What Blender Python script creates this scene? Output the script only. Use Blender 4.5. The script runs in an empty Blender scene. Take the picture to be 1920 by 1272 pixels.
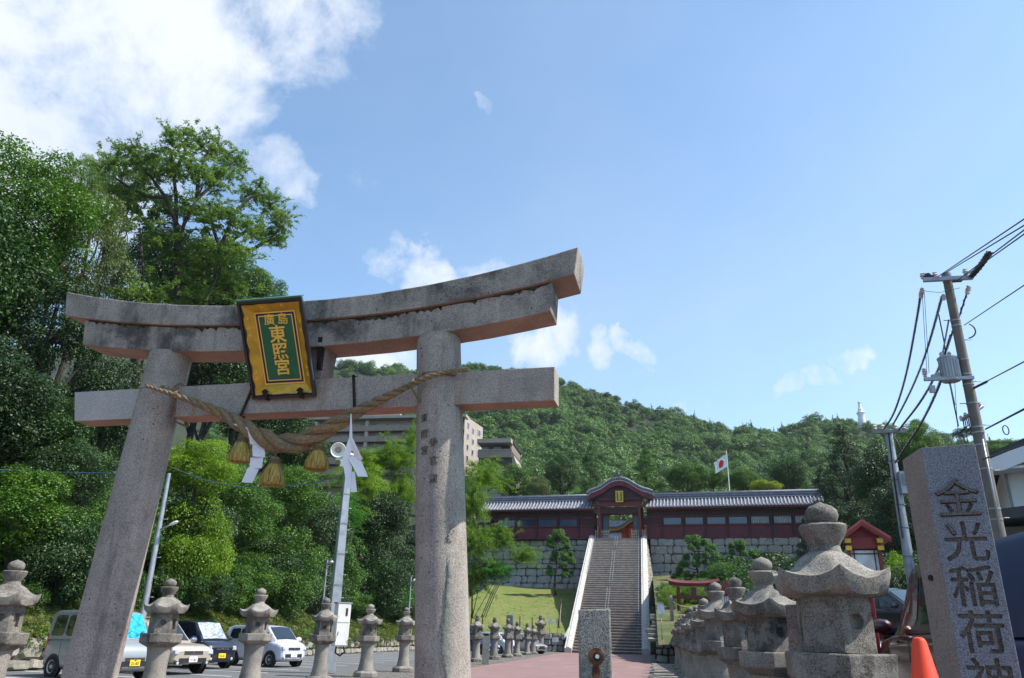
import bpy, bmesh, math, random
import numpy as np
from mathutils import Vector, Matrix, Euler
random.seed(7); RNG = np.random.default_rng(11)
SC = bpy.context.scene
# ---------------------------------------------------------------- camera
FPX = 1436.0
CAM = np.array([0.0, 0.0, 1.45])
def _rot(yaw, pitch, roll):
    y, p, r = map(math.radians, (yaw, pitch, roll))
    fw = np.array([-math.sin(y)*math.cos(p), math.cos(y)*math.cos(p), math.sin(p)])
    rt = np.array([math.cos(y), math.sin(y), 0.0]); up = np.cross(rt, fw)
    r2 = rt*math.cos(r)+up*math.sin(r); u2 = up*math.cos(r)-rt*math.sin(r)
    return np.array([r2, u2, -fw]).T
CM = _rot(10.2, 21.1, 1.3)
cam_data = bpy.data.cameras.new('camera'); cam = bpy.data.objects.new('camera', cam_data)
SC.collection.objects.link(cam); SC.camera = cam
mw = Matrix([list(CM[i])+[CAM[i]] for i in range(3)]+[[0, 0, 0, 1]])
cam.matrix_world = mw
cam_data.sensor_width = 36.0; cam_data.lens = FPX/1920*36; cam_data.clip_start = .05; cam_data.clip_end = 12000
# ---------------------------------------------------------------- light
SUN_AZ, SUN_EL = 88.0, 52.0            # azimuth clockwise from the shrine axis (+Y)
SKY_STRENGTH = 0.145
world = bpy.data.worlds.new('World'); SC.world = world; world.use_nodes = True
def ray(px, py):
    return CM @ np.array([(px-960)/FPX, -(py-636)/FPX, -1.0])
def build_world():
    nt = world.node_tree; N = nt.nodes; L = nt.links; N.clear()
    out = N.new('ShaderNodeOutputWorld'); bg = N.new('ShaderNodeBackground'); L.new(bg.outputs[0], out.inputs[0])
    bg.inputs['Strength'].default_value = SKY_STRENGTH
    sky = N.new('ShaderNodeTexSky'); sky.sky_type = 'NISHITA'; sky.sun_disc = False
    sky.sun_elevation = math.radians(SUN_EL); sky.sun_rotation = math.radians(SUN_AZ)
    sky.air_density = 1.0; sky.dust_density = .8; sky.ozone_density = 2.2; sky.altitude = 20
    tc = N.new('ShaderNodeTexCoord')
    def math_(op, a, b=None, clamp=False):
        m = N.new('ShaderNodeMath'); m.operation = op; m.use_clamp = clamp
        for i, v in enumerate((a, b)):
            if v is None: continue
            if isinstance(v, (int, float)): m.inputs[i].default_value = v
            else: L.new(v, m.inputs[i])
        return m.outputs[0]
    nz = N.new('ShaderNodeTexNoise'); nz.inputs['Scale'].default_value = 6.5; nz.inputs['Detail'].default_value = 9; nz.inputs['Roughness'].default_value = .66; nz.inputs['Distortion'].default_value = .25
    L.new(tc.outputs['Generated'], nz.inputs['Vector'])
    nb = N.new('ShaderNodeTexNoise'); nb.inputs['Scale'].default_value = 1.7; nb.inputs['Detail'].default_value = 4
    mp = N.new('ShaderNodeMapping'); mp.inputs['Location'].default_value = (3.1, 1.7, 5.2); L.new(tc.outputs['Generated'], mp.inputs['Vector']); L.new(mp.outputs[0], nb.inputs['Vector'])
    # cumulus banks: direction, half-width in px, weight
    blobs = [(60, 175, 345, 1.4), (260, 130, 235, 1.4), (-260, 120, 380, 1.25), (430, 110, 150, .78), (590, 60, 150, .75), (300, 250, 150, .8), (535, 318, 72, 1.15), (480, 325, 60, 1.0), (690, 318, 34, .45), (712, 305, 22, .4),
             (725, 485, 44, .8), (800, 525, 62, 1.0), (905, 520, 45, .75), (690, 680, 80, 1.2), (760, 690, 60, 1.1), (1010, 625, 72, .95), (1060, 595, 45, .55), (1130, 672, 40, .8), (1185, 668, 26, .8),
             (1252, 748, 26, 1.0), (1320, 752, 20, .8), (1505, 738, 32, .85), (1550, 715, 40, 1.0), (1592, 680, 30, .9), (905, 178, 16, .38), (1560, 170, 60, .32), (640, 10, 90, .6), (-900, 500, 400, .9), (2700, 500, 320, .8), (3000, -400, 420, .8), (300, -1500, 500, .9)]
    nw = N.new('ShaderNodeTexNoise'); nw.inputs['Scale'].default_value = 7.0; nw.inputs['Detail'].default_value = 6; nw.inputs['Roughness'].default_value = .6; L.new(tc.outputs['Generated'], nw.inputs['Vector'])
    sb = N.new('ShaderNodeVectorMath'); sb.operation = 'SUBTRACT'; L.new(nw.outputs['Color'], sb.inputs[0]); sb.inputs[1].default_value = (.5, .5, .5)
    sm = N.new('ShaderNodeVectorMath'); sm.operation = 'SCALE'; L.new(sb.outputs[0], sm.inputs[0]); sm.inputs['Scale'].default_value = .15
    ad = N.new('ShaderNodeVectorMath'); ad.operation = 'ADD'; L.new(tc.outputs['Generated'], ad.inputs[0]); L.new(sm.outputs[0], ad.inputs[1])
    nm = N.new('ShaderNodeVectorMath'); nm.operation = 'NORMALIZE'; L.new(ad.outputs[0], nm.inputs[0])
    mask = None
    for px, py, w, wt in blobs:
        d = ray(px, py); d = d/np.linalg.norm(d)
        dp = N.new('ShaderNodeVectorMath'); dp.operation = 'DOT_PRODUCT'; L.new(nm.outputs[0], dp.inputs[0]); dp.inputs[1].default_value = tuple(d)
        mr = N.new('ShaderNodeMapRange'); mr.interpolation_type = 'SMOOTHSTEP'
        a = w/FPX*math.cos(math.atan(math.hypot(px-960, py-636)/FPX))
        a = min(a, .6)
        mr.inputs['From Min'].default_value = math.cos(a*1.45); mr.inputs['From Max'].default_value = 1.0
        mr.inputs['To Min'].default_value = 0; mr.inputs['To Max'].default_value = wt*.95
        L.new(dp.outputs['Value'], mr.inputs['Value'])
        mask = mr.outputs[0] if mask is None else math_('MAXIMUM', mask, mr.outputs[0])
    n1 = math_('MULTIPLY', math_('SUBTRACT', nz.outputs['Fac'], .5), 2.8)
    n2 = math_('MULTIPLY', math_('SUBTRACT', nb.outputs['Fac'], .5), .5)
    dens = math_('ADD', math_('ADD', mask, n1), n2)
    mr = N.new('ShaderNodeMapRange'); mr.interpolation_type = 'SMOOTHSTEP'
    mr.inputs['From Min'].default_value = .28; mr.inputs['From Max'].default_value = 1.3; L.new(dens, mr.inputs['Value'])
    gate = N.new('ShaderNodeMapRange'); gate.inputs['From Min'].default_value = .02; gate.inputs['From Max'].default_value = .3; L.new(mask, gate.inputs['Value'])
    fac = math_('MULTIPLY', mr.outputs[0], gate.outputs[0], True)
    # thin veil everywhere
    nv = N.new('ShaderNodeTexNoise'); nv.inputs['Scale'].default_value = 1.3; nv.inputs['Detail'].default_value = 5
    mv = N.new('ShaderNodeMapping'); mv.inputs['Scale'].default_value = (1, 1, 1.6); L.new(tc.outputs['Generated'], mv.inputs['Vector']); L.new(mv.outputs[0], nv.inputs['Vector'])
    veil = math_('MULTIPLY', math_('SUBTRACT', nv.outputs['Fac'], .30, True), .58, True)
    fac2 = math_('MAXIMUM', fac, math_('MULTIPLY', veil, 1.0))
    mix = N.new('ShaderNodeMix'); mix.data_type = 'RGBA'; L.new(fac2, mix.inputs[0]); 
    tint = N.new('ShaderNodeMix'); tint.data_type = 'RGBA'; tint.blend_type = 'MULTIPLY'; tint.inputs[0].default_value = 1.0
    L.new(sky.outputs[0], tint.inputs[6]); tint.inputs[7].default_value = (.92, 1.11, 1.13, 1)
    L.new(tint.outputs[2], mix.inputs[6]); 
    ns = N.new('ShaderNodeTexNoise'); ns.inputs['Scale'].default_value = 3.2; ns.inputs['Detail'].default_value = 6; L.new(mp.outputs[0], ns.inputs['Vector'])
    cr = N.new('ShaderNodeMix'); cr.data_type = 'RGBA'; L.new(ns.outputs['Fac'], cr.inputs[0]); cr.inputs[6].default_value = (3.3, 3.8, 4.7, 1); cr.inputs[7].default_value = (5.0, 5.1, 5.3, 1)
    L.new(cr.outputs[2], mix.inputs[7]); L.new(mix.outputs[2], bg.inputs['Color'])
build_world()
sun_d = bpy.data.lights.new('sun', 'SUN'); sun_d.energy = 5.0; sun_d.angle = math.radians(.53); sun_d.color = (1.0, .95, .87)
sun = bpy.data.objects.new('sun', sun_d); SC.collection.objects.link(sun)
sa, se = math.radians(SUN_AZ), math.radians(SUN_EL)
SUNV = Vector((math.sin(sa)*math.cos(se), math.cos(sa)*math.cos(se), math.sin(se)))
sun.rotation_euler = SUNV.to_track_quat('Z', 'Y').to_euler(); sun.location = (20, 5, 40)
SC.view_settings.view_transform = 'Standard'; SC.view_settings.look = 'None'; SC.view_settings.exposure = 0.63; SC.view_settings.gamma = 1.0
SC.view_settings.use_curve_mapping = False
SC.cycles.max_bounces = 6; SC.cycles.diffuse_bounces = 3; SC.cycles.glossy_bounces = 3; SC.cycles.transmission_bounces = 4; SC.cycles.transparent_max_bounces = 6
SC.cycles.use_denoising = True
# ---------------------------------------------------------------- placing helpers
def at(px, py, Y=None, X=None, D=None, z=None):
    d = ray(px, py)
    if Y is not None: t = Y/d[1]
    elif X is not None: t = X/d[0]
    elif D is not None: t = D/math.hypot(d[0], d[1])
    else: t = (z-CAM[2])/d[2]
    return CAM+d*t
def mpp(px, py, p):            # metres per photo pixel at point p
    d = ray(px, py); return np.linalg.norm(p-CAM)/np.linalg.norm(d)/FPX
# ---------------------------------------------------------------- object helpers
COL = SC.collection
def tag(o, label=None, cat=None, group=None, kind=None):
    if label: o['label'] = label
    if cat: o['category'] = cat
    if group: o['group'] = group
    if kind: o['kind'] = kind
    return o
def empty(name, loc=(0, 0, 0), rz=0.0, label=None, cat=None, group=None, scale=1.0):
    o = bpy.data.objects.new(name, None); COL.objects.link(o); o.location = loc; o.rotation_euler = (0, 0, rz); o.scale = (scale,)*3
    o.empty_display_size = .2
    return tag(o, label, cat, group)
def link(o, parent=None):
    COL.objects.link(o)
    if parent is not None: o.parent = parent
    return o
def copy_tree(o, parent=None):
    c = o.copy(); COL.objects.link(c)
    if parent is not None: c.parent = parent
    for ch in list(o.children): copy_tree(ch, c)
    return c
class MB:
    def __init__(s): s.v = []; s.f = []; s.m = []; s.sm = []
    def add(s, vs, fs, m=0, smooth=False):
        b = len(s.v); s.v.extend([tuple(map(float, v)) for v in vs])
        for f in fs: s.f.append(tuple(i+b for i in f)); s.m.append(m); s.sm.append(smooth)
        return s
    def box(s, c, d, rz=0.0, m=0, top=1.0, shx=0.0, shy=0.0):
        cx, cy, cz = c; hx, hy, hz = d[0]/2, d[1]/2, d[2]/2; vs = []
        for k, sz in ((1, -hz), (top, hz)):
            for sx, sy in ((-1, -1), (1, -1), (1, 1), (-1, 1)):
                x, y = sx*hx*k+(shx if sz > 0 else 0), sy*hy*k+(shy if sz > 0 else 0)
                vs.append((cx+x*math.cos(rz)-y*math.sin(rz), cy+x*math.sin(rz)+y*math.cos(rz), cz+sz))
        return s.add(vs, [(0, 3, 2, 1), (4, 5, 6, 7), (0, 1, 5, 4), (1, 2, 6, 5), (2, 3, 7, 6), (3, 0, 4, 7)], m)
    def tube(s, pts, r, n=8, m=0, caps=True, smooth=True):
        pts = [np.array(p, float) for p in pts]; K = len(pts)
        if not hasattr(r, '__len__'): r = [r]*K
        vs = []; fs = []; up = np.array([0, 0, 1.0]); prev = None
        for i, p in enumerate(pts):
            t = pts[min(i+1, K-1)]-pts[max(i-1, 0)]; t = t/(np.linalg.norm(t)+1e-9)
            if prev is None:
                a = np.cross(t, up if abs(t[2]) < .9 else np.array([1.0, 0, 0]))
            else: a = prev-t*np.dot(prev, t)
            a = a/(np.linalg.norm(a)+1e-9); prev = a; b = np.cross(t, a)
            for j in range(n):
                q = 2*math.pi*j/n; vs.append(p+(a*math.cos(q)+b*math.sin(q))*r[i])
        for i in range(K-1):
            for j in range(n): fs.append((i*n+j, i*n+(j+1) % n, (i+1)*n+(j+1) % n, (i+1)*n+j))
        s.add(vs, fs, m, smooth)
        if caps:
            s.add(vs[:n], [tuple(range(n-1, -1, -1))], m); s.add(vs[-n:], [tuple(range(n))], m)
        return s
    def lathe(s, prof, n=24, c=(0, 0, 0), m=0, rot=0.0, smooth=True, sx=1.0, sy=1.0, cap=True):
        vs = []; fs = []
        for r, z in prof:
            for j in range(n):
                q = 2*math.pi*j/n+rot; vs.append((c[0]+r*math.cos(q)*sx, c[1]+r*math.sin(q)*sy, c[2]+z))
        K = len(prof)
        for i in range(K-1):
            for j in range(n): fs.append((i*n+j, i*n+(j+1) % n, (i+1)*n+(j+1) % n, (i+1)*n+j))
        s.add(vs, fs, m, smooth)
        if cap:
            s.add(vs[:n], [tuple(range(n-1, -1, -1))], m); s.add(vs[-n:], [tuple(range(n))], m)
        return s
    def prism(s, poly, a, b, axis='y', m=0):
        """poly (2-D) extruded from a to b along the axis; 2-D coordinates are the two other axes in order."""
        n = len(poly); vs = []
        for t in (a, b):
            for p in poly:
                vs.append({'x': (t, p[0], p[1]), 'y': (p[0], t, p[1]), 'z': (p[0], p[1], t)}[axis])
        fs = [tuple(range(n-1, -1, -1)), tuple(range(n, 2*n))]+[(i, (i+1) % n, n+(i+1) % n, n+i) for i in range(n)]
        return s.add(vs, fs, m)
    def loft(s, rings, m=0, smooth=True, cap=True):
        n = len(rings[0]); vs = [p for r in rings for p in r]; fs = []
        for i in range(len(rings)-1):
            for j in range(n): fs.append((i*n+j, i*n+(j+1) % n, (i+1)*n+(j+1) % n, (i+1)*n+j))
        s.add(vs, fs, m, smooth)
        if cap:
            s.add(rings[0], [tuple(range(n-1, -1, -1))], m); s.add(rings[-1], [tuple(range(n))], m)
        return s
    def mesh(s, name, mats, bevel=0.0, seg=1, rough=0.0, fixn=True, weld=True, sharp=38):
        me = bpy.data.meshes.new(name); me.from_pydata(s.v, [], s.f)
        if not isinstance(mats, (list, tuple)): mats = [mats]
        for mt in mats: me.materials.append(mt)
        me.polygons.foreach_set('material_index', s.m); me.polygons.foreach_set('use_smooth', s.sm)
        bm = bmesh.new(); bm.from_mesh(me)
        if weld: bmesh.ops.remove_doubles(bm, verts=bm.verts, dist=1e-5)
        if bevel > 0:
            es = [e for e in bm.edges if len(e.link_faces) == 2 and e.calc_face_angle(0) > .45]
            bmesh.ops.bevel(bm, geom=es, offset=bevel, segments=seg, affect='EDGES', profile=.6, clamp_overlap=True)
        if fixn: bmesh.ops.recalc_face_normals(bm, faces=bm.faces)
        if rough > 0:
            from mathutils import noise
            for v in bm.verts:
                v.co += noise.noise_vector(v.co*3.1)*rough+noise.noise_vector(v.co*11.3)*rough*.45
        for e in bm.edges:
            if len(e.link_faces) == 2 and e.calc_face_angle(0) > math.radians(sharp): e.smooth = False
        bm.to_mesh(me); bm.free(); me.update()
        return me
    def build(s, name, mats, parent=None, **kw):
        return link(bpy.data.objects.new(name, s.mesh(name, mats, **kw)), parent)
def quick(name, V, F, mats, parent=None, smooth=False, attr=None):
    """big quad/tri meshes from numpy arrays"""
    me = bpy.data.meshes.new(name); V = np.asarray(V, np.float32); F = np.asarray(F, np.int32); k = F.shape[1]
    me.vertices.add(len(V)); me.vertices.foreach_set('co', V.ravel())
    me.loops.add(F.size); me.loops.foreach_set('vertex_index', F.ravel())
    me.polygons.add(len(F)); me.polygons.foreach_set('loop_start', np.arange(len(F), dtype=np.int32)*k)
    if smooth: me.polygons.foreach_set('use_smooth', np.ones(len(F), bool))
    if not isinstance(mats, (list, tuple)): mats = [mats]
    for mt in mats: me.materials.append(mt)
    if attr is not None:
        a = me.attributes.new('lv', 'FLOAT', 'FACE'); a.data.foreach_set('value', np.asarray(attr, np.float32))
    me.update(calc_edges=True); 
    return me if parent is False else link(bpy.data.objects.new(name, me), parent)
_tc = {}
def text_mesh(body, size, extrude=.004, offset=0.0, key=None):
    k = (body, size, extrude, offset)
    if k in _tc: return _tc[k]
    cu = bpy.data.curves.new('lettering', 'FONT'); cu.body = body; cu.size = size; cu.extrude = extrude; cu.offset = offset
    cu.align_x = 'CENTER'; cu.align_y = 'CENTER'; cu.space_line = .82; cu.resolution_u = 3
    o = bpy.data.objects.new('lettering', cu); COL.objects.link(o)
    dg = bpy.context.evaluated_depsgraph_get(); dg.update()
    me = bpy.data.meshes.new_from_object(o.evaluated_get(dg)); COL.objects.unlink(o); bpy.data.objects.remove(o)
    _tc[k] = me; return me
def text(name, body, size, mat, parent, M, extrude=.004, offset=0.0):
    me = text_mesh(body, size, extrude, offset).copy(); me.materials.clear(); me.materials.append(mat)
    o = link(bpy.data.objects.new(name, me), parent); o.matrix_local = M; return o
# matrix that stands text up: local x = right, y = up, z = towards the reader
def face_mat(origin, right, up):
    r = Vector(right).normalized(); u = Vector(up).normalized(); n = r.cross(u)
    return Matrix(((r.x, u.x, n.x, origin[0]), (r.y, u.y, n.y, origin[1]), (r.z, u.z, n.z, origin[2]), (0, 0, 0, 1)))
# ---------------------------------------------------------------- materials
class NT:
    def __init__(s, name):
        s.mat = bpy.data.materials.new(name); s.mat.use_nodes = True; s.t = s.mat.node_tree; s.N = s.t.nodes; s.L = s.t.links
        s.b = s.N['Principled BSDF']; s.out = s.N['Material Output']
    def n(s, typ, **kw):
        x = s.N.new(typ)
        for k, v in kw.items(): setattr(x, k, v)
        return x
    def set(s, sock, v):
        if hasattr(v, 'is_linked') or isinstance(v, bpy.types.NodeSocket): s.L.new(v, sock)
        elif isinstance(v, (tuple, list)) and len(v) == 3 and sock.type == 'RGBA': sock.default_value = (*v, 1)
        else: sock.default_value = v
    def vec(s, scale=(1, 1, 1), rand=True):
        tc = s.n('ShaderNodeTexCoord'); oi = s.n('ShaderNodeObjectInfo'); m = s.n('ShaderNodeMapping')
        m.inputs['Scale'].default_value = scale; s.L.new(tc.outputs['Object'], m.inputs['Vector'])
        if rand:
            mu = s.n('ShaderNodeMath', operation='MULTIPLY'); mu.inputs[1].default_value = 41.7; s.L.new(oi.outputs['Random'], mu.inputs[0]); s.L.new(mu.outputs[0], m.inputs['Location'])
        return m.outputs[0]
    def noise(s, v, scale, detail=4, rough=.55, dist=0.0):
        x = s.n('ShaderNodeTexNoise'); x.inputs['Scale'].default_value = scale; x.inputs['Detail'].default_value = detail; x.inputs['Roughness'].default_value = rough; x.inputs['Distortion'].default_value = dist
        s.L.new(v, x.inputs['Vector']); return x.outputs['Fac']
    def vor(s, v, scale, feature='F1', out='Distance', rnd=1.0):
        x = s.n('ShaderNodeTexVoronoi', feature=feature); x.inputs['Scale'].default_value = scale; x.inputs['Randomness'].default_value = rnd; s.L.new(v, x.inputs['Vector']); return x.outputs[out]
    def ramp(s, f, a, b, lo=0.0, hi=1.0, smooth=True):
        x = s.n('ShaderNodeMapRange', interpolation_type='SMOOTHSTEP' if smooth else 'LINEAR'); s.L.new(f, x.inputs['Value'])
        x.inputs['From Min'].default_value = a; x.inputs['From Max'].default_value = b; x.inputs['To Min'].default_value = lo; x.inputs['To Max'].default_value = hi; return x.outputs[0]
    def mix(s, f, a, b, blend='MIX'):
        x = s.n('ShaderNodeMix', data_type='RGBA', blend_type=blend)
        s.set(x.inputs[0], f); s.set(x.inputs[6], a); s.set(x.inputs[7], b); return x.outputs[2]
    def m(s, op, a, b=0.0, clamp=False):
        x = s.n('ShaderNodeMath', operation=op, use_clamp=clamp); s.set(x.inputs[0], a); s.set(x.inputs[1], b); return x.outputs[0]
    def col(s, c): s.set(s.b.inputs['Base Color'], c); return s
    def p(s, **kw):
        for k, v in kw.items(): s.set(s.b.inputs[k.replace('_', ' ')], v)
        return s
    def bump(s, h, strength=.3, dist=.01):
        x = s.n('ShaderNodeBump'); x.inputs['Strength'].default_value = strength; x.inputs['Distance'].default_value = dist; s.L.new(h, x.inputs['Height']); s.L.new(x.outputs[0], s.b.inputs['Normal']); return s
def plain(name, c, rough=.5, metal=0.0, var=.12, scale=3.0, coat=0.0, bump=0.0, bscale=40):
    t = NT(name); v = t.vec(); n = t.noise(v, scale, 5)
    c2 = tuple(x*(1-var*2) for x in c); c1 = tuple(min(1, x*(1+var)) for x in c)
    t.col(t.mix(t.ramp(n, .3, .7), c2, c1)).p(Roughness=rough, Metallic=metal, Coat_Weight=coat)
    if bump: t.bump(t.noise(v, bscale, 3), bump, .01)
    return t.mat
def stone(name, c1, c2, grain=70, gamt=.35, lichen=(.05, .05, .045), lamt=.5, pits=0.0, pscale=16, moss=0.0, bump=.5, bdist=.008, stain=None, rough=.9, crust=0.0, low=.52, streak=0.0):
    t = NT(name); v = t.vec()
    c = t.mix(t.ramp(t.noise(v, 2.2, 6, .6), .35, .65), c1, c2)
    g = t.noise(v, grain, 2, .7)
    c = t.mix(t.ramp(g, .25, .75), t.mix(gamt, c, (0.02, .02, .022)), t.mix(gamt*.55, c, (.75, .7, .66)))
    g2 = t.vor(v, grain*1.5, out='Color'); sp = t.n('ShaderNodeSeparateColor'); t.L.new(g2, sp.inputs[0])
    c = t.mix(t.ramp(sp.outputs[0], .78, .9, 0, gamt*1.3, False), c, (.025, .025, .028))
    ln = t.noise(v, 1.5, 9, .68, .3)
    c = t.mix(t.ramp(ln, low, low+.2, 0, lamt), c, lichen)
    h = t.m('MULTIPLY', g, .6)
    if pits:
        vd = t.vor(v, pscale*.5); vd2 = t.vor(v, pscale*2.3); pm = t.ramp(t.noise(v, 1.6, 6, .65), .40, .62)
        dn = t.noise(v, 60, 3)
        e = t.m('ADD', vd, t.m('MULTIPLY', t.m('SUBTRACT', dn, .5), .25)); e2 = t.m('ADD', vd2, t.m('MULTIPLY', t.m('SUBTRACT', dn, .5), .25))
        k = t.m('MAXIMUM', t.ramp(e, .07, .18, 1, 0), t.ramp(e2, .10, .24, 1, 0))
        k = t.m('MULTIPLY', k, t.m('MULTIPLY', pm, pits))
        c = t.mix(k, c, (.022, .021, .022)); h = t.m('SUBTRACT', h, t.m('MULTIPLY', k, .9))
    if streak:
        c = t.mix(t.ramp(t.noise(t.vec((3.2, 3.2, .28)), 1.6, 6, .6), .50, .70, 0, streak), c, (.075, .07, .064))
        c = t.mix(t.ramp(t.noise(t.vec((5, 5, .5)), 1.1, 5, .6), .56, .72, 0, streak*.7), c, (.50, .46, .41))
    if moss:
        c = t.mix(t.ramp(t.noise(v, 3.1, 8, .7), .55, .72, 0, moss), c, (.10, .11, .045))
    if stain:
        c = t.mix(t.ramp(t.noise(t.vec((5, 5, .7)), 1.2, 5), .5, .75, 0, .55), c, stain)
    if crust:
        c = t.mix(t.ramp(t.noise(v, 7, 6, .7), .5, .6, 0, crust), c, (.42, .40, .37))
    h = t.m('ADD', h, t.m('MULTIPLY', t.noise(v, 9, 8, .7), 2.0))
    t.col(c).p(Roughness=rough).bump(h, bump, bdist)
    t.b.inputs['Specular IOR Level'].default_value = .25
    return t.mat
def leafmat(name, dark, light, trans=.32, rough=.5, spec=.35, accent=None):
    t = NT(name); at_ = t.n('ShaderNodeAttribute', attribute_name='lv'); oi = t.n('ShaderNodeObjectInfo')
    f = t.m('ADD', at_.outputs['Fac'], t.m('MULTIPLY', t.m('SUBTRACT', oi.outputs['Random'], .5), .25), True)
    c = t.mix(f, dark, light)
    if accent: c = t.mix(t.ramp(at_.outputs['Fac'], .9, .97), c, accent)
    t.col(c).p(Roughness=rough); t.b.inputs['Specular IOR Level'].default_value = spec
    tr = t.n('ShaderNodeBsdfTranslucent'); mx = t.n('ShaderNodeMixShader'); mx.inputs[0].default_value = trans
    c3 = t.mix(1.0, c, (1.25, 1.35, .55), 'MULTIPLY'); t.L.new(c3, tr.inputs['Color'])
    t.L.new(t.b.outputs[0], mx.inputs[1]); t.L.new(tr.outputs[0], mx.inputs[2]); t.L.new(mx.outputs[0], t.out.inputs[0])
    return t.mat
# ---------------------------------------------------------------- palette
M = {}
M['torii'] = stone('torii_granite', (.39, .34, .29), (.285, .245, .21), grain=80, gamt=.36, lichen=(.085, .078, .07), lamt=.6, pits=1.0, pscale=22, streak=.55, bump=.6, bdist=.01)
M['beam'] = stone('beam_granite', (.38, .335, .285), (.24, .21, .18), grain=80, gamt=.38, lichen=(.045, .042, .037), lamt=.85, pits=.95, pscale=24, streak=.45, moss=.25, bump=.6, bdist=.01, low=.47)
M['nuki'] = stone('tie_beam_granite', (.40, .35, .30), (.31, .265, .225), grain=90, gamt=.4, lichen=(.10, .085, .07), lamt=.35, stain=(.22, .12, .05), bump=.35)
M['nuki_new'] = stone('renewed_granite', (.47, .44, .42), (.41, .39, .375), grain=110, gamt=.3, lamt=.08, bump=.2)
M['soffit'] = stone('bounce_tinted_granite', (.38, .23, .155), (.29, .17, .12), grain=90, gamt=.25, lichen=(.12, .08, .06), lamt=.35, bump=.3)  # warm bounce light is put into the colour of the beam undersides
M['patch'] = stone('mortar_patch', (.17, .19, .155), (.27, .27, .235), grain=70, gamt=.25, lichen=(.10, .11, .085), lamt=.5, bump=.6, bdist=.012, crust=.35)
M['lantern'] = stone('lantern_stone', (.20, .178, .145), (.105, .092, .075), grain=90, gamt=.4, lichen=(.035, .034, .028), lamt=.75, low=.46, streak=.4, pits=.6, pscale=38, moss=.3, bump=.8, bdist=.012, crust=.25)
M['lantern_light'] = stone('lantern_stone_pale', (.28, .255, .215), (.17, .152, .127), grain=90, gamt=.35, lichen=(.06, .055, .05), lamt=.45, bump=.45)
M['lantern_roof'] = stone('lantern_roof_stone', (.25, .228, .19), (.13, .117, .098), grain=90, gamt=.38, lichen=(.045, .042, .038), lamt=.7, low=.48, pits=.85, pscale=42, moss=.2, bump=.7, crust=.25)
M['stele'] = stone('polished_granite', (.135, .17, .24), (.115, .145, .205), grain=150, gamt=.5, lamt=0.0, bump=.1, rough=.55)
M['stele_side'] = stone('stele_side_granite', (.27, .24, .21), (.22, .195, .17), grain=140, gamt=.4, lamt=.12, bump=.3)
M['carve'] = stone('carved_granite', (.105, .092, .075), (.07, .062, .052), grain=90, gamt=.3, lamt=.2, bump=.3)  # shadow inside the cut characters is put into this darker colour
M['bollard'] = stone('bollard_granite', (.25, .265, .225), (.165, .18, .15), grain=130, gamt=.6, lichen=(.05, .06, .05), lamt=.5, bump=.5)
M['post_red'] = stone('weathered_post', (.25, .17, .14), (.16, .11, .095), grain=60, gamt=.3, lamt=.5, stain=(.06, .05, .05), bump=.6)
M['rust'] = plain('rust', (.16, .07, .03), .9, 0, .5, 9, bump=.4)
M['iron'] = plain('dark_iron', (.022, .018, .016), .6, .5, .4, 12, bump=.3)
M['rope'] = None
def rope_mat():
    t = NT('straw_rope'); v = t.vec((1, 1, 1)); n = t.noise(v, 26, 5, .7); n2 = t.noise(v, 2.2, 4)
    c = t.mix(t.ramp(n2, .35, .65), (.30, .19, .085), (.22, .18, .12)); c = t.mix(t.ramp(n, .35, .7), t.mix(.55, c, (.05, .04, .03)), c)
    t.col(c).p(Roughness=.9).bump(n, .8, .01); return t.mat
M['rope'] = rope_mat()
M['straw'] = leafmat('straw', (.30, .19, .035), (.62, .46, .12), trans=.15, rough=.6)
M['paper'] = plain('white_paper', (.74, .74, .78), .8, 0, .03)
M['gold'] = plain('gold_leaf', (.62, .36, .035), .42, .35, .12, 6, bump=.25, bscale=14)
M['gold_letter'] = plain('gold_letter', (.86, .55, .10), .4, .2, .05)
M['green_panel'] = plain('green_panel', (.008, .12, .055), .45, 0, .08, 5)
M['indigo'] = plain('indigo_lacquer', (.015, .006, .09), .4)
M['black'] = plain('black_lacquer', (.012, .010, .012), .35, 0, .1, 4, coat=.3)
M['verdigris'] = plain('verdigris_edge', (.05, .16, .12), .6)
M['asphalt'] = None
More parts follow.
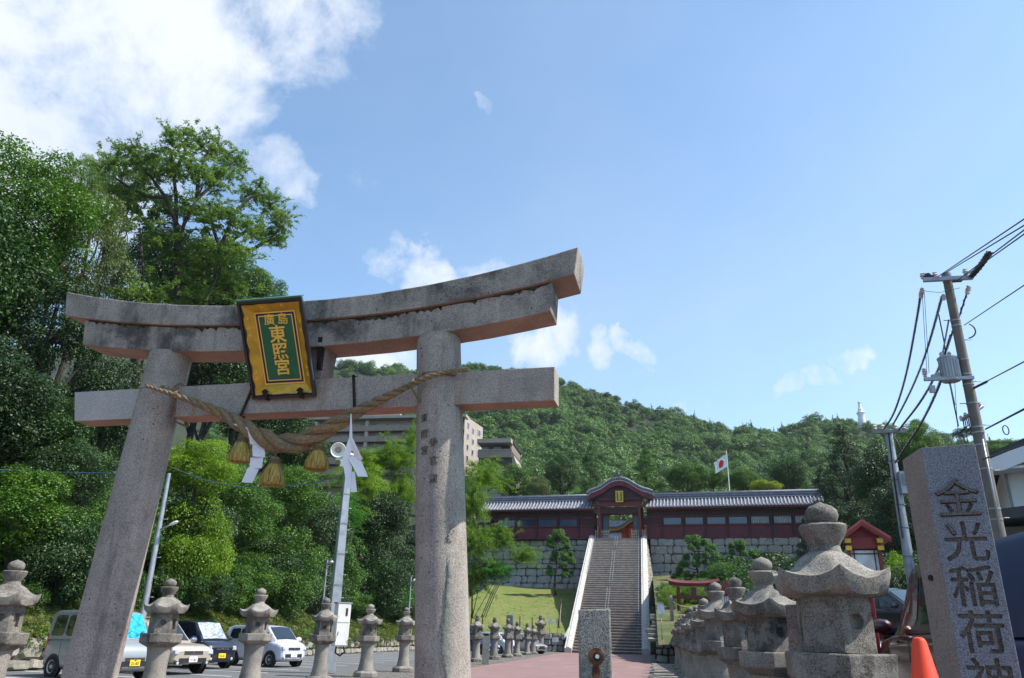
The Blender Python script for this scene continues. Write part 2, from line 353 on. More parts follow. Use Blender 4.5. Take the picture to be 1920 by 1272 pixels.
def ground_mats():
    t = NT('asphalt'); v = t.vec((1, 1, 1), False); n = t.noise(v, 1.1, 8, .65); g = t.noise(v, 60, 3, .7)
    c = t.mix(t.ramp(n, .3, .7), (.075, .078, .083), (.115, .117, .12)); c = t.mix(t.ramp(g, .3, .7), t.mix(.3, c, (.03, .03, .03)), t.mix(.2, c, (.3, .3, .3)))
    t.col(c).p(Roughness=.88).bump(g, .3, .01); M['asphalt'] = t.mat
    t = NT('red_asphalt'); v = t.vec((1, 1, 1), False); n = t.noise(v, .8, 8, .65); g = t.noise(v, 70, 3, .7); st = t.noise(t.vec((.5, .12, 1), False), 1.3, 6)
    c = t.mix(t.ramp(n, .3, .7), (.20, .115, .108), (.25, .15, .14)); c = t.mix(t.ramp(st, .5, .7, 0, .35), c, (.33, .24, .22)); c = t.mix(t.ramp(g, .3, .75, 0, .25), c, (.08, .05, .05))
    t.col(c).p(Roughness=.85).bump(g, .25, .01); M['path'] = t.mat
    t = NT('gravel'); v = t.vec((1, 1, 1), False); d = t.vor(v, 22); cc = t.vor(v, 22, out='Color'); s = t.n('ShaderNodeSeparateColor'); t.L.new(cc, s.inputs[0])
    c = t.mix(s.outputs[0], (.14, .125, .11), (.38, .35, .32)); c = t.mix(t.ramp(d, .3, .6), c, (.05, .045, .04)); t.col(c).p(Roughness=.95).bump(t.m('SUBTRACT', 1.0, d), .9, .03); M['gravel'] = t.mat
    t = NT('soil_and_grass'); v = t.vec((1, 1, 1), False); n = t.noise(v, .7, 8, .7); n2 = t.noise(v, 9, 5, .7)
    c = t.mix(t.ramp(n, .4, .62), (.065, .095, .018), (.15, .135, .06)); c = t.mix(t.ramp(n2, .3, .7), t.mix(.45, c, (.03, .045, .012)), c); t.col(c).p(Roughness=1.0).bump(n2, .8, .08); M['soil'] = t.mat
    t = NT('mown_grass'); v = t.vec((1, 1, 1), False); n = t.noise(v, .55, 7, .7); n2 = t.noise(v, 6, 5, .7)
    c = t.mix(t.ramp(n, .38, .62), (.105, .15, .022), (.175, .17, .045)); c = t.mix(t.ramp(n2, .35, .7), t.mix(.3, c, (.05, .085, .015)), c); t.col(c).p(Roughness=1.0).bump(n2, .7, .06); M['grass'] = t.mat
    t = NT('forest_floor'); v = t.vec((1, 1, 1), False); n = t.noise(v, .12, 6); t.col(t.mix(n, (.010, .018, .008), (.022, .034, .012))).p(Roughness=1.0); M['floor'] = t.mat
ground_mats()
M['white_paint'] = plain('road_paint', (.72, .72, .70), .8, 0, .1, 20)
M['wall_stone'] = stone('castle_stone', (.34, .33, .305), (.235, .235, .225), grain=22, gamt=.25, lichen=(.07, .07, .06), lamt=.5, bump=.6, bdist=.03)
M['wall_stone_b'] = stone('castle_stone_warm', (.38, .33, .28), (.27, .24, .20), grain=22, gamt=.25, lichen=(.07, .07, .06), lamt=.4, bump=.6, bdist=.03)
M['joint'] = plain('dark_joint', (.045, .043, .038), 1.0)
M['rubble'] = stone('rubble_stone', (.30, .28, .23), (.20, .185, .15), grain=40, gamt=.25, lichen=(.06, .06, .045), lamt=.5, moss=.5, bump=.6, bdist=.02)
M['concrete'] = stone('pale_concrete', (.52, .50, .46), (.44, .42, .39), grain=30, gamt=.08, lichen=(.16, .15, .14), lamt=.45, bump=.2, bdist=.01)
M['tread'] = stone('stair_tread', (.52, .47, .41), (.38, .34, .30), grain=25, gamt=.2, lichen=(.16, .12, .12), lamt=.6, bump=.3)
M['riser'] = stone('stair_riser', (.19, .14, .135), (.12, .085, .085), grain=25, gamt=.2, lamt=.3, bump=.3)  # risers coloured darker than the treads, their shade is in the colour
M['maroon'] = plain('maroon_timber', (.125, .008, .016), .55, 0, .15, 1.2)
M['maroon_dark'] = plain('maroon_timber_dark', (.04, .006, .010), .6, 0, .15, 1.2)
M['vermilion'] = plain('vermilion', (.25, .014, .014), .45, 0, .08, 2)
M['vermilion_old'] = plain('faded_vermilion', (.12, .012, .018), .6, 0, .15, 3)
M['tile'] = plain('grey_roof_tile', (.30, .30, .33), .42, 0, .18, 2.5, coat=.15)
M['tile_pan'] = plain('roof_pan_tile', (.12, .13, .16), .45, 0, .25, 2.2)
M['tile_dark'] = plain('ridge_tile', (.10, .10, .15), .5, 0, .15, 2)
M['tile_edge'] = plain('mortar_edge', (.55, .54, .55), .7)
M['glass_blue'] = plain('reflecting_glass', (.05, .09, .16), .08, 0, .05, coat=.5)
M['steel'] = plain('galvanised_steel', (.33, .35, .38), .45, .45, .1, 4)
M['steel_dark'] = plain('dull_steel', (.20, .21, .23), .5, .4, .1, 4)
M['white_box'] = plain('cream_enamel', (.74, .72, .68), .5, 0, .05, 2)
M['pole'] = plain('concrete_pole', (.165, .147, .125), .85, 0, .14, 1.5, bump=.2)
M['cable'] = plain('black_cable', (.012, .012, .016), .6)
M['blue_cable'] = plain('blue_cable', (.02, .07, .14), .6)
M['porcelain'] = plain('porcelain', (.55, .50, .48), .3)
M['cone'] = plain('orange_plastic', (.86, .055, .01), .45, 0, .05, 3)
M['bark'] = plain('bark', (.045, .036, .028), .95, 0, .3, 6, bump=.6, bscale=20)
M['bark_pale'] = plain('pale_bark', (.10, .09, .075), .95, 0, .3, 6, bump=.5, bscale=20)
M['bamboo'] = plain('bamboo_cane', (.07, .12, .03), .5)
M['apt'] = plain('brown_tile_wall', (.27, .20, .165), .8, 0, .06, .5)
M['apt_pale'] = plain('beige_wall', (.36, .30, .25), .8, 0, .05, .5)
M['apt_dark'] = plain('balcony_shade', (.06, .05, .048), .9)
M['win'] = plain('window_glass', (.03, .05, .085), .06, 0, .1, .7, coat=.6)
M['win_frame'] = plain('window_frame', (.5, .5, .52), .5)
M['white_wall'] = plain('white_render', (.66, .66, .66), .85, 0, .04, 1)
M['grey_wall'] = plain('grey_board', (.10, .105, .09), .8, 0, .08, 1)
M['roof_dark'] = plain('dark_roof', (.03, .03, .035), .6)
M['wood_pale'] = plain('pale_bamboo', (.45, .38, .30), .7)
M['pale_paper'] = plain('shoji_paper', (.72, .74, .76), .7)  # plain off-white paper, one even colour
M['yellow'] = plain('yellow_metal', (.75, .50, .03), .5)
M['ink'] = plain('black_ink', (.03, .006, .008), .7)
M['flag_white'] = plain('flag_cloth', (.78, .78, .80), .8)
M['flag_red'] = plain('flag_disc', (.62, .015, .02), .8)
M['pagoda'] = plain('white_pagoda', (.74, .74, .76), .7)
# leaves
LF = {}
LF['dark'] = leafmat('dark_leaves', (.014, .044, .010), (.062, .135, .022), trans=.22)
LF['mid'] = leafmat('green_leaves', (.024, .072, .010), (.105, .215, .022), trans=.25)
LF['deep'] = leafmat('deep_leaves', (.009, .028, .009), (.036, .080, .018), trans=.15)
LF['gloss'] = leafmat('glossy_leaves', (.012, .038, .011), (.055, .115, .028), trans=.2, rough=.5, spec=.5)
LF['olive'] = leafmat('olive_leaves', (.06, .095, .030), (.15, .19, .06))
LF['feather'] = leafmat('feathery_leaves', (.065, .13, .032), (.18, .27, .075), trans=.4, accent=(.22, .20, .07))
LF['bright'] = leafmat('yellow_green_leaves', (.07, .15, .010), (.23, .35, .02), trans=.42)
LF['bamboo'] = leafmat('bamboo_leaves', (.060, .13, .012), (.165, .27, .022), trans=.42)
LF['fern'] = leafmat('fern_leaves', (.035, .13, .016), (.085, .24, .035), trans=.4)
LF['pine'] = leafmat('pine_needles', (.025, .085, .010), (.12, .25, .025), trans=.15)
LF['conifer'] = leafmat('conifer_leaves', (.012, .036, .011), (.042, .088, .024), trans=.15)
LF['hill'] = leafmat('hill_leaves', (.034, .085, .018), (.12, .225, .045), trans=.2)
LF['weed'] = leafmat('weed_leaves', (.060, .095, .016), (.19, .21, .05), trans=.35)
LF['red_tip'] = leafmat('new_shoots', (.11, .17, .015), (.27, .31, .03), trans=.4, accent=(.40, .16, .05))
# ---------------------------------------------------------------- foliage generator (numpy)
def leaves(C, Nrm, length, width, rng, droop=0.0, bend=True):
    n = len(C); Nrm = Nrm/(np.linalg.norm(Nrm, axis=1, keepdims=True)+1e-9)
    a = rng.normal(size=(n, 3)); a[:, 2] -= droop
    a -= Nrm*(a*Nrm).sum(1, keepdims=True); a /= np.linalg.norm(a, axis=1, keepdims=True)+1e-9
    b = np.cross(Nrm, a); L_ = (length*rng.uniform(.65, 1.3, n))[:, None]; W_ = (width*rng.uniform(.7, 1.25, n))[:, None]
    v = np.stack([C-a*L_*.5, C+b*W_*.5+Nrm*W_*.12, C+a*L_*.5, C-b*W_*.5+Nrm*W_*.12], 1).reshape(-1, 3)
    return v, np.arange(4*n).reshape(-1, 4)
def crown(n, K, seed, leaf=.035, aspect=.55, clump=.27, flat=.8, droop=0.0, shape='round', spread=1.0, outward=.6):
    """unit crown, radius about 1, made of K leafy clumps"""
    rng = np.random.default_rng(seed); cs = []
    tries = 0
    while len(cs) < K:
        p = rng.normal(size=3); p /= np.linalg.norm(p); r = rng.uniform(.25, 1)**.45; p = p*r*(1-clump*.75)
        if shape == 'dome' and p[2] < -.45: continue
        if shape == 'cone':
            h = rng.uniform(-1, 1); rr = (1-h)/2*.95+.05; q = rng.uniform(0, 2*math.pi); s_ = math.sqrt(rng.uniform(.2, 1)); p = np.array([math.cos(q)*rr*s_*.8, math.sin(q)*rr*s_*.8, h*.95])
        if shape == 'umbrella': p[2] = abs(p[2])*.55+rng.uniform(-.15, .1)
        cs.append(p)
    cs = np.array(cs); cr = clump*rng.uniform(.55, 1.25, K)
    if shape == 'cone': cr *= (1.15-(cs[:, 2]+1)/2*.75)
    w = cr**2; idx = rng.choice(K, n, p=w/w.sum())
    d = rng.normal(size=(n, 3)); d[:, 2] += .55; d /= np.linalg.norm(d, axis=1, keepdims=True)
    rad = cr[idx]*rng.uniform(.45, 1.05, n)**.5*(1+.11*rng.normal(size=n)); P = cs[idx]+d*rad[:, None]*np.array([1, 1, flat])*spread
    nn = d*outward+rng.normal(size=(n, 3))*.45+np.array([0, 0, .45])
    v, f = leaves(P, nn, leaf, leaf*aspect, rng, droop)
    cv = rng.uniform(-.22, .22, K)
    lv = np.clip(.5+cv[idx]+rng.normal(size=n)*.2, 0, 1)
    return v, f, lv
def spray(n_br, per, seed, leaf=.06, aspect=.2, arch=.7, up=.35, shape='round'):
    """arching sprays of narrow leaves (bamboo, ferns, feathery trees); unit radius"""
    rng = np.random.default_rng(seed); P = []; N_ = []; A = []; lv = []
    for b in range(n_br):
        o = rng.normal(size=3)*np.array([.30, .30, .36]); q = rng.uniform(0, 2*math.pi); e = rng.uniform(-.1, 1.1)
        d = np.array([math.cos(q)*math.cos(e), math.sin(q)*math.cos(e), math.sin(e)+up]); L_ = rng.uniform(.45, .8); cv = rng.uniform(-.2, .2)
        t = rng.uniform(.15, 1, per); c = o+d*L_*t[:, None]; c[:, 2] -= arch*L_*t**2.2*.8
        c += rng.normal(size=(per, 3))*.045*(0.5+t[:, None]); P.append(c)
        dv = d[None, :].repeat(per, 0).copy(); dv[:, 2] -= arch*1.6*t; A.append(dv+rng.normal(size=(per, 3))*.55)
        nn = rng.normal(size=(per, 3))*.6+np.array([0, 0, .9]); N_.append(nn); lv.append(np.clip(.5+cv+rng.normal(size=per)*.2, 0, 1))
    P = np.concatenate(P); A = np.concatenate(A); N_ = np.concatenate(N_); lv = np.concatenate(lv); n = len(P)
    A /= np.linalg.norm(A, axis=1, keepdims=True); N_ -= A*(N_*A).sum(1, keepdims=True); N_ /= np.linalg.norm(N_, axis=1, keepdims=True)
    B = np.cross(N_, A); L_ = (leaf*rng.uniform(.6, 1.3, n))[:, None]; W_ = L_*aspect
    v = np.stack([P-A*L_*.5, P+B*W_*.5, P+A*L_*.5, P-B*W_*.5], 1).reshape(-1, 3)
    return v, np.arange(4*n).reshape(-1, 4), lv
def tmesh(name, vfl, mat): return quick(name, vfl[0], vfl[1], mat, False, attr=vfl[2])
T = {}
T['broadA'] = tmesh('broad_crown', crown(36000, 90, 1, leaf=0.043), LF['mid'])
T['broadB'] = tmesh('broad_crown', crown(36000, 66, 2, leaf=0.045, clump=.32), LF['mid'])
T['broadC'] = tmesh('broad_crown', crown(34000, 125, 3, leaf=0.041, clump=.22), LF['mid'])
T['dome'] = tmesh('domed_crown', crown(26000, 55, 4, leaf=0.047, clump=.30, shape='dome'), LF['mid'])
T['shrubA'] = tmesh('shrub_crown', crown(18000, 38, 5, leaf=0.062, clump=.36, shape='dome'), LF['mid'])
T['shrubB'] = tmesh('shrub_crown', crown(18000, 52, 6, leaf=0.058, clump=.30), LF['mid'])
T['loose'] = tmesh('loose_crown', crown(20000, 150, 7, leaf=0.046, clump=.18, aspect=.45, droop=.2), LF['mid'])
T['bambooA'] = tmesh('bamboo_crown', spray(170, 130, 8, leaf=.085), LF['bamboo'])
T['bambooB'] = tmesh('bamboo_crown', spray(150, 130, 9, leaf=.085, arch=1.0), LF['bamboo'])
T['fern'] = tmesh('fern_crown', spray(170, 120, 10, leaf=.075, aspect=.26, arch=.9, up=.15), LF['fern'])
T['conifer'] = tmesh('conifer_crown', crown(26000, 150, 12, leaf=.04, aspect=.35, clump=.20, shape='cone', flat=.55), LF['conifer'])
T['ball'] = tmesh('clipped_crown', crown(12000, 200, 13, leaf=.05, clump=.14), LF['mid'])
def terrain_far(r, az):
    """ground height of the wooded mountain at distance r and azimuth az (degrees, clockwise from +Y)"""
    el = .35+np.interp(az, [-80, -60, -40, -21, -13, -6.6, -4.3, -.2, 3.7, 7, 8.6, 10, 11.9, 15.1, 17.8, 20.5, 23.4, 30, 45, 70, 90], [6, 13, 17.5, 17.8, 18.1, 17.7, 16.7, 15.0, 14.0, 13.75, 13.7, 13.6, 13.95, 13.6, 12.1, 11.4, 11.2, 10, 7, 4, 2])
    t = np.clip((r-150)/290, 0, 1.6); tt = np.where(t < 1, t, 1)
    e = 4.6+(el-4.6)*tt**.85
    z = 1.45+r*np.tan(np.radians(e)); z = np.where(t > 1, z-(t-1)*r*.25, z)
    return z
def Hl(x, y):       # left bank
    d = -20.6-x; return np.where(d > 0, .9+.62*d-.0045*d*d, 0.0)
def H(x, y):
    r = math.hypot(x, y)
    if r > 150: return float(terrain_far(r, math.degrees(math.atan2(x, y))))
    if x < -20.6: return float(Hl(x, y))
    if y > 108: return 14.1
    if x < -8.3 and y > 79: return 1.6+(y-79)*.197
    if x > 2.3 and y < 60: return min(.06*max(y, 0), 3.3)
    if x > .4 and y >= 60: return 3.2+(y-60)*.125
    return 0.0
# ---------------------------------------------------------------- the ground
def grid(name, fx, fy, nx, ny, fn, mat, kind='structure'):
    V = []; 
    for j in range(ny+1):
        for i in range(nx+1):
            V.append(fn(fx[0]+(fx[1]-fx[0])*i/nx, fy[0]+(fy[1]-fy[0])*j/ny))
    F = [(j*(nx+1)+i, j*(nx+1)+i+1, (j+1)*(nx+1)+i+1, (j+1)*(nx+1)+i) for j in range(ny) for i in range(nx)]
    return tag(quick(name, V, F, mat, None, smooth=True), kind=kind)
def link_(o): COL.objects.link(o); return o
_q = quick
def quick(name, V, F, mats, parent=None, smooth=False, attr=None):
    r = _q(name, V, F, mats, parent, smooth, attr); return r
tag(quick('ground', [(-3000, -3000, 0), (3000, -3000, 0), (3000, 3000, 0), (-3000, 3000, 0)], [(0, 1, 2, 3)], M['asphalt']), kind='structure')
def sheet(name, pts, z, mat): return tag(quick(name, [(x, y, z) for x, y in pts], [tuple(range(len(pts)))], mat), kind='structure')
sheet('path', [(-8.2, -40), (-.2, -40), (-.2, 76.6), (-8.2, 76.6)], .006, M['path'])
sheet('gravel_strip', [(-11.0, -40), (-8.2, -40), (-8.2, 78), (-11.0, 78)], .010, M['gravel'])
sheet('gravel_strip', [(-.2, -40), (2.4, -40), (2.4, 50), (-.2, 50)], .010, M['gravel'])
nz = lambda x, y, s: float(np.sin(x*s*1.3+y*s*.7)+np.sin(x*s*.5-y*s*1.9+1.3))*.5
hs = lambda x, y: (x, y, float(Hl(x, y))+nz(x, y, .3)*.35*min(1, (-20.6-x)/2))
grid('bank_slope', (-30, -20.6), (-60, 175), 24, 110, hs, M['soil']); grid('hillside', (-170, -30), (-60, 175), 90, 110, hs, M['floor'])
def lawn_fn(x, y):
    base = 1.5+(y-79)*.197
    e = min(1, max(0, (x+8.6)/-2.0)); return (x, y, base*1.0+nz(x, y, .35)*.12*e + max(0, (-15-x))*.06)
grid('lawn', (-22, -8.4), (79, 110), 30, 40, lawn_fn, M['grass'])
grid('side_lot', (2.4, 90), (-30, 62), 30, 40, lambda x, y: (x, y, min(.06*max(y, 0)+.004, 3.3)), M['asphalt'])
grid('terrace_slope', (.3, 90), (50, 112), 40, 40, lambda x, y: (x, y, (3.2+(y-60)*.125 if y > 60 else 1.25+(y-50)*.195)+(x-3)*.03+nz(x, y, .5)*.12), M['soil'])
grid('shrine_terrace', (-32, 40), (109.9, 128), 10, 6, lambda x, y: (x, y, 14.1), M['gravel'])
grid('terrace_wood_floor', (-60, 90), (112.5, 160), 14, 8, lambda x, y: (x, y, 13.9+max(0, y-130)*.15), M['floor'])
V = []; F = []; AZ = np.linspace(-85, 85, 120); RR = np.concatenate([np.linspace(146, 440, 46), np.linspace(470, 800, 8)])
for r in RR:
    for a in AZ:
        z = float(terrain_far(r, a)); x, y = r*math.sin(math.radians(a)), r*math.cos(math.radians(a)); V.append((x, y, z+nz(x, y, .045)*4*min(1, (r-146)/60)-1.0-max(0,(a-60))*.4))
F = [(j*120+i, j*120+i+1, (j+1)*120+i+1, (j+1)*120+i) for j in range(len(RR)-1) for i in range(119)]
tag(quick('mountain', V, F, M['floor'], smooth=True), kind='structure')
# parking bay lines
ln = MB()
_a = math.radians(-14)
for k in range(17):
    y0 = 19.0+k*2.55; x1 = -13.2; x0 = -20.2
    p0 = np.array([x0, y0, .008]); dx = 7.0
    a = np.array([x0, y0-.06, .008]); b = np.array([x0, y0+.06, .008]); c = a+np.array([dx*math.cos(_a), dx*math.sin(_a), 0]); d = b+np.array([dx*math.cos(_a), dx*math.sin(_a), 0])
    o = tag(quick('parking_line', [a, c, d, b], [(0, 1, 2, 3)], M['white_paint']), kind='structure')
for k in range(5):
    o = tag(quick('parking_line', [(4.2, 12+k*4.5, .06*(12+k*4.5)+.02), (8.5, 13+k*4.5, .35+.05*(13+k*4.5)+.008), (8.5, 13.12+k*4.5, .35+.05*(13.12+k*4.5)+.008), (4.2, 12.12+k*4.5, .35+.05*(12.12+k*4.5)+.008)], [(0, 1, 2, 3)], M['white_paint']), kind='structure')
# ---------------------------------------------------------------- far wood: canopies spread on the mountain
def far_wood():
    tcol = bpy.data.collections.new('canopy_kinds'); 
    for i in range(5):
        me = tmesh('canopy', crown(2600, 24+i*6, 40+i, leaf=.105, clump=.40-.03*i, aspect=.7, shape='dome', outward=1.2), LF['hill'])
        ob = bpy.data.objects.new('canopy_%s' % 'abcde'[i], me); tcol.objects.link(ob)
    me = tmesh('canopy', crown(1300, 50, 49, leaf=.13, clump=.26, aspect=.5, shape='cone', outward=1.1), LF['conifer']); tcol.objects.link(bpy.data.objects.new('canopy_f', me))
    rng = np.random.default_rng(5); P = []; S = []; R_ = []; I = []
    while len(P) < 5200:
        az = rng.uniform(-32, 30); r = rng.uniform(152**1.3, 452**1.3)**(1/1.3)
        if az < -22 and rng.uniform() < .5: continue
        x, y = r*math.sin(math.radians(az)), r*math.cos(math.radians(az)); z = float(terrain_far(r, az))+nz(x, y, .045)*4*min(1, (r-146)/60)
        if -60 < x < -12 and y < 160: continue
        if -85 < x < -24 and 160 < y < 215: continue
        if abs(az-15.1) < .45 and r > 405: continue
        s = rng.uniform(2.6, 5.0)*(1.0 if rng.uniform() > .12 else 1.4)*(.85 if r > 380 else 1); P.append((x, y, z+s*.45)); S.append((s, s, s*rng.uniform(.75, 1.15))); R_.append((rng.normal()*.1, rng.normal()*.1, rng.uniform(0, 6.28)))
        k = rng.integers(0, 5) if rng.uniform() > .07 else 5; I.append(k)
        if k == 5: S[-1] = (s*.6, s*.6, s*1.5)
    me = bpy.data.meshes.new('far_wood'); me.vertices.add(len(P)); me.vertices.foreach_set('co', np.array(P, np.float32).ravel())
    a = me.attributes.new('sc', 'FLOAT_VECTOR', 'POINT'); a.data.foreach_set('vector', np.array(S, np.float32).ravel())
    a = me.attributes.new('ro', 'FLOAT_VECTOR', 'POINT'); a.data.foreach_set('vector', np.array(R_, np.float32).ravel())
    a = me.attributes.new('ix', 'INT', 'POINT'); a.data.foreach_set('value', np.array(I, np.int32))
    o = scatter(me, 'far_wood', tcol); tag(o, 'dense green wood of rounded crowns covering the mountain', 'woodland', kind='stuff')
def scatter(me, name, tcol):
    o = bpy.data.objects.new(name, me); COL.objects.link(o)
    g = bpy.data.node_groups.new(name, 'GeometryNodeTree'); g.interface.new_socket('Geometry', in_out='INPUT', socket_type='NodeSocketGeometry'); g.interface.new_socket('Geometry', in_out='OUTPUT', socket_type='NodeSocketGeometry')
    gi = g.nodes.new('NodeGroupInput'); go = g.nodes.new('NodeGroupOutput'); ip = g.nodes.new('GeometryNodeInstanceOnPoints'); ci = g.nodes.new('GeometryNodeCollectionInfo')
    ci.inputs['Collection'].default_value = tcol; ci.inputs['Separate Children'].default_value = True; ci.inputs['Reset Children'].default_value = True
    g.links.new(gi.outputs[0], ip.inputs['Points']); g.links.new(ci.outputs[0], ip.inputs['Instance']); ip.inputs['Pick Instance'].default_value = True
    for nm, dt, sk in (('ix', 'INT', 'Instance Index'), ('ro', 'FLOAT_VECTOR', 'Rotation'), ('sc', 'FLOAT_VECTOR', 'Scale')):
        na = g.nodes.new('GeometryNodeInputNamedAttribute'); na.data_type = dt; na.inputs['Name'].default_value = nm; g.links.new(na.outputs['Attribute'], ip.inputs[sk])
    g.links.new(ip.outputs[0], go.inputs[0])
    md = o.modifiers.new('scatter', 'NODES'); md.node_group = g
    return o
far_wood()
# ================================================================ the stone torii
TP = (-4.15, 9.0, 0.0); TR = math.radians(-3)
def tw(u, n, z):
    return (TP[0]+u*math.cos(TR)-n*math.sin(TR), TP[1]+u*math.sin(TR)+n*math.cos(TR), z)
def dd(u): return abs(u+.33)
M['faded'] = plain('faded_carving', (.13, .115, .095), .9, 0, .5, 40)
M['moss'] = plain('dark_moss', (.05, .042, .022), 1.0, 0, .4, 18)
def build_torii():
    t = empty('torii', TP, TR, 'weathered grey stone torii gate with curved top beam over the path', 'torii gate')
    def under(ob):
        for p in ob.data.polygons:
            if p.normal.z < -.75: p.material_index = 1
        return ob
    def sweep(u0, u1, zt, zb, half, ridge, name, mat, cut=(0, 0), n=40):
        rings = []
        for i in range(n+1):
            f = i/n; u = u0+(u1-u0)*f; a, b = zt(u), zb(u)
            kx = (cut[0]*(1-f)**6*-1+cut[1]*f**6)
            rings.append([(u, -half, b), (u, half, b), (u+kx, half+.01, a), (u+kx, 0, a+ridge), (u+kx, -half-.01, a)])
        m = MB().loft(rings, smooth=False)
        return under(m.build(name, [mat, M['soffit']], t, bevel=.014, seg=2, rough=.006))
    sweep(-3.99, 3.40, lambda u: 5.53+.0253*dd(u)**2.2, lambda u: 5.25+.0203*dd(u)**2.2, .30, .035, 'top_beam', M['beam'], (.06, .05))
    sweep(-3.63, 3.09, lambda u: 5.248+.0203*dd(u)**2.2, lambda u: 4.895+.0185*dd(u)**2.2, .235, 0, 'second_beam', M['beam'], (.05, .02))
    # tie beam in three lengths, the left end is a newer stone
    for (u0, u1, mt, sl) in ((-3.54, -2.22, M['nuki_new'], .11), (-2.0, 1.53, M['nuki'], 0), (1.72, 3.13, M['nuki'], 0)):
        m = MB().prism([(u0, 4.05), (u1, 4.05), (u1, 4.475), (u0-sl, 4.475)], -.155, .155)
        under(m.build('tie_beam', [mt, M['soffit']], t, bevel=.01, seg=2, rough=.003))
    for s in (-1, 1):
        b = np.array([-.365+s*2.30, 0, 0.0]); a = np.array([-.375+s*1.965, 0, 4.95])
        prof = [(0, .325), (.05, .32), (1.2, .308), (2.4, .298), (3.5, .29), (4.43, .283), (4.435, .272), (4.447, .272), (4.452, .286), (4.99, .282)]
        pts = [b+(a-b)*z/4.95 for z, r in prof]
        m = MB()
        vs = []; n = 48
        for (z, r), p in zip(prof, pts):
            for j in range(n):
                q = 2*math.pi*j/n; rr = r*(1+.006*math.sin(3*q+z)); vs.append((p[0]+rr*math.cos(q), p[1]+rr*math.sin(q), p[2]))
        m.add(vs, [(i*n+j, i*n+(j+1) % n, (i+1)*n+(j+1) % n, (i+1)*n+j) for i in range(len(prof)-1) for j in range(n)], 0, True)
        m.build('pillar', M['torii'], t)
        m = MB().lathe([(.46, -.02), (.46, .16), (.42, .22), (.33, .24)], 32, (b[0], b[1], 0)); m.build('pillar_base', M['torii'], t)
    # mossy drip line under the top beam, ragged lower edge
    rng = random.Random(9); V = []; K = 150
    for i in range(K+1):
        u = -3.60+6.66*i/K; zt_ = 5.246+.0203*dd(u)**2.2; V += [(u, -.247, zt_), (u, -.243, zt_-.015-.05*rng.random()**2-.025*(math.sin(u*2.1)+1)/2)]
    quick('moss_line', V, [(2*i, 2*i+1, 2*i+3, 2*i+2) for i in range(K)], M['moss'], t)
    # strut between the beams behind the plaque
    MB().prism([(-.82, 4.478), (.07, 4.478), (.12, 4.94), (-.86, 4.94)], -.15, .15).build('strut', M['post_red'], t, bevel=.01)
    # mortar repair on the right pillar, follows its surface
    vs = []; rng = random.Random(4)
    def pp(q, z, r):
        c = np.array([-.365+2.30, 0, 0])+(np.array([-.375+1.965, 0, 4.95])-np.array([-.365+2.30, 0, 0]))*z/4.95
        return (c[0]+r*math.cos(q), c[1]+r*math.sin(q), z)
    def patch(q0, z0, z1, w, seed, name):
        rng = random.Random(seed); K = 80; L_ = []; R_ = []
        for i in range(K+1):
            f = i/K; z = z0+(z1-z0)*f; ww = w*(math.sin(math.pi*min(1, f*1.02+.02))**.35)*rng.uniform(.72, 1.1)*(.75+.25*math.sin(f*23)*math.sin(f*9+1)); off = .07*math.sin(f*7+seed)+.03*math.sin(f*31)
            L_.append((q0+off-ww, z)); R_.append((q0+off+ww*rng.uniform(.6, 1.1), z))
        V = []; 
        for (qa, z), (qb, _) in zip(L_, R_):
            r = .325-.0085*z if z < 4.4 else .29
            for k in range(6): V.append(pp(qa+(qb-qa)*k/5, z, r+(.003 if k in (0, 5) else .008+rng.uniform(-.002, .003))))
        F = [(i*6+k, i*6+k+1, (i+1)*6+k+1, (i+1)*6+k) for i in range(K) for k in range(5)]
        quick(name, V, F, M['patch'], t, smooth=True)
    qv = math.radians(-58)
    patch(qv, .35, 2.28, .24, 1, 'mortar_patch'); patch(qv+.12, 2.42, 2.62, .11, 3, 'mortar_patch')
    # carved characters down the front of the right pillar
    for k, (s_, uq, z) in enumerate((('東', -112, 3.86), ('照', -112, 3.66), ('宮', -112, 3.46), ('参', -88, 3.55), ('宮', -88, 3.33), ('道', -88, 3.12))):
        q = math.radians(uq); p = pp(q, z, .3005-.0022*z)
        text('carved_character', s_, .115, M['faded'], t, face_mat(pp(q, z, .3235-.0083*z), (-math.sin(q), math.cos(q), 0), (-.066, 0, 1)), extrude=.003)
    # iron straps over the tie beam
    for (ua, ub) in ((-.86, -.98), (.53, .60)):
        m = MB().tube([(ua, .17, 4.49), (ua, -.17, 4.495), (ub, -.185, 4.02), (ub+.0, -.10, 4.02)], .018, 6)
        m.build('iron_strap', M['iron'], t)
    return t
torii = build_torii()
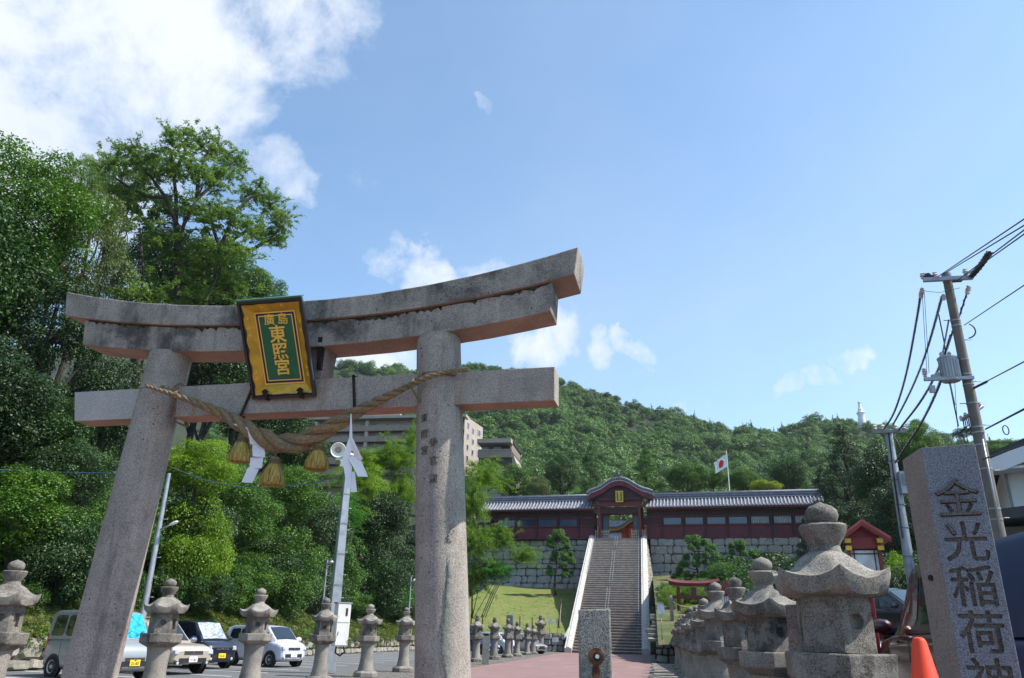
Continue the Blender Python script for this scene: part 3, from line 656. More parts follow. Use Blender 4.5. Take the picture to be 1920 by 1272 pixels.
def build_plaque():
    # plane: bottom at n=-.2, z=4.24; top at n=-.875, z=5.33; width .89 centred at u=-.385
    W, Hh = .90, 1.28
    up_l = Vector((0, -.675, 1.09)).normalized(); rt_l = Vector((1, 0, 0))
    o = empty('shrine_plaque', tw(-.385, -.19, 4.235), TR, 'black and gold framed shrine plaque with gold characters on green', 'plaque')
    nrm = rt_l.cross(up_l)    # towards the viewer
    P = lambda x, y, d=0: tuple(rt_l*x+up_l*y+nrm*d)
    def ringq(m, a, b, mi=0, sm=False):   # a, b: (x0,x1,y0,y1,d)
        A = [P(a[0], a[2], a[4]), P(a[1], a[2], a[4]), P(a[1], a[3], a[4]), P(a[0], a[3], a[4])]
        B = [P(b[0], b[2], b[4]), P(b[1], b[2], b[4]), P(b[1], b[3], b[4]), P(b[0], b[3], b[4])]
        m.add(A+B, [(i, (i+1) % 4, 4+(i+1) % 4, 4+i) for i in range(4)], mi)
    w = W/2
    m = MB(); ringq(m, (-w, w, 0, Hh, .0), (-w+.05, w-.05, .05, Hh-.05, -.12)); ringq(m, (-w, w, 0, Hh, 0), (-w, w, 0, Hh, .03)); ringq(m, (-w, w, 0, Hh, .03), (-w+.035, w-.035, .035, Hh-.035, .03)); ringq(m, (-w+.035, w-.035, .035, Hh-.035, .03), (-w+.035, w-.035, .035, Hh-.035, -.0))
    m.add([P(-w+.05, .05, -.12), P(w-.05, .05, -.12), P(w-.05, Hh-.05, -.12), P(-w+.05, Hh-.05, -.12)], [(3, 2, 1, 0)])
    m.build('frame', M['black'], o)
    ix0, ix1, iy0, iy1 = -.285, .285, .165, Hh-.165
    m = MB(); ringq(m, (-w+.045, w-.045, .045, Hh-.045, .012), (ix0, ix1, iy0, iy1, -.075)); m.build('gilded_border', M['gold'], o)
    # scalloped lacquer edge and scroll reliefs on the gold
    def onb(side, f, g):      # f along the side 0..1, g 0 outer .. 1 inner
        ox, oy = w-.045, Hh-.045
        d = .012+(-.075-.012)*g
        if side == 'L': x = -ox+(ix0+ox)*g; y0 = .045+(iy0-.045)*g; y1 = Hh-.045+(iy1-Hh+.045)*g; return P(x, y0+(y1-y0)*f, d)
        if side == 'R': x = ox+(ix1-ox)*g; y0 = .045+(iy0-.045)*g; y1 = Hh-.045+(iy1-Hh+.045)*g; return P(x, y0+(y1-y0)*f, d)
        x0 = -ox+(ix0+ox)*g; x1 = ox+(ix1-ox)*g
        y = (.045+(iy0-.045)*g) if side == 'B' else (Hh-.045+(iy1-Hh+.045)*g)
        return P(x0+(x1-x0)*f, y, d)
    lift = np.array(nrm)*.005
    for side, K in (('L', 60), ('R', 60), ('B', 40), ('T', 40)):
        V = []; F = []
        for i in range(K+1):
            f = i/K; c = 1 if side in 'LR' else .6
            h = .05+c*.11*abs(math.sin(f*math.pi*(5 if side in 'LR' else 3)))**2*(1 if (f*5 % 2) > .4 else .5)
            V += [np.array(onb(side, f, -.02))+lift, np.array(onb(side, f, h))+lift]
        F = [(2*i, 2*i+1, 2*i+3, 2*i+2) for i in range(K)]
        quick('scalloped_edge', V, F, M['black'], o)
    for side, fs in (('L', (.16, .24, .36, .68, .76, .88)), ('R', (.18, .27, .70, .80)), ('B', (.28, .72)), ('T', (.3, .7))):
        for f in fs:
            pts = []
            for i in range(15):
                q = i/14*math.pi*1.7; r = .032*(1-i/20); pts.append(np.array(onb(side, f+r*math.cos(q)*(.75 if side in 'LR' else 1.2), .33+r*4.2*math.sin(q)))+lift)
            MB().tube(pts, .006, 5).build('scroll_relief', M['gold_letter'], o)
    for a, b, d, mt, nm in (((ix0, ix1, iy0, iy1), .018, -.066, 'gold_letter', 'gold_line'), ((ix0+.018, ix1-.018, iy0+.018, iy1-.018), .028, -.070, 'indigo', 'indigo_line'), ((ix0+.046, ix1-.046, iy0+.046, iy1-.046), .014, -.066, 'gold_letter', 'gold_line')):
        m = MB(); x0, x1, y0, y1 = a; ringq(m, (x0, x1, y0, y1, d), (x0+b, x1-b, y0+b, y1-b, d)); m.build(nm, M[mt], o)
    MB().add([P(ix0, iy0, -.074), P(ix1, iy0, -.074), P(ix1, iy1, -.074), P(ix0, iy1, -.074)], [(0, 1, 2, 3)]).build('green_panel', M['green_panel'], o)
    R_ = tuple(rt_l); U_ = tuple(up_l)
    for s_, x, y, sz in (('廣', -.085, 1.005, .155), ('島', .10, 1.005, .155), ('東', 0, .805, .24), ('照', 0, .585, .225), ('宮', 0, .375, .225)):
        text('gold_character', s_, sz, M['gold_letter'], o, face_mat(P(x, y, -.068), R_, U_), extrude=.006, offset=.0038 if sz > .2 else .0008)
    m = MB(); m.add([P(-w-.01, Hh+.002, -.02), P(w+.01, Hh+.002, -.02), P(w+.01, Hh+.002, .045), P(-w-.01, Hh+.002, .045), P(-w-.01, Hh+.022, -.02), P(w+.01, Hh+.022, -.02), P(w+.01, Hh+.022, .045), P(-w-.01, Hh+.022, .045)], [(0, 3, 2, 1), (4, 5, 6, 7), (0, 1, 5, 4), (1, 2, 6, 5), (2, 3, 7, 6), (3, 0, 4, 7)])
    m.build('top_cap', M['verdigris'], o)
    for x in (-.24, .25):
        m = MB().box((0, 0, 0), (.05, .02, .13)); m.v = [P(x+v[0], .06+v[2], .035+v[1]) for v in m.v]
        m.prism([(-.05, 0), (.05, 0), (.03, .03), (.055, .05), (0, .085), (-.055, .05), (-.03, .03)], -.006, .006); k = len(m.v)-14; m.v[k:] = [P(x+v[0], .05+v[2], .04+v[1]) for v in m.v[k:]]
        m.build('bracket', M['iron'], o)
        MB().tube([P(x, 0, .02), P(x, -.03, -.05), (x, .12, -.06)], .022, 6).build('rusty_support', M['rust'], o)
    MB().prism([(.0, 4.60-4.235), (.07, 4.60-4.235), (.02, 5.02-4.235), (-.06, 5.02-4.235)], .40, .46, 'x').build('side_iron', M['iron'], o)
build_plaque()
def build_rope():
    o = empty('sacred_rope', TP, TR, 'thick twisted straw rope sagging below the torii tie beam', 'straw rope')
    key = np.array([(-2.30, -.40, 4.42, .022), (-1.89, -.40, 4.29, .03), (-1.5, -.33, 4.16, .048), (-1.05, -.28, 3.97, .075), (-.63, -.27, 3.71, .10), (-.33, -.27, 3.60, .112), (-.05, -.27, 3.60, .112), (.29, -.27, 3.76, .098), (.65, -.28, 3.97, .070), (1.0, -.31, 4.11, .05), (1.41, -.37, 4.27, .032), (1.8, -.42, 4.40, .024), (2.07, -.24, 4.46, .022)])
    K = 260; s = np.linspace(0, len(key)-1, K)
    C = np.stack([np.interp(s, range(len(key)), key[:, k]) for k in range(4)], 1)
    for _ in range(3):
        for k in range(4): C[8:-8, k] = np.convolve(C[:, k], np.ones(17)/17, 'same')[8:-8]
    P = C[:, :3]; Rr = C[:, 3]*1.1; T_ = np.gradient(P, axis=0); ds = np.linalg.norm(T_, axis=1); T_ /= ds[:, None]
    ph = np.cumsum(ds/(Rr*8.2))*2*math.pi
    N1 = np.cross(T_, np.array([0, 1, 0])); N1 /= np.linalg.norm(N1, axis=1)[:, None]; N2 = np.cross(T_, N1)
    for k in range(3):
        q = ph+k*2*math.pi/3; pts = P+(N1*np.cos(q)[:, None]+N2*np.sin(q)[:, None])*(Rr*.54)[:, None]
        MB().tube(list(pts), list(Rr*.53), 9).build('strand', M['rope'], o)
    rng = np.random.default_rng(3); V = []; F = []
    for i in range(1500):
        j = rng.integers(6, K-6); q = rng.uniform(0, 6.28); n_ = N1[j]*math.cos(q)+N2[j]*math.sin(q); c = P[j]+n_*Rr[j]*1.0; d = n_*rng.uniform(.1, .8)+T_[j]*rng.normal()*1.2+rng.normal(size=3)*.4; d[2] -= .3; d /= np.linalg.norm(d); l = rng.uniform(.015, .06)*(.5+Rr[j]*6); w = np.cross(d, n_)*.0016; b = len(V); V += [c-w, c+w, c+d*l+w*.3, c+d*l-w*.3]; F.append((b, b+1, b+2, b+3))
    tag(quick('loose_fibre', V, F, M['straw'], o, attr=rng.uniform(0, .8, len(F))), kind='stuff')
    # thin tie cords round the beam and pillar tops
    def cord(pts, r=.014):
        pts = np.array(pts, float); K = 60; s = np.linspace(0, len(pts)-1, K); c = np.stack([np.interp(s, range(len(pts)), pts[:, i]) for i in range(3)], 1)
        T_ = np.gradient(c, axis=0); T_ /= np.linalg.norm(T_, axis=1)[:, None]+1e-9; a = np.cross(T_, np.array([.3, .9, .2])); a /= np.linalg.norm(a, axis=1)[:, None]; b = np.cross(T_, a)
        L_ = np.concatenate([[0], np.cumsum(np.linalg.norm(np.diff(c, axis=0), axis=1))]); m = MB()
        for k in range(2):
            q = L_/.09*2*math.pi+k*math.pi; m.tube(list(c+(a*np.cos(q)[:, None]+b*np.sin(q)[:, None])*r*.6), r*.75, 6)
        m.build('tie_cord', M['rope'], o)
    for s, u in ((-1, -1.87), (1, 1.40)):
        cord([(u-.02*s, -.38, 4.27), (u-.10*s*-1-.12*s*0, -.30, 4.42), (u+.10*s, -.18, 4.51), (u+.12*s, .16, 4.51), (u+.14*s, .18, 4.0), (u+.12*s, -.17, 4.0), (u+.05*s, -.25, 4.12), (u-.01*s, -.38, 4.25)])
        cord([(u-.04, -.40, 4.24), (u+.04, -.42, 4.30), (u+.03, -.36, 4.33), (u-.03, -.35, 4.27), (u, -.41, 4.22)], .016)
    # wrap round the pillars, behind
    for s, u, zz in ((-1, -2.02, 4.43), (1, 1.61, 4.43)):
        pts = []
        a0, a1 = (math.radians(250), math.radians(60)) if s < 0 else (math.radians(290), math.radians(480))
        for i in range(24):
            q = a0+(a1-a0)*i/23; pts.append((u+.31*math.cos(q), .31*math.sin(q), zz+.04*i/23))
        cord(pts, .02)
build_rope()
def build_tassel(u, n, zt, zb, label, rz):
    h = zt-zb; o = empty('straw_tassel', tw(u, n, zb), TR+rz, label, 'tassel', 'straw tassels hanging from the sacred rope')
    R_ = .155
    # neck
    m = MB(); m.lathe([(.045, h), (.062, h-.02), (.058, h*.80), (.072, h*.72)], 20); m.tube([(0, 0, h), (0, 0, h+.14)], .012, 6); m.build('neck', M['rope'], o)
    for k in range(3): 
        z = h*.74+k*.022; MB().lathe([(.062, z), (.076, z+.01), (.062, z+.02)], 20, cap=False).build('binding', M['rope'], o)
    rng = np.random.default_rng(int(u*100) % 97+5); V = []; F = []; lv = []
    for i in range(900):
        q = rng.uniform(0, 2*math.pi); rr = math.sqrt(rng.uniform(.25, 1)); prev = None; zb_ = rng.uniform(-.015, .03); j = rng.uniform(-.05, .05)
        w = rng.uniform(.003, .006); pts = []
        for f in (0, .35, .7, 1):
            r = (.06+(R_-.06)*math.sin(f*math.pi/2)**.8)*(rr if f > 0 else rr)+rng.normal()*.004; z = h*.76*(1-f)+zb_*f
            pts.append(np.array([r*math.cos(q+j*f), r*math.sin(q+j*f), z]))
        tv = np.array([-math.sin(q), math.cos(q), 0])*w; b = len(V)
        for p in pts: V += [p-tv, p+tv]
        for k in range(3): F.append((b+2*k, b+2*k+1, b+2*k+3, b+2*k+2)); lv.append(np.clip(rng.normal(.5, .3), 0, 1))
    quick('straw_skirt', V, F, M['straw'], o, attr=lv)
    MB().lathe([(.058, h*.76), (.10, h*.5), (.135, h*.2), (.138, .02), (.02, .0)], 20).build('straw_core', M['rope'], o)
build_tassel(-.84, -.27, 3.72, 3.40, 'left straw tassel of the three under the rope, beside the zigzag paper', 0)
build_tassel(-.36, -.27, 3.44, 3.10, 'middle straw tassel, lowest of the three, at the bottom of the rope sag', 1)
build_tassel(.21, -.27, 3.58, 3.28, 'right straw tassel of the three, nearest the loudspeaker pole', 2)
def build_shide(name, label, strips):
    o = empty(name, tw(strips[0][0][0], strips[0][0][1], strips[0][0][2]), TR, label, 'paper streamer', 'white folded paper streamers on the rope')
    ox, oy, oz = strips[0][0][:3]
    for st in strips:
        m = MB()
        for i in range(len(st)-1):
            (x0, y0, z0, w0, a0), (x1, y1, z1, w1, a1) = [(*p, .05, 0)[:5] if len(p) == 3 else p for p in (st[i], st[i+1])]
            if i == 0 and len(st[0]) == 3: w0 = .01
            c0 = (x0-ox, y0-oy, z0-oz); c1 = (x1-ox, y1-oy, z1-oz)
            m.add([(c0[0]-w0*math.cos(a0), c0[1]-w0*math.sin(a0), c0[2]), (c0[0]+w0*math.cos(a0), c0[1]+w0*math.sin(a0), c0[2]), (c1[0]+w1*math.cos(a1), c1[1]+w1*math.sin(a1), c1[2]), (c1[0]-w1*math.cos(a1), c1[1]-w1*math.sin(a1), c1[2])], [(0, 1, 2, 3)])
        m.build('paper_fold', M['paper'], o, fixn=False)
build_shide('paper_streamer', 'white zigzag paper streamer beside the left straw tassel', [
    [(-.90, -.36, 3.86, .05, .3), (-.72, -.33, 3.76, .055, .1)], [(-.70, -.32, 3.77, .055, .5), (-.635, -.31, 3.60, .06, .3)], [(-.60, -.30, 3.60, .075, .2), (-.56, -.31, 3.44, .075, .5)], [(-.60, -.29, 3.44, .085, .1), (-.59, -.30, 3.30, .08, .1)], [(-.62, -.30, 3.30, .07, .4), (-.66, -.33, 3.12, .065, .4)]])
build_shide('paper_streamer', 'large white paper streamer with split tails in front of the loudspeaker pole', [
    [(.64, -.36, 3.93, .006, .2), (.67, -.36, 3.62, .02, .2)], [(.67, -.36, 3.62, .025, .6), (.62, -.36, 3.28, .055, .6)], [(.68, -.37, 3.62, .02, .1), (.79, -.34, 3.36, .06, -.3)], [(.72, -.34, 3.40, .07, .2), (.86, -.33, 3.16, .06, .3)], [(.64, -.35, 3.36, .05, .4), (.70, -.34, 3.02, .025, .4)], [(.73, -.33, 3.22, .02, .1), (.76, -.33, 2.98, .04, .1)]])
# ================================================================ stone lanterns
def hexr(q): return math.cos(math.pi/6)/math.cos(((q+math.pi/6) % (math.pi/3))-math.pi/6)   # flats face 0, 60 ...
def hexpt(q, R_, z, rot=math.pi/6):
    return (R_*math.cos(q), R_*math.sin(q), z)
def lantern_meshes(seed, capR=.425, lotus=1.0, shaftR=.19, light=False):
    rng = random.Random(seed); ms = {}
    r6 = math.pi/6
    def hexl(prof, name, mat, bev=.012, rough=.008, n=6):
        return MB().lathe(prof, n, rot=r6, smooth=False).mesh(name, mat, bevel=bev, seg=2, rough=rough)
    st = M['lantern_light'] if light else M['lantern']
    ms['base'] = hexl([(.40, 0), (.42, .03), (.42, .15), (.36, .20), (.27, .225)], 'base', st)
    pr = []
    for i in range(13):
        f = i/12; pr.append((shaftR*(1+.42*(1-f)**2.2+.22*f**4), .22+f*.87))
    ms['shaft'] = MB().lathe(pr, 20, rot=r6).mesh('shaft', M['lantern_light'], rough=.01)
    ms['platform'] = hexl([(.24, 1.085), (.38, 1.17), (.39, 1.19), (.40, 1.335), (.385, 1.345), (.1, 1.345)], 'platform', st, .012, .012)
    # fire box with openings
    m = MB(); Rb, Rt, zb, zt = .275, .265, 1.345, 1.72; K = 16; th = .06
    for s in range(6):
        a0 = r6+s*math.pi/3-math.pi/3; a1 = a0+math.pi/3
        A = np.array([Rb*math.cos(a0), Rb*math.sin(a0), zb]); B = np.array([Rb*math.cos(a1), Rb*math.sin(a1), zb]); Cc = np.array([Rt*math.cos(a1), Rt*math.sin(a1), zt]); D = np.array([Rt*math.cos(a0), Rt*math.sin(a0), zt])
        nrm = np.cross(B-A, D-A); nrm /= np.linalg.norm(nrm)
        P = lambda u, v, d=0: (A*(1-u)+B*u)*(1-v)+(D*(1-u)+Cc*u)*v-nrm*d
        kind = ('rect', 'solid', 'round', 'rect', 'solid', 'round')[s]
        if kind == 'solid': m.add([P(0, 0), P(1, 0), P(1, 1), P(0, 1)], [(0, 1, 2, 3)]); continue
        outer = [(t_, 0) for t_ in (0, .25, .5, .75)]+[(1, t_) for t_ in (0, .25, .5, .75)]+[(1-t_, 1) for t_ in (0, .25, .5, .75)]+[(0, 1-t_) for t_ in (0, .25, .5, .75)]
        if kind == 'rect': inner = [(.5+(u-.5)*.40, .46+(v-.5)*.52) for u, v in outer]
        else: inner = [(.5+.20*math.cos(math.atan2(v-.5, u-.5)), .55+.145*math.sin(math.atan2(v-.5, u-.5))) for u, v in outer]
        V = [P(u, v) for u, v in outer]+[P(u, v) for u, v in inner]+[P(u, v, th) for u, v in inner]
        m.add(V, [(i, (i+1) % 16, 16+(i+1) % 16, 16+i) for i in range(16)]+[(16+i, 16+(i+1) % 16, 32+(i+1) % 16, 32+i) for i in range(16)]+[tuple(range(32, 48))])
    ms['fire_box'] = m.mesh('fire_box', M['lantern'], bevel=.006, rough=.006)
    # roof with upturned corners
    vs = []; fs = []; n = 48; lv = [0, .25, .5, .7, .85, .95, 1.0]
    def ring(R_, z, lift, k=1.0):
        out = []
        for j in range(n):
            q = 2*math.pi*j/n; c = abs(((q+math.pi/3-math.pi/6) % (math.pi/3))/(math.pi/6)-1)   # 1 at corners q=30+60k
            c = abs(((q) % (math.pi/3))/(math.pi/6)-1); c = 1-c if False else c
            # corners sit at 30 deg + 60k  -> distance from flat centre
            x = ((q+math.pi/6) % (math.pi/3))-math.pi/6; e = abs(x)/(math.pi/6)
            rr = R_*(k*math.cos(math.pi/6)/math.cos(x)+(1-k)); out.append((rr*math.cos(q), rr*math.sin(q), z+lift*e**2.4))
        return out
    rings = []
    zE, zT = 1.845, 2.035
    for f in lv:
        R_ = .13+(capR-.13)*f; z = zT-(zT-zE)*(f**.72*.62+f*.38) if f < 1 else zE
        rings.append(ring(R_*(1+.03*(f > .9)), zT-(zT-zE)*math.sin(f*math.pi/2)**1.5, .075*f**3.5, min(1, f*1.6)))
    rings.append(ring(capR*1.02, zE-.05, .07)); rings.append(ring(capR*.96, zE-.115, .055)); rings.append(ring(capR*.80, zE-.125, .02)); rings.append(ring(.26, zE-.13, 0)); 
    ms['roof'] = MB().loft(rings, smooth=True).mesh('roof', M['lantern_roof'], rough=.016, sharp=50)
    # neck, lotus cup and jewel
    L_ = lotus
    ms['lotus'] = MB().lathe([(.13, 2.02), (.115, 2.05), (.108*L_, 2.08), (.13*L_, 2.12), (.165*L_, 2.18), (.175*L_, 2.225), (.16*L_, 2.24), (.08, 2.24)], 20).mesh('lotus', st, rough=.008)
    ms['jewel'] = MB().lathe([(.08, 2.24), (.108*L_, 2.262), (.122*L_, 2.305), (.115*L_, 2.345), (.08*L_, 2.378), (.03, 2.396), (.004, 2.41)], 20).mesh('jewel', st, rough=.006)
    return ms
LK = [lantern_meshes(1), lantern_meshes(2, .41, .92, .18), lantern_meshes(3, .45, 1.0, .20, True), lantern_meshes(4, .39, .95, .175)]
def lantern(k, x, y, z=0, sc=1.0, rz=0.0, label='', group='', lean=0.0):
    o = empty('stone_lantern', (x, y, z), rz, label, 'stone lantern', group, sc); o.rotation_euler = (lean, lean*.5, rz)
    for nm, me in LK[k].items(): link(bpy.data.objects.new(nm, me), o)
    return o
LG = 'stone lanterns in the row left of the path'
def lrow(px, pyt, k, label, sc=None, X=-9.62):
    p = at(px, pyt, X=X) if sc is None else at(px, pyt, X=X)
    s = p[2]/2.405
    return lantern(k, p[0], p[1], 0, s, random.uniform(-.05, .05), label, LG, random.uniform(-.012, .012))
lrow(33, 1050, 0, 'stone lantern cut by the left edge of the photo, beside the silver van')
lrow(321, 1085, 0, 'stone lantern in front of the beige car, right of the torii left pillar')
lrow(491, 1103, 2, 'stone lantern in front of the pale lilac car')
lrow(613, 1121, 3, 'stone lantern in front of the steel loudspeaker pole')
lrow(696, 1133, 2, 'pale stone lantern standing alone right of the cream cabinet')
lrow(763, 1139, 1, 'stone lantern touching the left edge of the torii right pillar')
for px, py, k, lb in ((895, 1153, 1, 'small stone lantern just right of the torii right pillar'), (928, 1157, 1, 'small stone lantern behind the short marker post'), (953, 1160, 3, 'small stone lantern left of the dark notice slab'), (970, 1165, 1, 'small stone lantern right of the dark notice slab'), (989, 1168, 3, 'small stone lantern third from the far end of the left row'), (1000, 1171, 1, 'small stone lantern half hidden before the tall last one')):
    lrow(px, py, k, lb)
p = at(1014, 1153, Y=72); lantern(0, p[0], p[1], 0, p[2]/2.405, .1, 'tall slender stone lantern ending the left row by the lawn', LG)
RG = 'stone lanterns in the row right of the path'
for px, py, k, X, lb in ((1537, 943, 0, 1.33, 'largest stone lantern, front of the right row, beside the red signboard'), (1427, 1045, 2, 1.32, 'stone lantern with pitted pale roof, second in the right row'), (1377, 1082, 1, 1.34, 'stone lantern with broad dark jewel, third in the right row'), (1340, 1092, 0, 1.30, 'stone lantern fourth in the right row, its jewel before the small red shrine')):
    p = at(px, py, X=X); lantern(k, p[0], p[1], 0, p[2]/2.405, random.uniform(-.04, .04), lb, RG)
base = at(1340, 1092, X=1.30)
names = ['fifth', 'sixth', 'seventh', 'eighth', 'ninth', 'tenth', 'eleventh', 'twelfth']
for i in range(8):
    y = base[1]+3.3*(i+1); s = [.99, .97, 1.0, .95, .98, .96, .98, .95][i]
    lantern((1, 3, 0, 1, 3, 1, 0, 3)[i], 1.28+random.uniform(-.04, .04), y, 0, s, random.uniform(-.05, .05), 'stone lantern %s from the front in the right row' % names[i], RG, random.uniform(-.01, .01))
# ================================================================ posts, stele, cone
def stone_post(name, px0, px1, pyt, D, depth, mats, label, cat, rz=0.0, top=.0, h=None):
    a = at(px0, pyt, D=D); b = at(px1, pyt, D=D); c = (a+b)/2; w = np.linalg.norm((b-a)[:2])
    o = empty(name, (c[0], c[1], H(c[0], c[1])), math.atan2(b[1]-a[1], b[0]-a[0])+rz, label, cat)
    m = MB().box((0, depth/2, c[2]/2), (w, depth, c[2])); m.build('stone_shaft', mats, o, bevel=.012, seg=2, rough=.008); return o, w, c[2]
o, w, h = stone_post('bollard', 1085, 1144, 1142, 5.3, .17, M['bollard'], 'speckled grey stone post with a rusty bolt hole, standing in the path', 'stone post')
zb = at(1116, 1231, D=5.3)[2]
MB().lathe([(.052, 0), (.05, .006), (.032, .008)], 24, (0, 0, 0)).build('rust_stain', M['rust'], o).matrix_local = Matrix.Translation((.008, -.001, zb))@Matrix.Rotation(math.pi/2, 4, 'X')
MB().lathe([(.020, .0), (.026, .012), (.017, .014), (.014, .008)], 18).build('iron_ring', M['iron'], o).matrix_local = Matrix.Translation((.012, -.006, zb))@Matrix.Rotation(math.pi/2, 4, 'X')
MB().lathe([(.013, 0), (.013, .013)], 14).build('bolt_hole', M['paper'], o).matrix_local = Matrix.Translation((.013, -.006, zb))@Matrix.Rotation(math.pi/2, 4, 'X')
V = []; K = 12
for i in range(K+1):
    f = i/K; ww = .016+.012*math.sin(f*9)+.01*f; V += [(.006-ww, -.0035, zb-.04-f*.28), (.006+ww*.8, -.0035, zb-.04-f*.28)]
quick('rust_stain', V, [(2*i, 2*i+1, 2*i+3, 2*i+2) for i in range(K)], M['rust'], o)
o, w, h = stone_post('stone_post', 1470, 1495, 1133, 7.4, .16, M['post_red'], 'reddish weathered square post squeezed between the first two right lanterns', 'stone post', rz=-.25)
stone_post('stone_post', 905, 918, 1193, 42, .4, M['bollard'], 'thin leaning marker post beside the small stone lanterns', 'stone post')
def build_stele():
    A = np.array([1.71, 5.10]); B = np.array([1.99, 5.01]); Cc = np.array([1.74, 5.55]) 
    # near corner A, right corner B, far-left corner C
    ang = math.atan2(B[1]-A[1], B[0]-A[0]); w = np.linalg.norm(B-A)
    o = empty('inscribed_pillar', (A[0], A[1], .0), ang, 'tall polished grey granite pillar carved with large characters', 'stone pillar')
    zg = .55; zt = 2.6; dep = .34; sk = -.12
    m = MB().add([(0, 0, zg), (w, 0, zg), (w+sk, dep, zg), (sk, dep, zg), (0, 0, zt), (w, 0, zt), (w+sk, dep, zt), (sk, dep, zt)],
                 [(0, 3, 2, 1), (4, 5, 6, 7), (0, 1, 5, 4), (1, 2, 6, 5), (2, 3, 7, 6), (3, 0, 4, 7)])
    m.m = [0, 0, 0, 1, 1, 1]
    sh = m.build('shaft', [M['stele'], M['stele_side'], M['carve']], o, bevel=.003)
    MB().box((w/2+sk/2, dep/2, .275), (w+.5, dep+.5, .55)).build('plinth', M['stele_side'], o, bevel=.02)
    # carve the characters with a boolean cut, keep the result as plain mesh
    chars = '金光稲荷神社'; size = .243; pitch = .252; n0 = len(sh.data.polygons)
    for q, (dx, dz) in enumerate(((0, 0), (.0032, .0012), (-.0030, -.0014), (.0010, -.0034), (-.0012, .0030))):
        bm = bmesh.new()
        for i, ch in enumerate(chars):
            me = text_mesh(ch, size, .0125+.0009*q, 0.0); M4 = face_mat((w*.505+dx, 0, 2.258-i*pitch+dz), (1, 0, 0), (0, 0, 1)); tmp = me.copy(); tmp.transform(M4); bm.from_mesh(tmp)
        bmesh.ops.remove_doubles(bm, verts=bm.verts, dist=1e-6); tm = bpy.data.meshes.new('characters'); bm.to_mesh(tm); bm.free(); tm.materials.clear(); tm.materials.append(M['carve'])
        co = bpy.data.objects.new('characters', tm); COL.objects.link(co); co.parent = o
        md = sh.modifiers.new('cut', 'BOOLEAN'); md.operation = 'DIFFERENCE'; md.object = co; md.solver = 'EXACT'
        dg = bpy.context.evaluated_depsgraph_get(); dg.update(); nm = bpy.data.meshes.new_from_object(sh.evaluated_get(dg)); sh.modifiers.remove(md)
        if len(nm.polygons) > 20: sh.data = nm
        COL.objects.unlink(co); bpy.data.objects.remove(co)
    for p in sh.data.polygons:
        if all(abs(sh.data.vertices[v].co.y) < .0175 for v in p.vertices) and p.center.y > .0010 and .004 < p.center.x < w-.004: p.material_index = 2
    for k, mt in enumerate((M['stele'], M['stele_side'], M['carve'])):
        if k < len(sh.data.materials): sh.data.materials[k] = mt
        else: sh.data.materials.append(mt)
    MB().tube([(-.005+sk*.5, dep*.5, 1.83), (-.012+sk*.5, dep*.5-.006, 1.83)], .018, 12).build('iron_pin', M['iron'], o)
build_stele()
p = at(1722, 1195, D=4.4); zc = H(p[0], p[1])
cz = .55 if False else zc
o = empty('traffic_cone', (p[0], p[1], p[2]-.72), 0, 'plain orange traffic cone at the foot of the inscribed pillar', 'traffic cone')
MB().lathe([(.16, .03), (.145, .05), (.032, .70), (.024, .715), (.01, .72)], 32).build('cone_body', M['cone'], o)
MB().box((0, 0, .015), (.38, .38, .03)).build('foot', M['cone'], o, bevel=.008)
ob = empty('kerb_block', (p[0], p[1], 0), 0, 'low granite block under the orange traffic cone', 'stone block')
MB().box((0, 0, (p[2]-.72)/2), (.5, .5, (p[2]-.72))).build('block', M['stele_side'], ob, bevel=.02)
# ================================================================ walls of separate stones
def stone_wall(parent, surf, u0, u1, v0, v1, rowh, wid, mats, seed, bulge=.035, gap=.014, name='stone', limit=300, wob=.16, vlim=None, backing=True):
    rng = random.Random(seed); v = v0; n = 0; rest = MB(); rows = []
    while v < v1-.05:
        h = min(rowh*rng.uniform(.65, 1.4), v1-v); 
        if v1-(v+h) < rowh*.4: h = v1-v
        rows.append((v, v+h)); v += h
    for (a, b) in rows:
        u = u0-rng.uniform(0, wid*.5)
        while u < u1:
            w = wid*rng.uniform(.5, 1.6); ua, ub = max(u, u0), min(u+w, u1); u += w
            if ub-ua < wid*.2: continue
            if vlim and not vlim((ua+ub)/2, (a+b)/2): continue
            j = lambda s=1.0: rng.uniform(-wob, wob)*rowh*s
            c = min(ub-ua, b-a)*rng.uniform(.10, .26); g = gap
            pts = [(ua+g+c, a+g+j(.5)), (ub-g-c, a+g+j(.5)), (ub-g+j(.3), a+g+c), (ub-g+j(.3), b-g-c), (ub-g-c, b-g+j(.5)), (ua+g+c, b-g+j(.5)), (ua+g+j(.3), b-g-c), (ua+g+j(.3), a+g+c)]
            cu, cv = (ua+ub)/2+j(.4), (a+b)/2+j(.4); bl = bulge*rng.uniform(.6, 1.5)
            V = []
            for (pu, pv) in pts:
                p, nr = surf(pu, pv); V.append(p-nr*.06)
            for (pu, pv) in pts:
                q = .80; p, nr = surf(cu+(pu-cu)*q, cv+(pv-cv)*q); V.append(p+nr*bl*rng.uniform(.85, 1.1))
            F = [(i, (i+1) % 8, 8+(i+1) % 8, 8+i) for i in range(8)]+[tuple(range(8, 16))]
            if n < limit:
                o = MB().add(V, F).build(name, mats[rng.randrange(len(mats))], parent, weld=False, fixn=False); n += 1
            else: rest.add(V, F)
    if rest.v: tag(rest.build(name+'_course', mats[0], parent, weld=False, fixn=False), kind='stuff')
    if backing:
        K = 24; J = 8; V = []
        for jv in range(J+1):
            for i in range(K+1):
                p, nr = surf(u0+(u1-u0)*i/K, v0+(v1-v0)*jv/J); V.append(p-nr*.045)
        F = [(jv*(K+1)+i, jv*(K+1)+i+1, (jv+1)*(K+1)+i+1, (jv+1)*(K+1)+i) for jv in range(J) for i in range(K)]
        quick('joint_bed', V, F, M['joint'], parent)
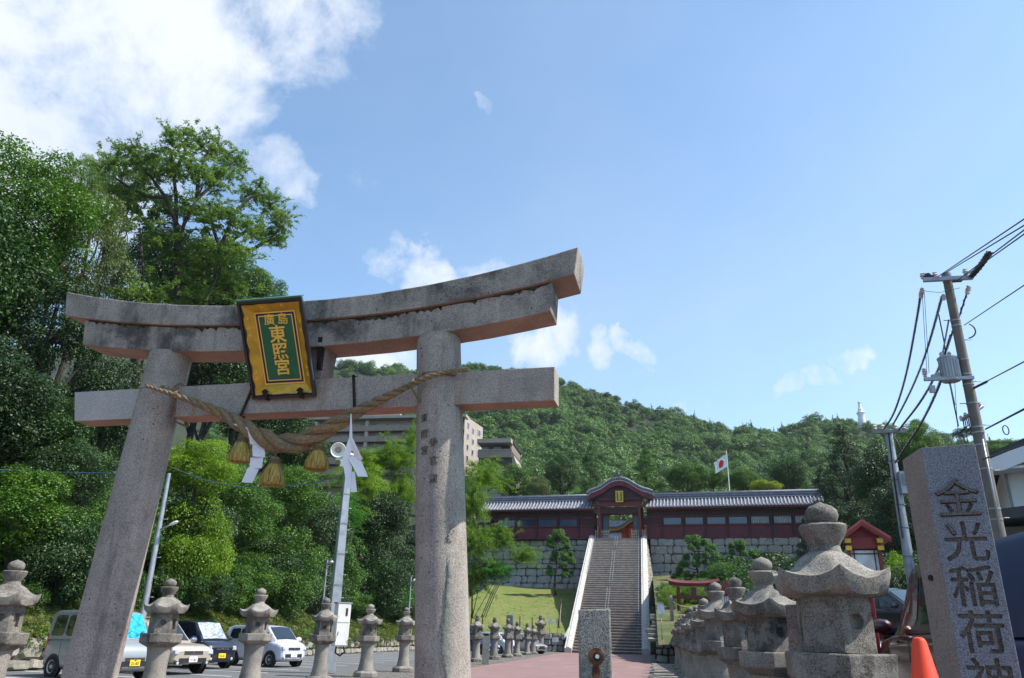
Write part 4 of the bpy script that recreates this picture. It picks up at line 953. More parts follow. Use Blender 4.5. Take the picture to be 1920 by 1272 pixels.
BR = math.radians(5); BO = np.array([-4.0, 110.0, 0.0])
def bw(u, n, z): return np.array([BO[0]+u*math.cos(BR)+n*math.sin(BR), BO[1]-u*math.sin(BR)+n*math.cos(BR), z])
def ub(px, py, n=0.0):
    nn = np.array([math.sin(BR), math.cos(BR), 0]); d = ray(px, py); t = np.dot(BO+nn*n-CAM, nn)/np.dot(d, nn); w = CAM+d*t
    return float(np.dot(w-BO, [math.cos(BR), -math.sin(BR), 0])), float(w[2])
def big_surf(u, z):
    t = 14.1-z; n = -.3-.10*t-(max(0, t-4.1)*.42); sl = .10+(.42 if t > 4.1 else 0)
    nr = np.array([-math.sin(BR), -math.cos(BR), sl]); nr /= np.linalg.norm(nr); return bw(u, n, z), nr
WL = empty('retaining_wall', (0, 0, 0), 0, 'tall stone retaining wall under the shrine corridor left of the stairs', 'stone wall', 'stone walls below the shrine')
stone_wall(WL, big_surf, -27, -4.0, 5.6, 14.05, .9, 1.35, [M['wall_stone'], M['wall_stone'], M['wall_stone_b']], 3)
WR = empty('retaining_wall', (0, 0, 0), 0, 'tall stone retaining wall behind the pruned pines right of the stairs', 'stone wall', 'stone walls below the shrine')
stone_wall(WR, big_surf, 4.2, 31, 7.6, 14.05, .9, 1.4, [M['wall_stone'], M['wall_stone'], M['wall_stone_b']], 5)
# bank wall beside the parking, wall at the foot of the lawn, low walls right of the stairs
BWL = empty('bank_wall', (-20.6, 47, 0), 0, 'low rubble stone wall between the parking and the overgrown bank', 'stone wall'); BWL.location = (0, 0, 0)
stone_wall(BWL, lambda u, v: (np.array([-20.55-.12*v, u, v]), np.array([.99, 0, .12])), 14, 79, 0, 1.05, .42, .72, [M['rubble'], M['wall_stone_b']], 8, bulge=.09, wob=.22, limit=290)
LWL = empty('bank_wall', (0, 0, 0), 0, 'dark low stone wall at the foot of the lawn left of the stairs', 'stone wall')
stone_wall(LWL, lambda u, v: (np.array([u, 78.9+.08*v, v]), np.array([0, -1, .08])), -20.5, -8.4, 0, 1.65, .55, .9, [M['rubble'], M['wall_stone']], 9, bulge=.08)
RWL = empty('bank_wall', (0, 0, 0), 0, 'low mossy rubble wall between the stairs and the right lantern row', 'stone wall')
stone_wall(RWL, lambda u, v: (np.array([u, 52+.15*v, v]), np.array([0, -1, .15])), .15, 9, 0, 1.3, .42, .6, [M['rubble'], M['wall_stone']], 10, bulge=.09, wob=.25)
st = empty('garden_steps', (1, 52.5, 1.2), 0, 'rough stone steps leading up to the small red torii', 'steps')
for k in range(7):
    MB().box((1.4+random.uniform(-.2, .2)-1, k*1.25+.6, .14+k*.27-.02), (3.2+random.uniform(-.3, .4), 1.3, .24)).build('step', M['rubble'], st, bevel=.04, rough=.05)
# flagstones laid across the gravel at the right
for k in range(16):
    o = MB().box((0, 0, .03), (1.7+random.uniform(-.2, .2), .75, .07)).build('paving_slab', M['lantern_light'], None, bevel=.02, rough=.02); o.location = (.75+random.uniform(-.08, .08), 20+k*1.9, 0); o.rotation_euler[2] = random.uniform(-.04, .04)
    tag(o, 'worn stone slab laid across the gravel beside the right lantern row', 'paving slab', 'stone slabs along the right edge of the path')
# ================================================================ the great stairs
def build_stairs():
    o = empty('stone_stairs', (0, 0, 0), 0, 'long steep stone stairway with pale side balustrades climbing to the shrine gate', 'stairs')
    Y0, Y1, Z1 = 76.4, 109.3, 14.1; NS = 52; dy = (Y1-Y0)/NS; dz = Z1/NS; xl, xr = -7.45, -1.05
    me = None
    for k in range(NS):
        if me is None:
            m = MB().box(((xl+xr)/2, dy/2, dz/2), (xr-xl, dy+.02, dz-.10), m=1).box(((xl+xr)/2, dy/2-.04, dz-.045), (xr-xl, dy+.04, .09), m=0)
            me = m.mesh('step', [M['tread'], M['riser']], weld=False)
        s = link(bpy.data.objects.new('step', me), o); s.location = (random.uniform(-.01, .01), Y0+k*dy+random.uniform(-.015, .015), k*dz+random.uniform(-.012, .006))
    # mass under the steps
    MB().add([(xl, Y0+.3, 0), (xr, Y0+.3, 0), (xr, Y1, Z1-.4), (xl, Y1, Z1-.4), (xl, Y1, 0), (xr, Y1, 0)], [(0, 1, 2, 3), (0, 3, 4), (1, 5, 2), (0, 4, 5, 1), (3, 2, 5, 4)]).build('core', M['joint'], o)
    for a, b, nm in ((-8.12, -7.45, 'balustrade'), (-1.05, -.28, 'balustrade')):
        K = 22
        for i in range(K):
            f0, f1 = i/K, (i+1)/K-.001; y0, y1 = Y0-.3+(Y1-Y0+.3)*f0, Y0-.3+(Y1-Y0+.3)*f1; z0, z1 = f0*Z1, f1*Z1; h = .42
            m = MB().prism([(y0, max(0, z0-1.0)), (y1, max(0, z1-1.0)), (y1, z1+h), (y0, z0+h)], a, b, 'x')
            m.build('balustrade_block', M['concrete'], o, bevel=.02)
        m = MB().prism([(Y0-.3, .425), (Y1, Z1+.425), (Y1, Z1+.50), (Y0-.3, .50)], a+.22, b-.22, 'x'); m.build('coping_rib', M['concrete'], o)
    # side walls
    def side(u, v):   # u along Y, v 0..1 up
        top = (u-Y0)/(Y1-Y0)*Z1; gz = H(1.0, u) if u > 60 else 0; z = top*v; x = -.26+(top-z)*.13
        nr = np.array([1, 0, .13]); return np.array([x, u, z]), nr/np.linalg.norm(nr)
    w = MB(); rng = random.Random(2)
    for i in range(60):
        y0 = Y0+.5+(Y1-Y0-.5)*i/60; y1 = Y0+.5+(Y1-Y0-.5)*(i+1)/60; top = (y0-Y0)/(Y1-Y0)*Z1; n = max(1, int(top/.55))
        for j in range(n):
            a, b = j/n, (j+1)/n; P = []
            for (yy, vv) in ((y0+.03, a+.012), (y1-.03, a+.012), (y1-.03, b-.012), (y0+.03, b-.012)):
                p, nr = side(yy+rng.uniform(-.04, .04), min(1, max(0, vv+rng.uniform(-.01, .01)))); P.append(p-nr*.05)
            c = sum(P)/4; Q = [c+(p-c)*.78+nr*(.10+rng.uniform(0, .06)) for p in P]
            w.add(P+Q, [(0, 1, 5, 4), (1, 2, 6, 5), (2, 3, 7, 6), (3, 0, 4, 7), (4, 5, 6, 7)])
    tag(w.build('side_stones', M['wall_stone_b'], o, weld=False, fixn=False), kind='stuff')
    MB().add([(-.3, Y0, 0), (-.3, Y1, 0), (-.3, Y1, Z1), (1.5, Y1, 0)], [(0, 1, 2), (0, 2, 3)]).build('joint_bed', M['joint'], o, fixn=False)
    # handrails
    zst = lambda y: (y-Y0)/(Y1-Y0)*Z1
    def rail(x, y0, y1, dbl, name='handrail'):
        m = MB()
        for dx in ((0, .28) if dbl else (0,)):
            m.tube([(x+dx, y0, zst(y0)+.05), (x+dx, y0+.05, zst(y0)+.85), (x+dx, y1, zst(y1)+.85), (x+dx, y1+.05, zst(y1)+.05)], .022, 6)
            n = int((y1-y0)/3)
            for i in range(1, n+1): yy = y0+(y1-y0)*i/(n+1); m.tube([(x+dx, yy, zst(yy)), (x+dx, yy, zst(yy)+.85)], .025, 6)
        m.build(name, M['steel_dark'], o)
    rail(-1.35, Y0+.3, Y1-.3, False); rail(-7.2, Y0+18, Y1-.3, False)
    rail(-4.75, Y0+.5, Y0+13.5, True); rail(-4.6, Y0+15, Y0+25.5, True); rail(-4.45, Y0+27, Y1-.6, True)
    return o
build_stairs()
# ================================================================ the shrine corridor and gate
def build_corridor():
    o = empty('shrine_corridor', tuple(bw(0, 0, 14.1)), -BR, 'long maroon shrine corridor with grey tiled roof above the stone wall', 'shrine building')
    Z = lambda z: z-14.1
    U0, U1 = -19.6, 26.4
    for a, b in ((U0, -3.55), (3.9, U1)):
        c = (a+b)/2; L_ = b-a
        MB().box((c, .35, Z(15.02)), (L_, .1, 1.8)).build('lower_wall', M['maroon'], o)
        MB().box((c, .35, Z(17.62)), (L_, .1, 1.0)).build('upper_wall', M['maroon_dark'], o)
        MB().box((c, .26, Z(15.93)), (L_, .26, .14)).build('sill_beam', M['maroon'], o); MB().box((c, .26, Z(17.13)), (L_, .26, .16)).build('head_beam', M['maroon'], o)
        MB().box((c, .24, Z(14.22)), (L_, .34, .24)).build('ground_beam', M['maroon'], o)
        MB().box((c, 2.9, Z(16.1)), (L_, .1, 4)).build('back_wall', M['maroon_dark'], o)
        MB().box((c, .1, Z(18.02)), (L_, .25, .22)).build('eave_beam', M['maroon'], o)
    wins = [(932, 965, 'd'), (969, 1003, 'd'), (1008, 1043, 'b'), (1048, 1082, 'b'), (1087, 1120, 'p'), (1204, 1238, 'p'), (1243, 1278, 'b'), (1284, 1319, 'b'), (1325, 1361, 'b'), (1366, 1402, 'b'), (1408, 1443, 'l'), (1451, 1485, 'l'), (1491, 1524, 'l')]
    us = []
    for a, b, k in wins:
        ua, _ = ub(a, 976); ub_, _ = ub(b, 976); us.append((ua, ub_)); w = ub_-ua; c = (ua+ub_)/2; z0, z1 = Z(16.0), Z(17.05)
        f = MB()
        f.box((c, .30, z0+.04), (w, .12, .08)).box((c, .30, z1-.04), (w, .12, .08)).box((ua+.04, .30, (z0+z1)/2), (.08, .12, z1-z0)).box((ub_-.04, .30, (z0+z1)/2), (.08, .12, z1-z0))
        fr = f.build('window_frame', M['maroon'], o, weld=False)
        MB().box((c, .37, (z0+z1)/2), (w-.14, .02, z1-z0-.14)).build('pane', {'d': M['win'], 'b': M['glass_blue'], 'p': M['maroon_dark'], 'l': M['black']}[k], fr)
        if k == 'l':
            m = MB()
            for i in range(11): m.box((ua+.1+(w-.2)*i/10, .31, (z0+z1)/2), (.035, .03, z1-z0-.12))
            for i in range(7): m.box((c, .29, z0+.08+(z1-z0-.16)*i/6), (w-.14, .03, .035))
            m.build('lattice', M['pale_paper'], fr, weld=False)
    ps = []
    for i in range(len(us)-1):
        g0, g1 = us[i][1], us[i+1][0]
        if g1-g0 < 1.5: ps.append((g0+g1)/2)
    ps += [us[0][0]-.25, us[0][0]-3.1, us[-1][1]+.25, us[-1][1]+2.0, -3.6, 3.95, us[4][1]+.2, us[5][0]-.2]
    me = MB().box((0, .22, Z(16.05)), (.24, .30, 3.7)).mesh('post', M['maroon_dark'])
    for u in ps: link(bpy.data.objects.new('post', me), o).location = (u, 0, 0)
    me = MB().box((0, -.45, Z(18.16)), (.10, 1.5, .12)).mesh('rafter', M['maroon'])
    u = U0
    while u < U1:
        if not -3.9 < u < 4.3: link(bpy.data.objects.new('rafter', me), o).location = (u, 0, 0)
        u += .62
    # roofs
    e = lambda f: (-1.35+2.6*f, 18.22+1.55*f-.22*math.sin(f*math.pi))       # front slope, n and z
    for a, b in ((U0-.9, -3.4), (3.8, U1+.9)):
        V = []; K = 8
        for i in range(K+1):
            n, z = e(i/K); V += [(a, n, Z(z)), (b, n, Z(z))]
        for i in range(K+1):
            n, z = e(1-i/K); V += [(a, 2.5-n, Z(z)), (b, 2.5-n, Z(z))]
        for i in range(K+1):
            n, z = e(i/K); V += [(a, n, Z(z-.14)), (b, n, Z(z-.14))]
        F = [(2*i, 2*i+1, 2*i+3, 2*i+2) for i in range(2*K+1)]+[(2*i+2*(2*K+2), 2*i+2+2*(2*K+2), 2*i+3+2*(2*K+2), 2*i+1+2*(2*K+2)) for i in range(K)]
        quick('pan_tiles', V, F, M['tile_pan'], o)
        m = MB().box(((a+b)/2, -1.37, Z(18.13)), (b-a, .05, .16)); m.build('eave_board', M['maroon'], o)
        c = (a+b)/2; L_ = b-a
        MB().box((c, 1.25, Z(20.05)), (L_, .5, .72)).build('ridge', M['tile_dark'], o)
        for zz in (19.76, 20.12, 20.40): MB().box((c, 1.25, Z(zz)), (L_+.05, .6, .055)).build('ridge_line', M['tile_edge'] if zz != 20.12 else M['tile'], o)
        m = MB(); m.tube([(a-.1, 1.25, Z(20.48)), (b+.1, 1.25, Z(20.48))], .14, 8); m.build('ridge_cap', M['tile_dark'], o)
        # round tile rows
        m = MB(); pts = [(0, n, Z(z)+.05) for n, z in (e(i/8) for i in range(9))]; m.tube(pts, .105, 8)
        m.lathe([(.12, 0), (.12, .05)], 10); k = len(m.v)-10*4
        mm = MB(); mm.tube(pts, .105, 8); vs = [(.125*math.cos(q), e(0)[0]-.03, Z(e(0)[1])+.05+.125*math.sin(q)) for q in [2*math.pi*j/10 for j in range(10)]]; mm.add(vs, [tuple(range(10))]); 
        me = mm.mesh('round_tile_row', M['tile'], weld=False)
        u = a+.15
        while u < b:
            link(bpy.data.objects.new('round_tile_row', me), o).location = (u, 0, random.uniform(-.01, .01)); u += .47
    return o
build_corridor()
def build_gate():
    o = empty('shrine_gate', tuple(bw(.2, 0, 14.1)), -BR, 'maroon shrine gate with bow-shaped tiled gable at the top of the stairs', 'shrine gate')
    Z = lambda z: z-14.1; NB = -1.5
    cen = ub(1161, 905)[0]
    pts = [(1100, 926), (1106, 920.5), (1116, 917), (1126, 912.5), (1136, 905.5), (1144, 900.5), (1152, 897.8), (1161, 896.5), (1170, 898), (1178, 901), (1186, 906), (1196, 912), (1206, 916.5), (1216, 919), (1224, 922)]
    top = [ub(x, y, NB) for x, y in pts]; top = [(u-.2, Z(z)) for u, z in top]
    # roof shell
    def shell(name, off0, off1, n0, n1, mat, sh=1.0):
        A = [(u*sh, z-off0) for u, z in top]; B = [(u*sh, z-off1) for u, z in top]
        m = MB(); K = len(A); V = []
        for n in (n0, n1): V += [(u, n, z) for u, z in A]+[(u, n, z) for u, z in B]
        F = [(i, i+1, 2*K+i+1, 2*K+i) for i in range(K-1)]+[(K+i, 3*K+i, 3*K+i+1, K+i+1) for i in range(K-1)]+[(i, K+i, K+i+1, i+1) for i in range(K-1)]+[(2*K+i, 2*K+i+1, 3*K+i+1, 3*K+i) for i in range(K-1)]
        F += [(0, 2*K, 3*K, K), (K-1, 2*K-1, 4*K-1, 3*K-1)]
        return m.add(V, F).build(name, mat, o)
    shell('tiled_roof', .0, .28, NB, 4.2, M['tile_dark']); shell('roof_edge', .28, .36, NB-.04, 4.1, M['tile_edge'], .985); shell('barge_board', .36, 1.05, NB+.02, NB+.25, M['maroon'], .97); shell('soffit', .40, .55, NB+.26, 4, M['maroon_dark'], .96)
    # tile rolls running back, their ends make the scalloped edge
    me = MB().tube([(0, NB-.08, 0), (0, 4.2, 0)], .10, 8).mesh('round_tile_row', M['tile'])
    xs = [p[0] for p in top]; zs = [p[1] for p in top]; u = xs[0]+.15
    while u < xs[-1]-.1:
        link(bpy.data.objects.new('round_tile_row', me), o).location = (u, 0, float(np.interp(u, xs, zs))+.02); u += .36
    MB().tube([(u_, NB-.1, z_+.12) for u_, z_ in top], .11, 8).build('edge_ridge', M['tile'], o)
    MB().tube([(-.15, NB-.1, top[7][1]+.2), (-.15, 4.2, top[7][1]+.2)], .2, 8).build('ridge_cap', M['tile_dark'], o)
    MB().prism([(-.55, -.1), (.45, -.1), (.30, .25), (.12, .32), (.10, .75), (-.05, .98), (-.20, .75), (-.22, .32), (-.40, .25)], NB-.2, NB-.02).build('finial', M['tile_dark'], o).location = (-.05, 0, top[7][1]+.15)
    # gable panel under the roof
    z0 = Z(ub(1161, 951)[1]); K = len(top)
    V = [(u*.86, NB+.5, float(np.interp(u*.86, [q[0] for q in top], [q[1] for q in top]))-.5) for u, z in top]; W = [(u*.86, NB+.5, min(z0, float(np.interp(u*.86, [q[0] for q in top], [q[1] for q in top]))-.6) if abs(u) < 3.6 else float(np.interp(u*.86, [q[0] for q in top], [q[1] for q in top]))-.9) for u, z in top]
    quick('gable_panel', V+W, [(i, i+1, K+i+1, K+i) for i in range(K-1)], M['maroon_dark'], o)
    MB().box((0, NB+.42, Z(19.45)), (5.7, .2, .18)).build('tie_beam', M['maroon'], o); MB().box((0, NB+.40, Z(18.72)), (6.0, .3, .5)).build('lintel', M['maroon'], o)
    MB().box((0, -.6, Z(17.95)), (5.6, .3, .9)).build('transom', M['maroon_dark'], o)
    for sx in (-1, 1):
        for n in (NB+.45, .1, 2.8): MB().box((sx*2.78, n, Z(16.4)), (.36, .36, 4.6)).build('gate_post', M['maroon'], o, bevel=.02)
        MB().box((sx*2.12, .35, Z(15.8)), (.78, .1, 3.45)).build('door_leaf', M['glass_blue'] if False else M['door'], o)
        MB().box((sx*1.72, .3, Z(15.8)), (.09, .14, 3.45)).build('door_edge', M['maroon'], o)
        for k in range(3): MB().box((sx*(3.0+k*.28), NB+.35, Z(18.25)+k*.2), (.5, .5, .16)).build('bracket_arm', M['maroon'], o)
    MB().box((0, .2, Z(17.52)), (5.2, .2, .14)).build('door_head', M['maroon'], o)
    # plaque
    u0, zt = ub(1154, 921, NB); u1, zb = ub(1169, 942, NB); c = (u0+u1)/2-.2; zc = Z((zt+zb)/2); w = u1-u0; h = zt-zb
    pq = MB().box((c, NB-.1, zc), (w, .12, h)).build('name_plaque', M['gold'], o); MB().box((c, NB-.175, zc), (w*.66, .03, h*.74)).build('green_panel', M['green_panel'], pq)
    for i, ch in enumerate('東照宮'): text('gold_character', ch, .36, M['gold_letter'], pq, face_mat((c, NB-.20, zc+.36-i*.36), (1, 0, 0), (0, 0, 1)), .01, .008)
    # lattice barriers
    return o
M['door'] = plain('blue_grey_door', (.055, .10, .15), .5, 0, .1, 1)
build_gate()
for a, b, lb in ((1116, 1141, 'pale bamboo lattice barrier left of the gate opening'), (1184, 1210, 'pale bamboo lattice barrier right of the gate opening')):
    ua, _ = ub(a, 1000, -.8); u2, _ = ub(b, 1000, -.8); w = u2-ua; o = empty('lattice_barrier', tuple(bw(ua, -.75, 14.1)), -BR, lb, 'barrier', 'lattice barriers at the gate')
    me = MB().box((0, 0, .62), (.09, .05, 1.2)).mesh('picket', M['wood_pale'])
    for i in range(7): link(bpy.data.objects.new('picket', me), o).location = (.05+(w-.1)*i/6, 0, 0)
    me = MB().box((w/2, -.05, 0), (w+.05, .05, .08)).mesh('rail', M['wood_pale'])
    for z in (.22, .58, .95): link(bpy.data.objects.new('rail', me), o).location = (0, 0, z)
# inner hall seen through the gate
def inner_hall():
    o = empty('inner_hall', tuple(bw(.8, 13, 14.1)), -BR, 'orange red inner shrine hall with gold fittings seen through the gate', 'shrine hall')
    MB().box((1.6, 1.5, 1.9), (7.4, 3, 3.6)).build('wall', M['orange'], o)
    MB().box((0, -.08, 3.3), (3.2, .1, .25)).build('beam', M['vermilion'], o)
    pts = [(-4.2, 3.1), (-3.2, 3.0), (-2.4, 3.1), (-1.6, 3.45), (-.9, 4.0), (.1, 4.55), (1.2, 4.75), (2.4, 4.6), (3.4, 4.0), (5, 3.4)]
    MB().loft([[(u, -1.2, z), (u, 3.5, z), (u, 3.5, z+.25), (u, -1.2, z+.25)] for u, z in pts], smooth=False).build('roof', M['tile_dark'], o)
    MB().loft([[(u, -1.0, z-.3), (u, -.9, z-.3), (u, -.9, z-.02), (u, -1.0, z-.02)] for u, z in pts], smooth=False).build('barge_board', M['gold'], o)
    MB().prism([(-1.0, 0), (4, 0), (4, 3.4), (1.2, 4.4), (-.9, 3.6)], -.1, -.02).build('gable', M['orange'], o)
    for x in (-1.2, 1.0, 3.2): MB().box((x, -.2, 1.7), (.2, .2, 3.4)).build('post', M['vermilion'], o)
    q = MB().box((1.15, -.35, 2.35), (.62, .08, 1.15)).build('name_plaque', M['gold'], o); MB().box((1.15, -.41, 2.35), (.36, .04, .85)).build('green_panel', M['green_panel'], q)
    MB().box((.1, -.3, 1.0), (1.1, .1, .16)).build('gold_fitting', M['gold'], o); MB().box((1.2, -.3, 3.55), (1.3, .1, .3)).build('gold_fitting', M['gold'], o)
M['orange'] = plain('orange_red_paint', (.50, .085, .02), .5, 0, .15, 2)
inner_hall()
o = empty('white_hall', tuple(bw(-5, 24, 14.5)), -BR, 'pale roof glimpsed behind the inner hall through the gate', 'building')
MB().box((0, 0, 1.6), (11, 6, 3.2)).build('wall', M['white_wall'], o)
MB().prism([(-6, 3.2), (6, 3.2), (4, 5.0), (-4, 5.0)], -3.5, 3.5).build('roof', M['tile'], o)
# flagpole
fu, fz = ub(1368, 921, 3.2); fp = bw(fu, 3.2, 14.1); tp = ub(1364, 846, 3.2)[1]
o = empty('flagpole', tuple(fp), 0, 'slim white flagpole rising behind the corridor roof', 'flagpole')
MB().tube([(0, 0, 0), (0, 0, tp-14.1)], [.09, .055], 10).build('pole', M['white_box'], o); MB().lathe([(.0, 0), (.10, .06), (.10, .12), (.0, .2)], 10, (0, 0, tp-14.1)).build('finial', M['gold'], o)
of = empty('national_flag', (fp[0], fp[1], tp-.4), 0, 'white flag with a red disc drooping to the left of its pole', 'flag')
def flag():
    m = MB(); K, J = 22, 14; W, Hh = 2.75, 1.85; V = []; mats = []
    def pos(s, t):
        x = -W*s*.66; dr = 1.0*s**1.1; z = -t*Hh*(1-.12*s)-dr*1.25; y = .16*math.sin(s*9+t*2)*s+.1*s; return (x+.10*math.sin(t*3)*s, y, z)
    for j in range(J+1):
        for i in range(K+1): V.append(pos(i/K, j/J))
    F = [(j*(K+1)+i, j*(K+1)+i+1, (j+1)*(K+1)+i+1, (j+1)*(K+1)+i) for j in range(J) for i in range(K)]
    quick('cloth', V, F, M['flag_white'], of, smooth=True)
    V = [pos(.5, .5)]; n = 28
    for k in range(1, 4):
        for i in range(n): q = 2*math.pi*i/n; r = k/3*.30; V.append(pos(.5+r*math.cos(q)*Hh/W, .5+r*math.sin(q)))
    F3 = [(0, 1+i, 1+(i+1) % n) for i in range(n)]; F4 = [(1+k*n+i, 1+k*n+(i+1) % n, 1+(k+1)*n+(i+1) % n, 1+(k+1)*n+i) for k in range(2) for i in range(n)]
    for dy, nm in ((-.012, 'red_disc'), (.012, 'red_disc')):
        MB().add([(x, y+dy, z) for x, y, z in V], F3+F4, smooth=True).build(nm, M['flag_red'], of, fixn=False)
flag()
# ================================================================ small red torii, posts, boards, red huts
p = at(1273, 1162, Y=62)
def red_torii():
    a = at(1250, 1098, Y=62); b = at(1345, 1098, Y=62); w = b[0]-a[0]; L_ = w-.1; zt = a[2]; gz = 3.1
    pl = at(1273, 1130, Y=62)[0]; pr = at(1331, 1130, Y=62)[0]
    o = empty('small_torii', ((pl+pr)/2, 62, gz-.1), .03, 'small vermilion torii gate among clipped bushes right of the stairs', 'torii gate')
    c = (pl+pr)/2; h = zt-gz+.1; hs = (pr-pl)/2
    for s in (-1, 1): MB().tube([(s*hs*1.03, 0, 0), (s*hs, 0, h-.1)], .13, 14).build('pillar', M['vermilion_old'], o)
    W = (L_/2)
    r = [[(u, -.16, h-.06+.12*abs(u/W)**3), (u, .16, h-.06+.12*abs(u/W)**3), (u, .18, h+.16+.16*abs(u/W)**3), (u, -.18, h+.16+.16*abs(u/W)**3)] for u in np.linspace(-W, W, 13)]
    MB().loft(r, smooth=False).build('lintel', M['vermilion_old'], o)
    r = [[(u, -.3, h+.16+.17*abs(u/W)**3), (u, .3, h+.16+.17*abs(u/W)**3), (u, 0, h+.36+.17*abs(u/W)**3)] for u in np.linspace(-W*1.06, W*1.06, 13)]
    MB().loft(r, smooth=False).build('cap_roof', M['vermilion_old'], o)
    MB().box((0, 0, h-.85), (2*hs+1.2, .16, .22)).build('tie_beam', M['vermilion_old'], o); MB().box((0, 0, h-.42), (.35, .12, .62)).build('strut', M['vermilion_old'], o)
red_torii()
def white_sign(px, py, w_px, h_px, Y, gz, label, kanji=None, roof=True):
    p = at(px, py, Y=Y); k = mpp(px, py, p); w, h = w_px*k, h_px*k
    o = empty('signboard', (p[0], Y, gz), .05, label, 'signboard'); MB().tube([(0, .03, 0), (0, .03, p[2]-gz)], .03, 6).build('pole', M['steel'], o)
    z = p[2]-gz; poly = [(-w/2, -h/2), (w/2, -h/2), (w/2, h/2), (0, h/2+(.12 if roof else 0)), (-w/2, h/2)]
    MB().prism([(x, z+y) for x, y in poly], -.02, .02).build('board', M['pale_paper'], o); 
    if roof: MB().prism([(-w/2-.06, z+h/2), (0, z+h/2+.17), (w/2+.06, z+h/2), (0, z+h/2+.10)], -.06, .06).build('cap', M['steel'], o)
    if kanji:
        for i, s in enumerate(kanji): text('lettering', s, h*.26, M['ink'], o, face_mat((0, -.025, z+h*.25-i*h*.27), (1, 0, 0), (0, 0, 1)), .002)
white_sign(1239, 1143, 13, 17, 51, 1.2, 'pointed white notice board beside the right foot of the stairs')
white_sign(1041, 1200, 12, 8, 74, 0, 'small white notice board at the left foot of the stairs', None, False)
white_sign(1031, 1163, 7, 9, 78, 1.5, 'small white notice on the lawn nearest the tall last lantern', None, False)
white_sign(1045, 1165, 6, 8, 79.5, 1.5, 'small white notice on the lawn nearest the leaning poles', None, False)
# granite post with rope by the small torii
p = at(1259, 1140, Y=57); o = empty('granite_post', (p[0], 57, 1.9), 0, 'slim pointed granite post holding a rope before the small torii', 'stone post')
zt = at(1259, 1116, Y=57)[2]-1.9
MB().lathe([(.17, 0), (.165, zt-.2), (.12, zt-.08), (.0, zt+.02)], 4, rot=math.pi/4, smooth=False).build('shaft', M['lantern_light'], o)
a = np.array([p[0], 57, zt+1.5]); b = at(1308, 1135, Y=60); MBr = MB()
pts = [a+(b-a)*f-np.array([0, 0, .25*math.sin(math.pi*f)]) for f in np.linspace(0, 1, 16)]
o = MBr.tube([tuple(q) for q in pts], .035, 6).build('straw_rope', M['rope'], None); tag(o, 'thin straw rope hung from the slim granite post', 'rope')
# dark notice slab behind the left row, leaning poles, fence posts
p0 = at(951, 1153, Y=60); p1 = at(963, 1153, Y=60); o = empty('notice_slab', ((p0[0]+p1[0])/2, 60, 0), 0, 'dark grey upright slab with a carved character behind the small lanterns', 'stone slab')
MB().box((0, 0, p0[2]/2), (p1[0]-p0[0], .3, p0[2])).build('slab', M['steel_dark'], o, bevel=.03)
for k, (px, py, h) in enumerate(((1053, 1122, 1), (1052, 1130, .7), (1050, 1155, .8))):
    a = at(px, py, Y=79.6); b = at(px-7+k*3, 1178, Y=79.3)
    o = MB().tube([tuple(a), tuple(b)], .05, 6).build('leaning_pole', M['wood_pale'] if k else M['bark'], None); tag(o, ['dark tall pole standing at the edge of the lawn by the stairs', 'pale pole leaning at the lawn edge, longer of two', 'pale pole leaning at the lawn edge, shorter of two'][k], 'pole', 'poles leaning at the edge of the lawn')
for k, px in enumerate((884, 905, 951, 975, 998, 1020)):
    a = at(px, 1150+k*2, Y=77); o = MB().tube([(a[0], 77, 0), (a[0], 77, a[2])], .06, 6).build('fence_post', M['bark'], None); tag(o, 'dark wooden fence post %s at the foot of the lawn' % ('nearest the torii right pillar', 'behind the short marker post', 'left of the dark slab', 'right of the dark slab', 'behind the fifth small lantern', 'nearest the stairs')[k], 'fence post', 'fence posts along the foot of the lawn')
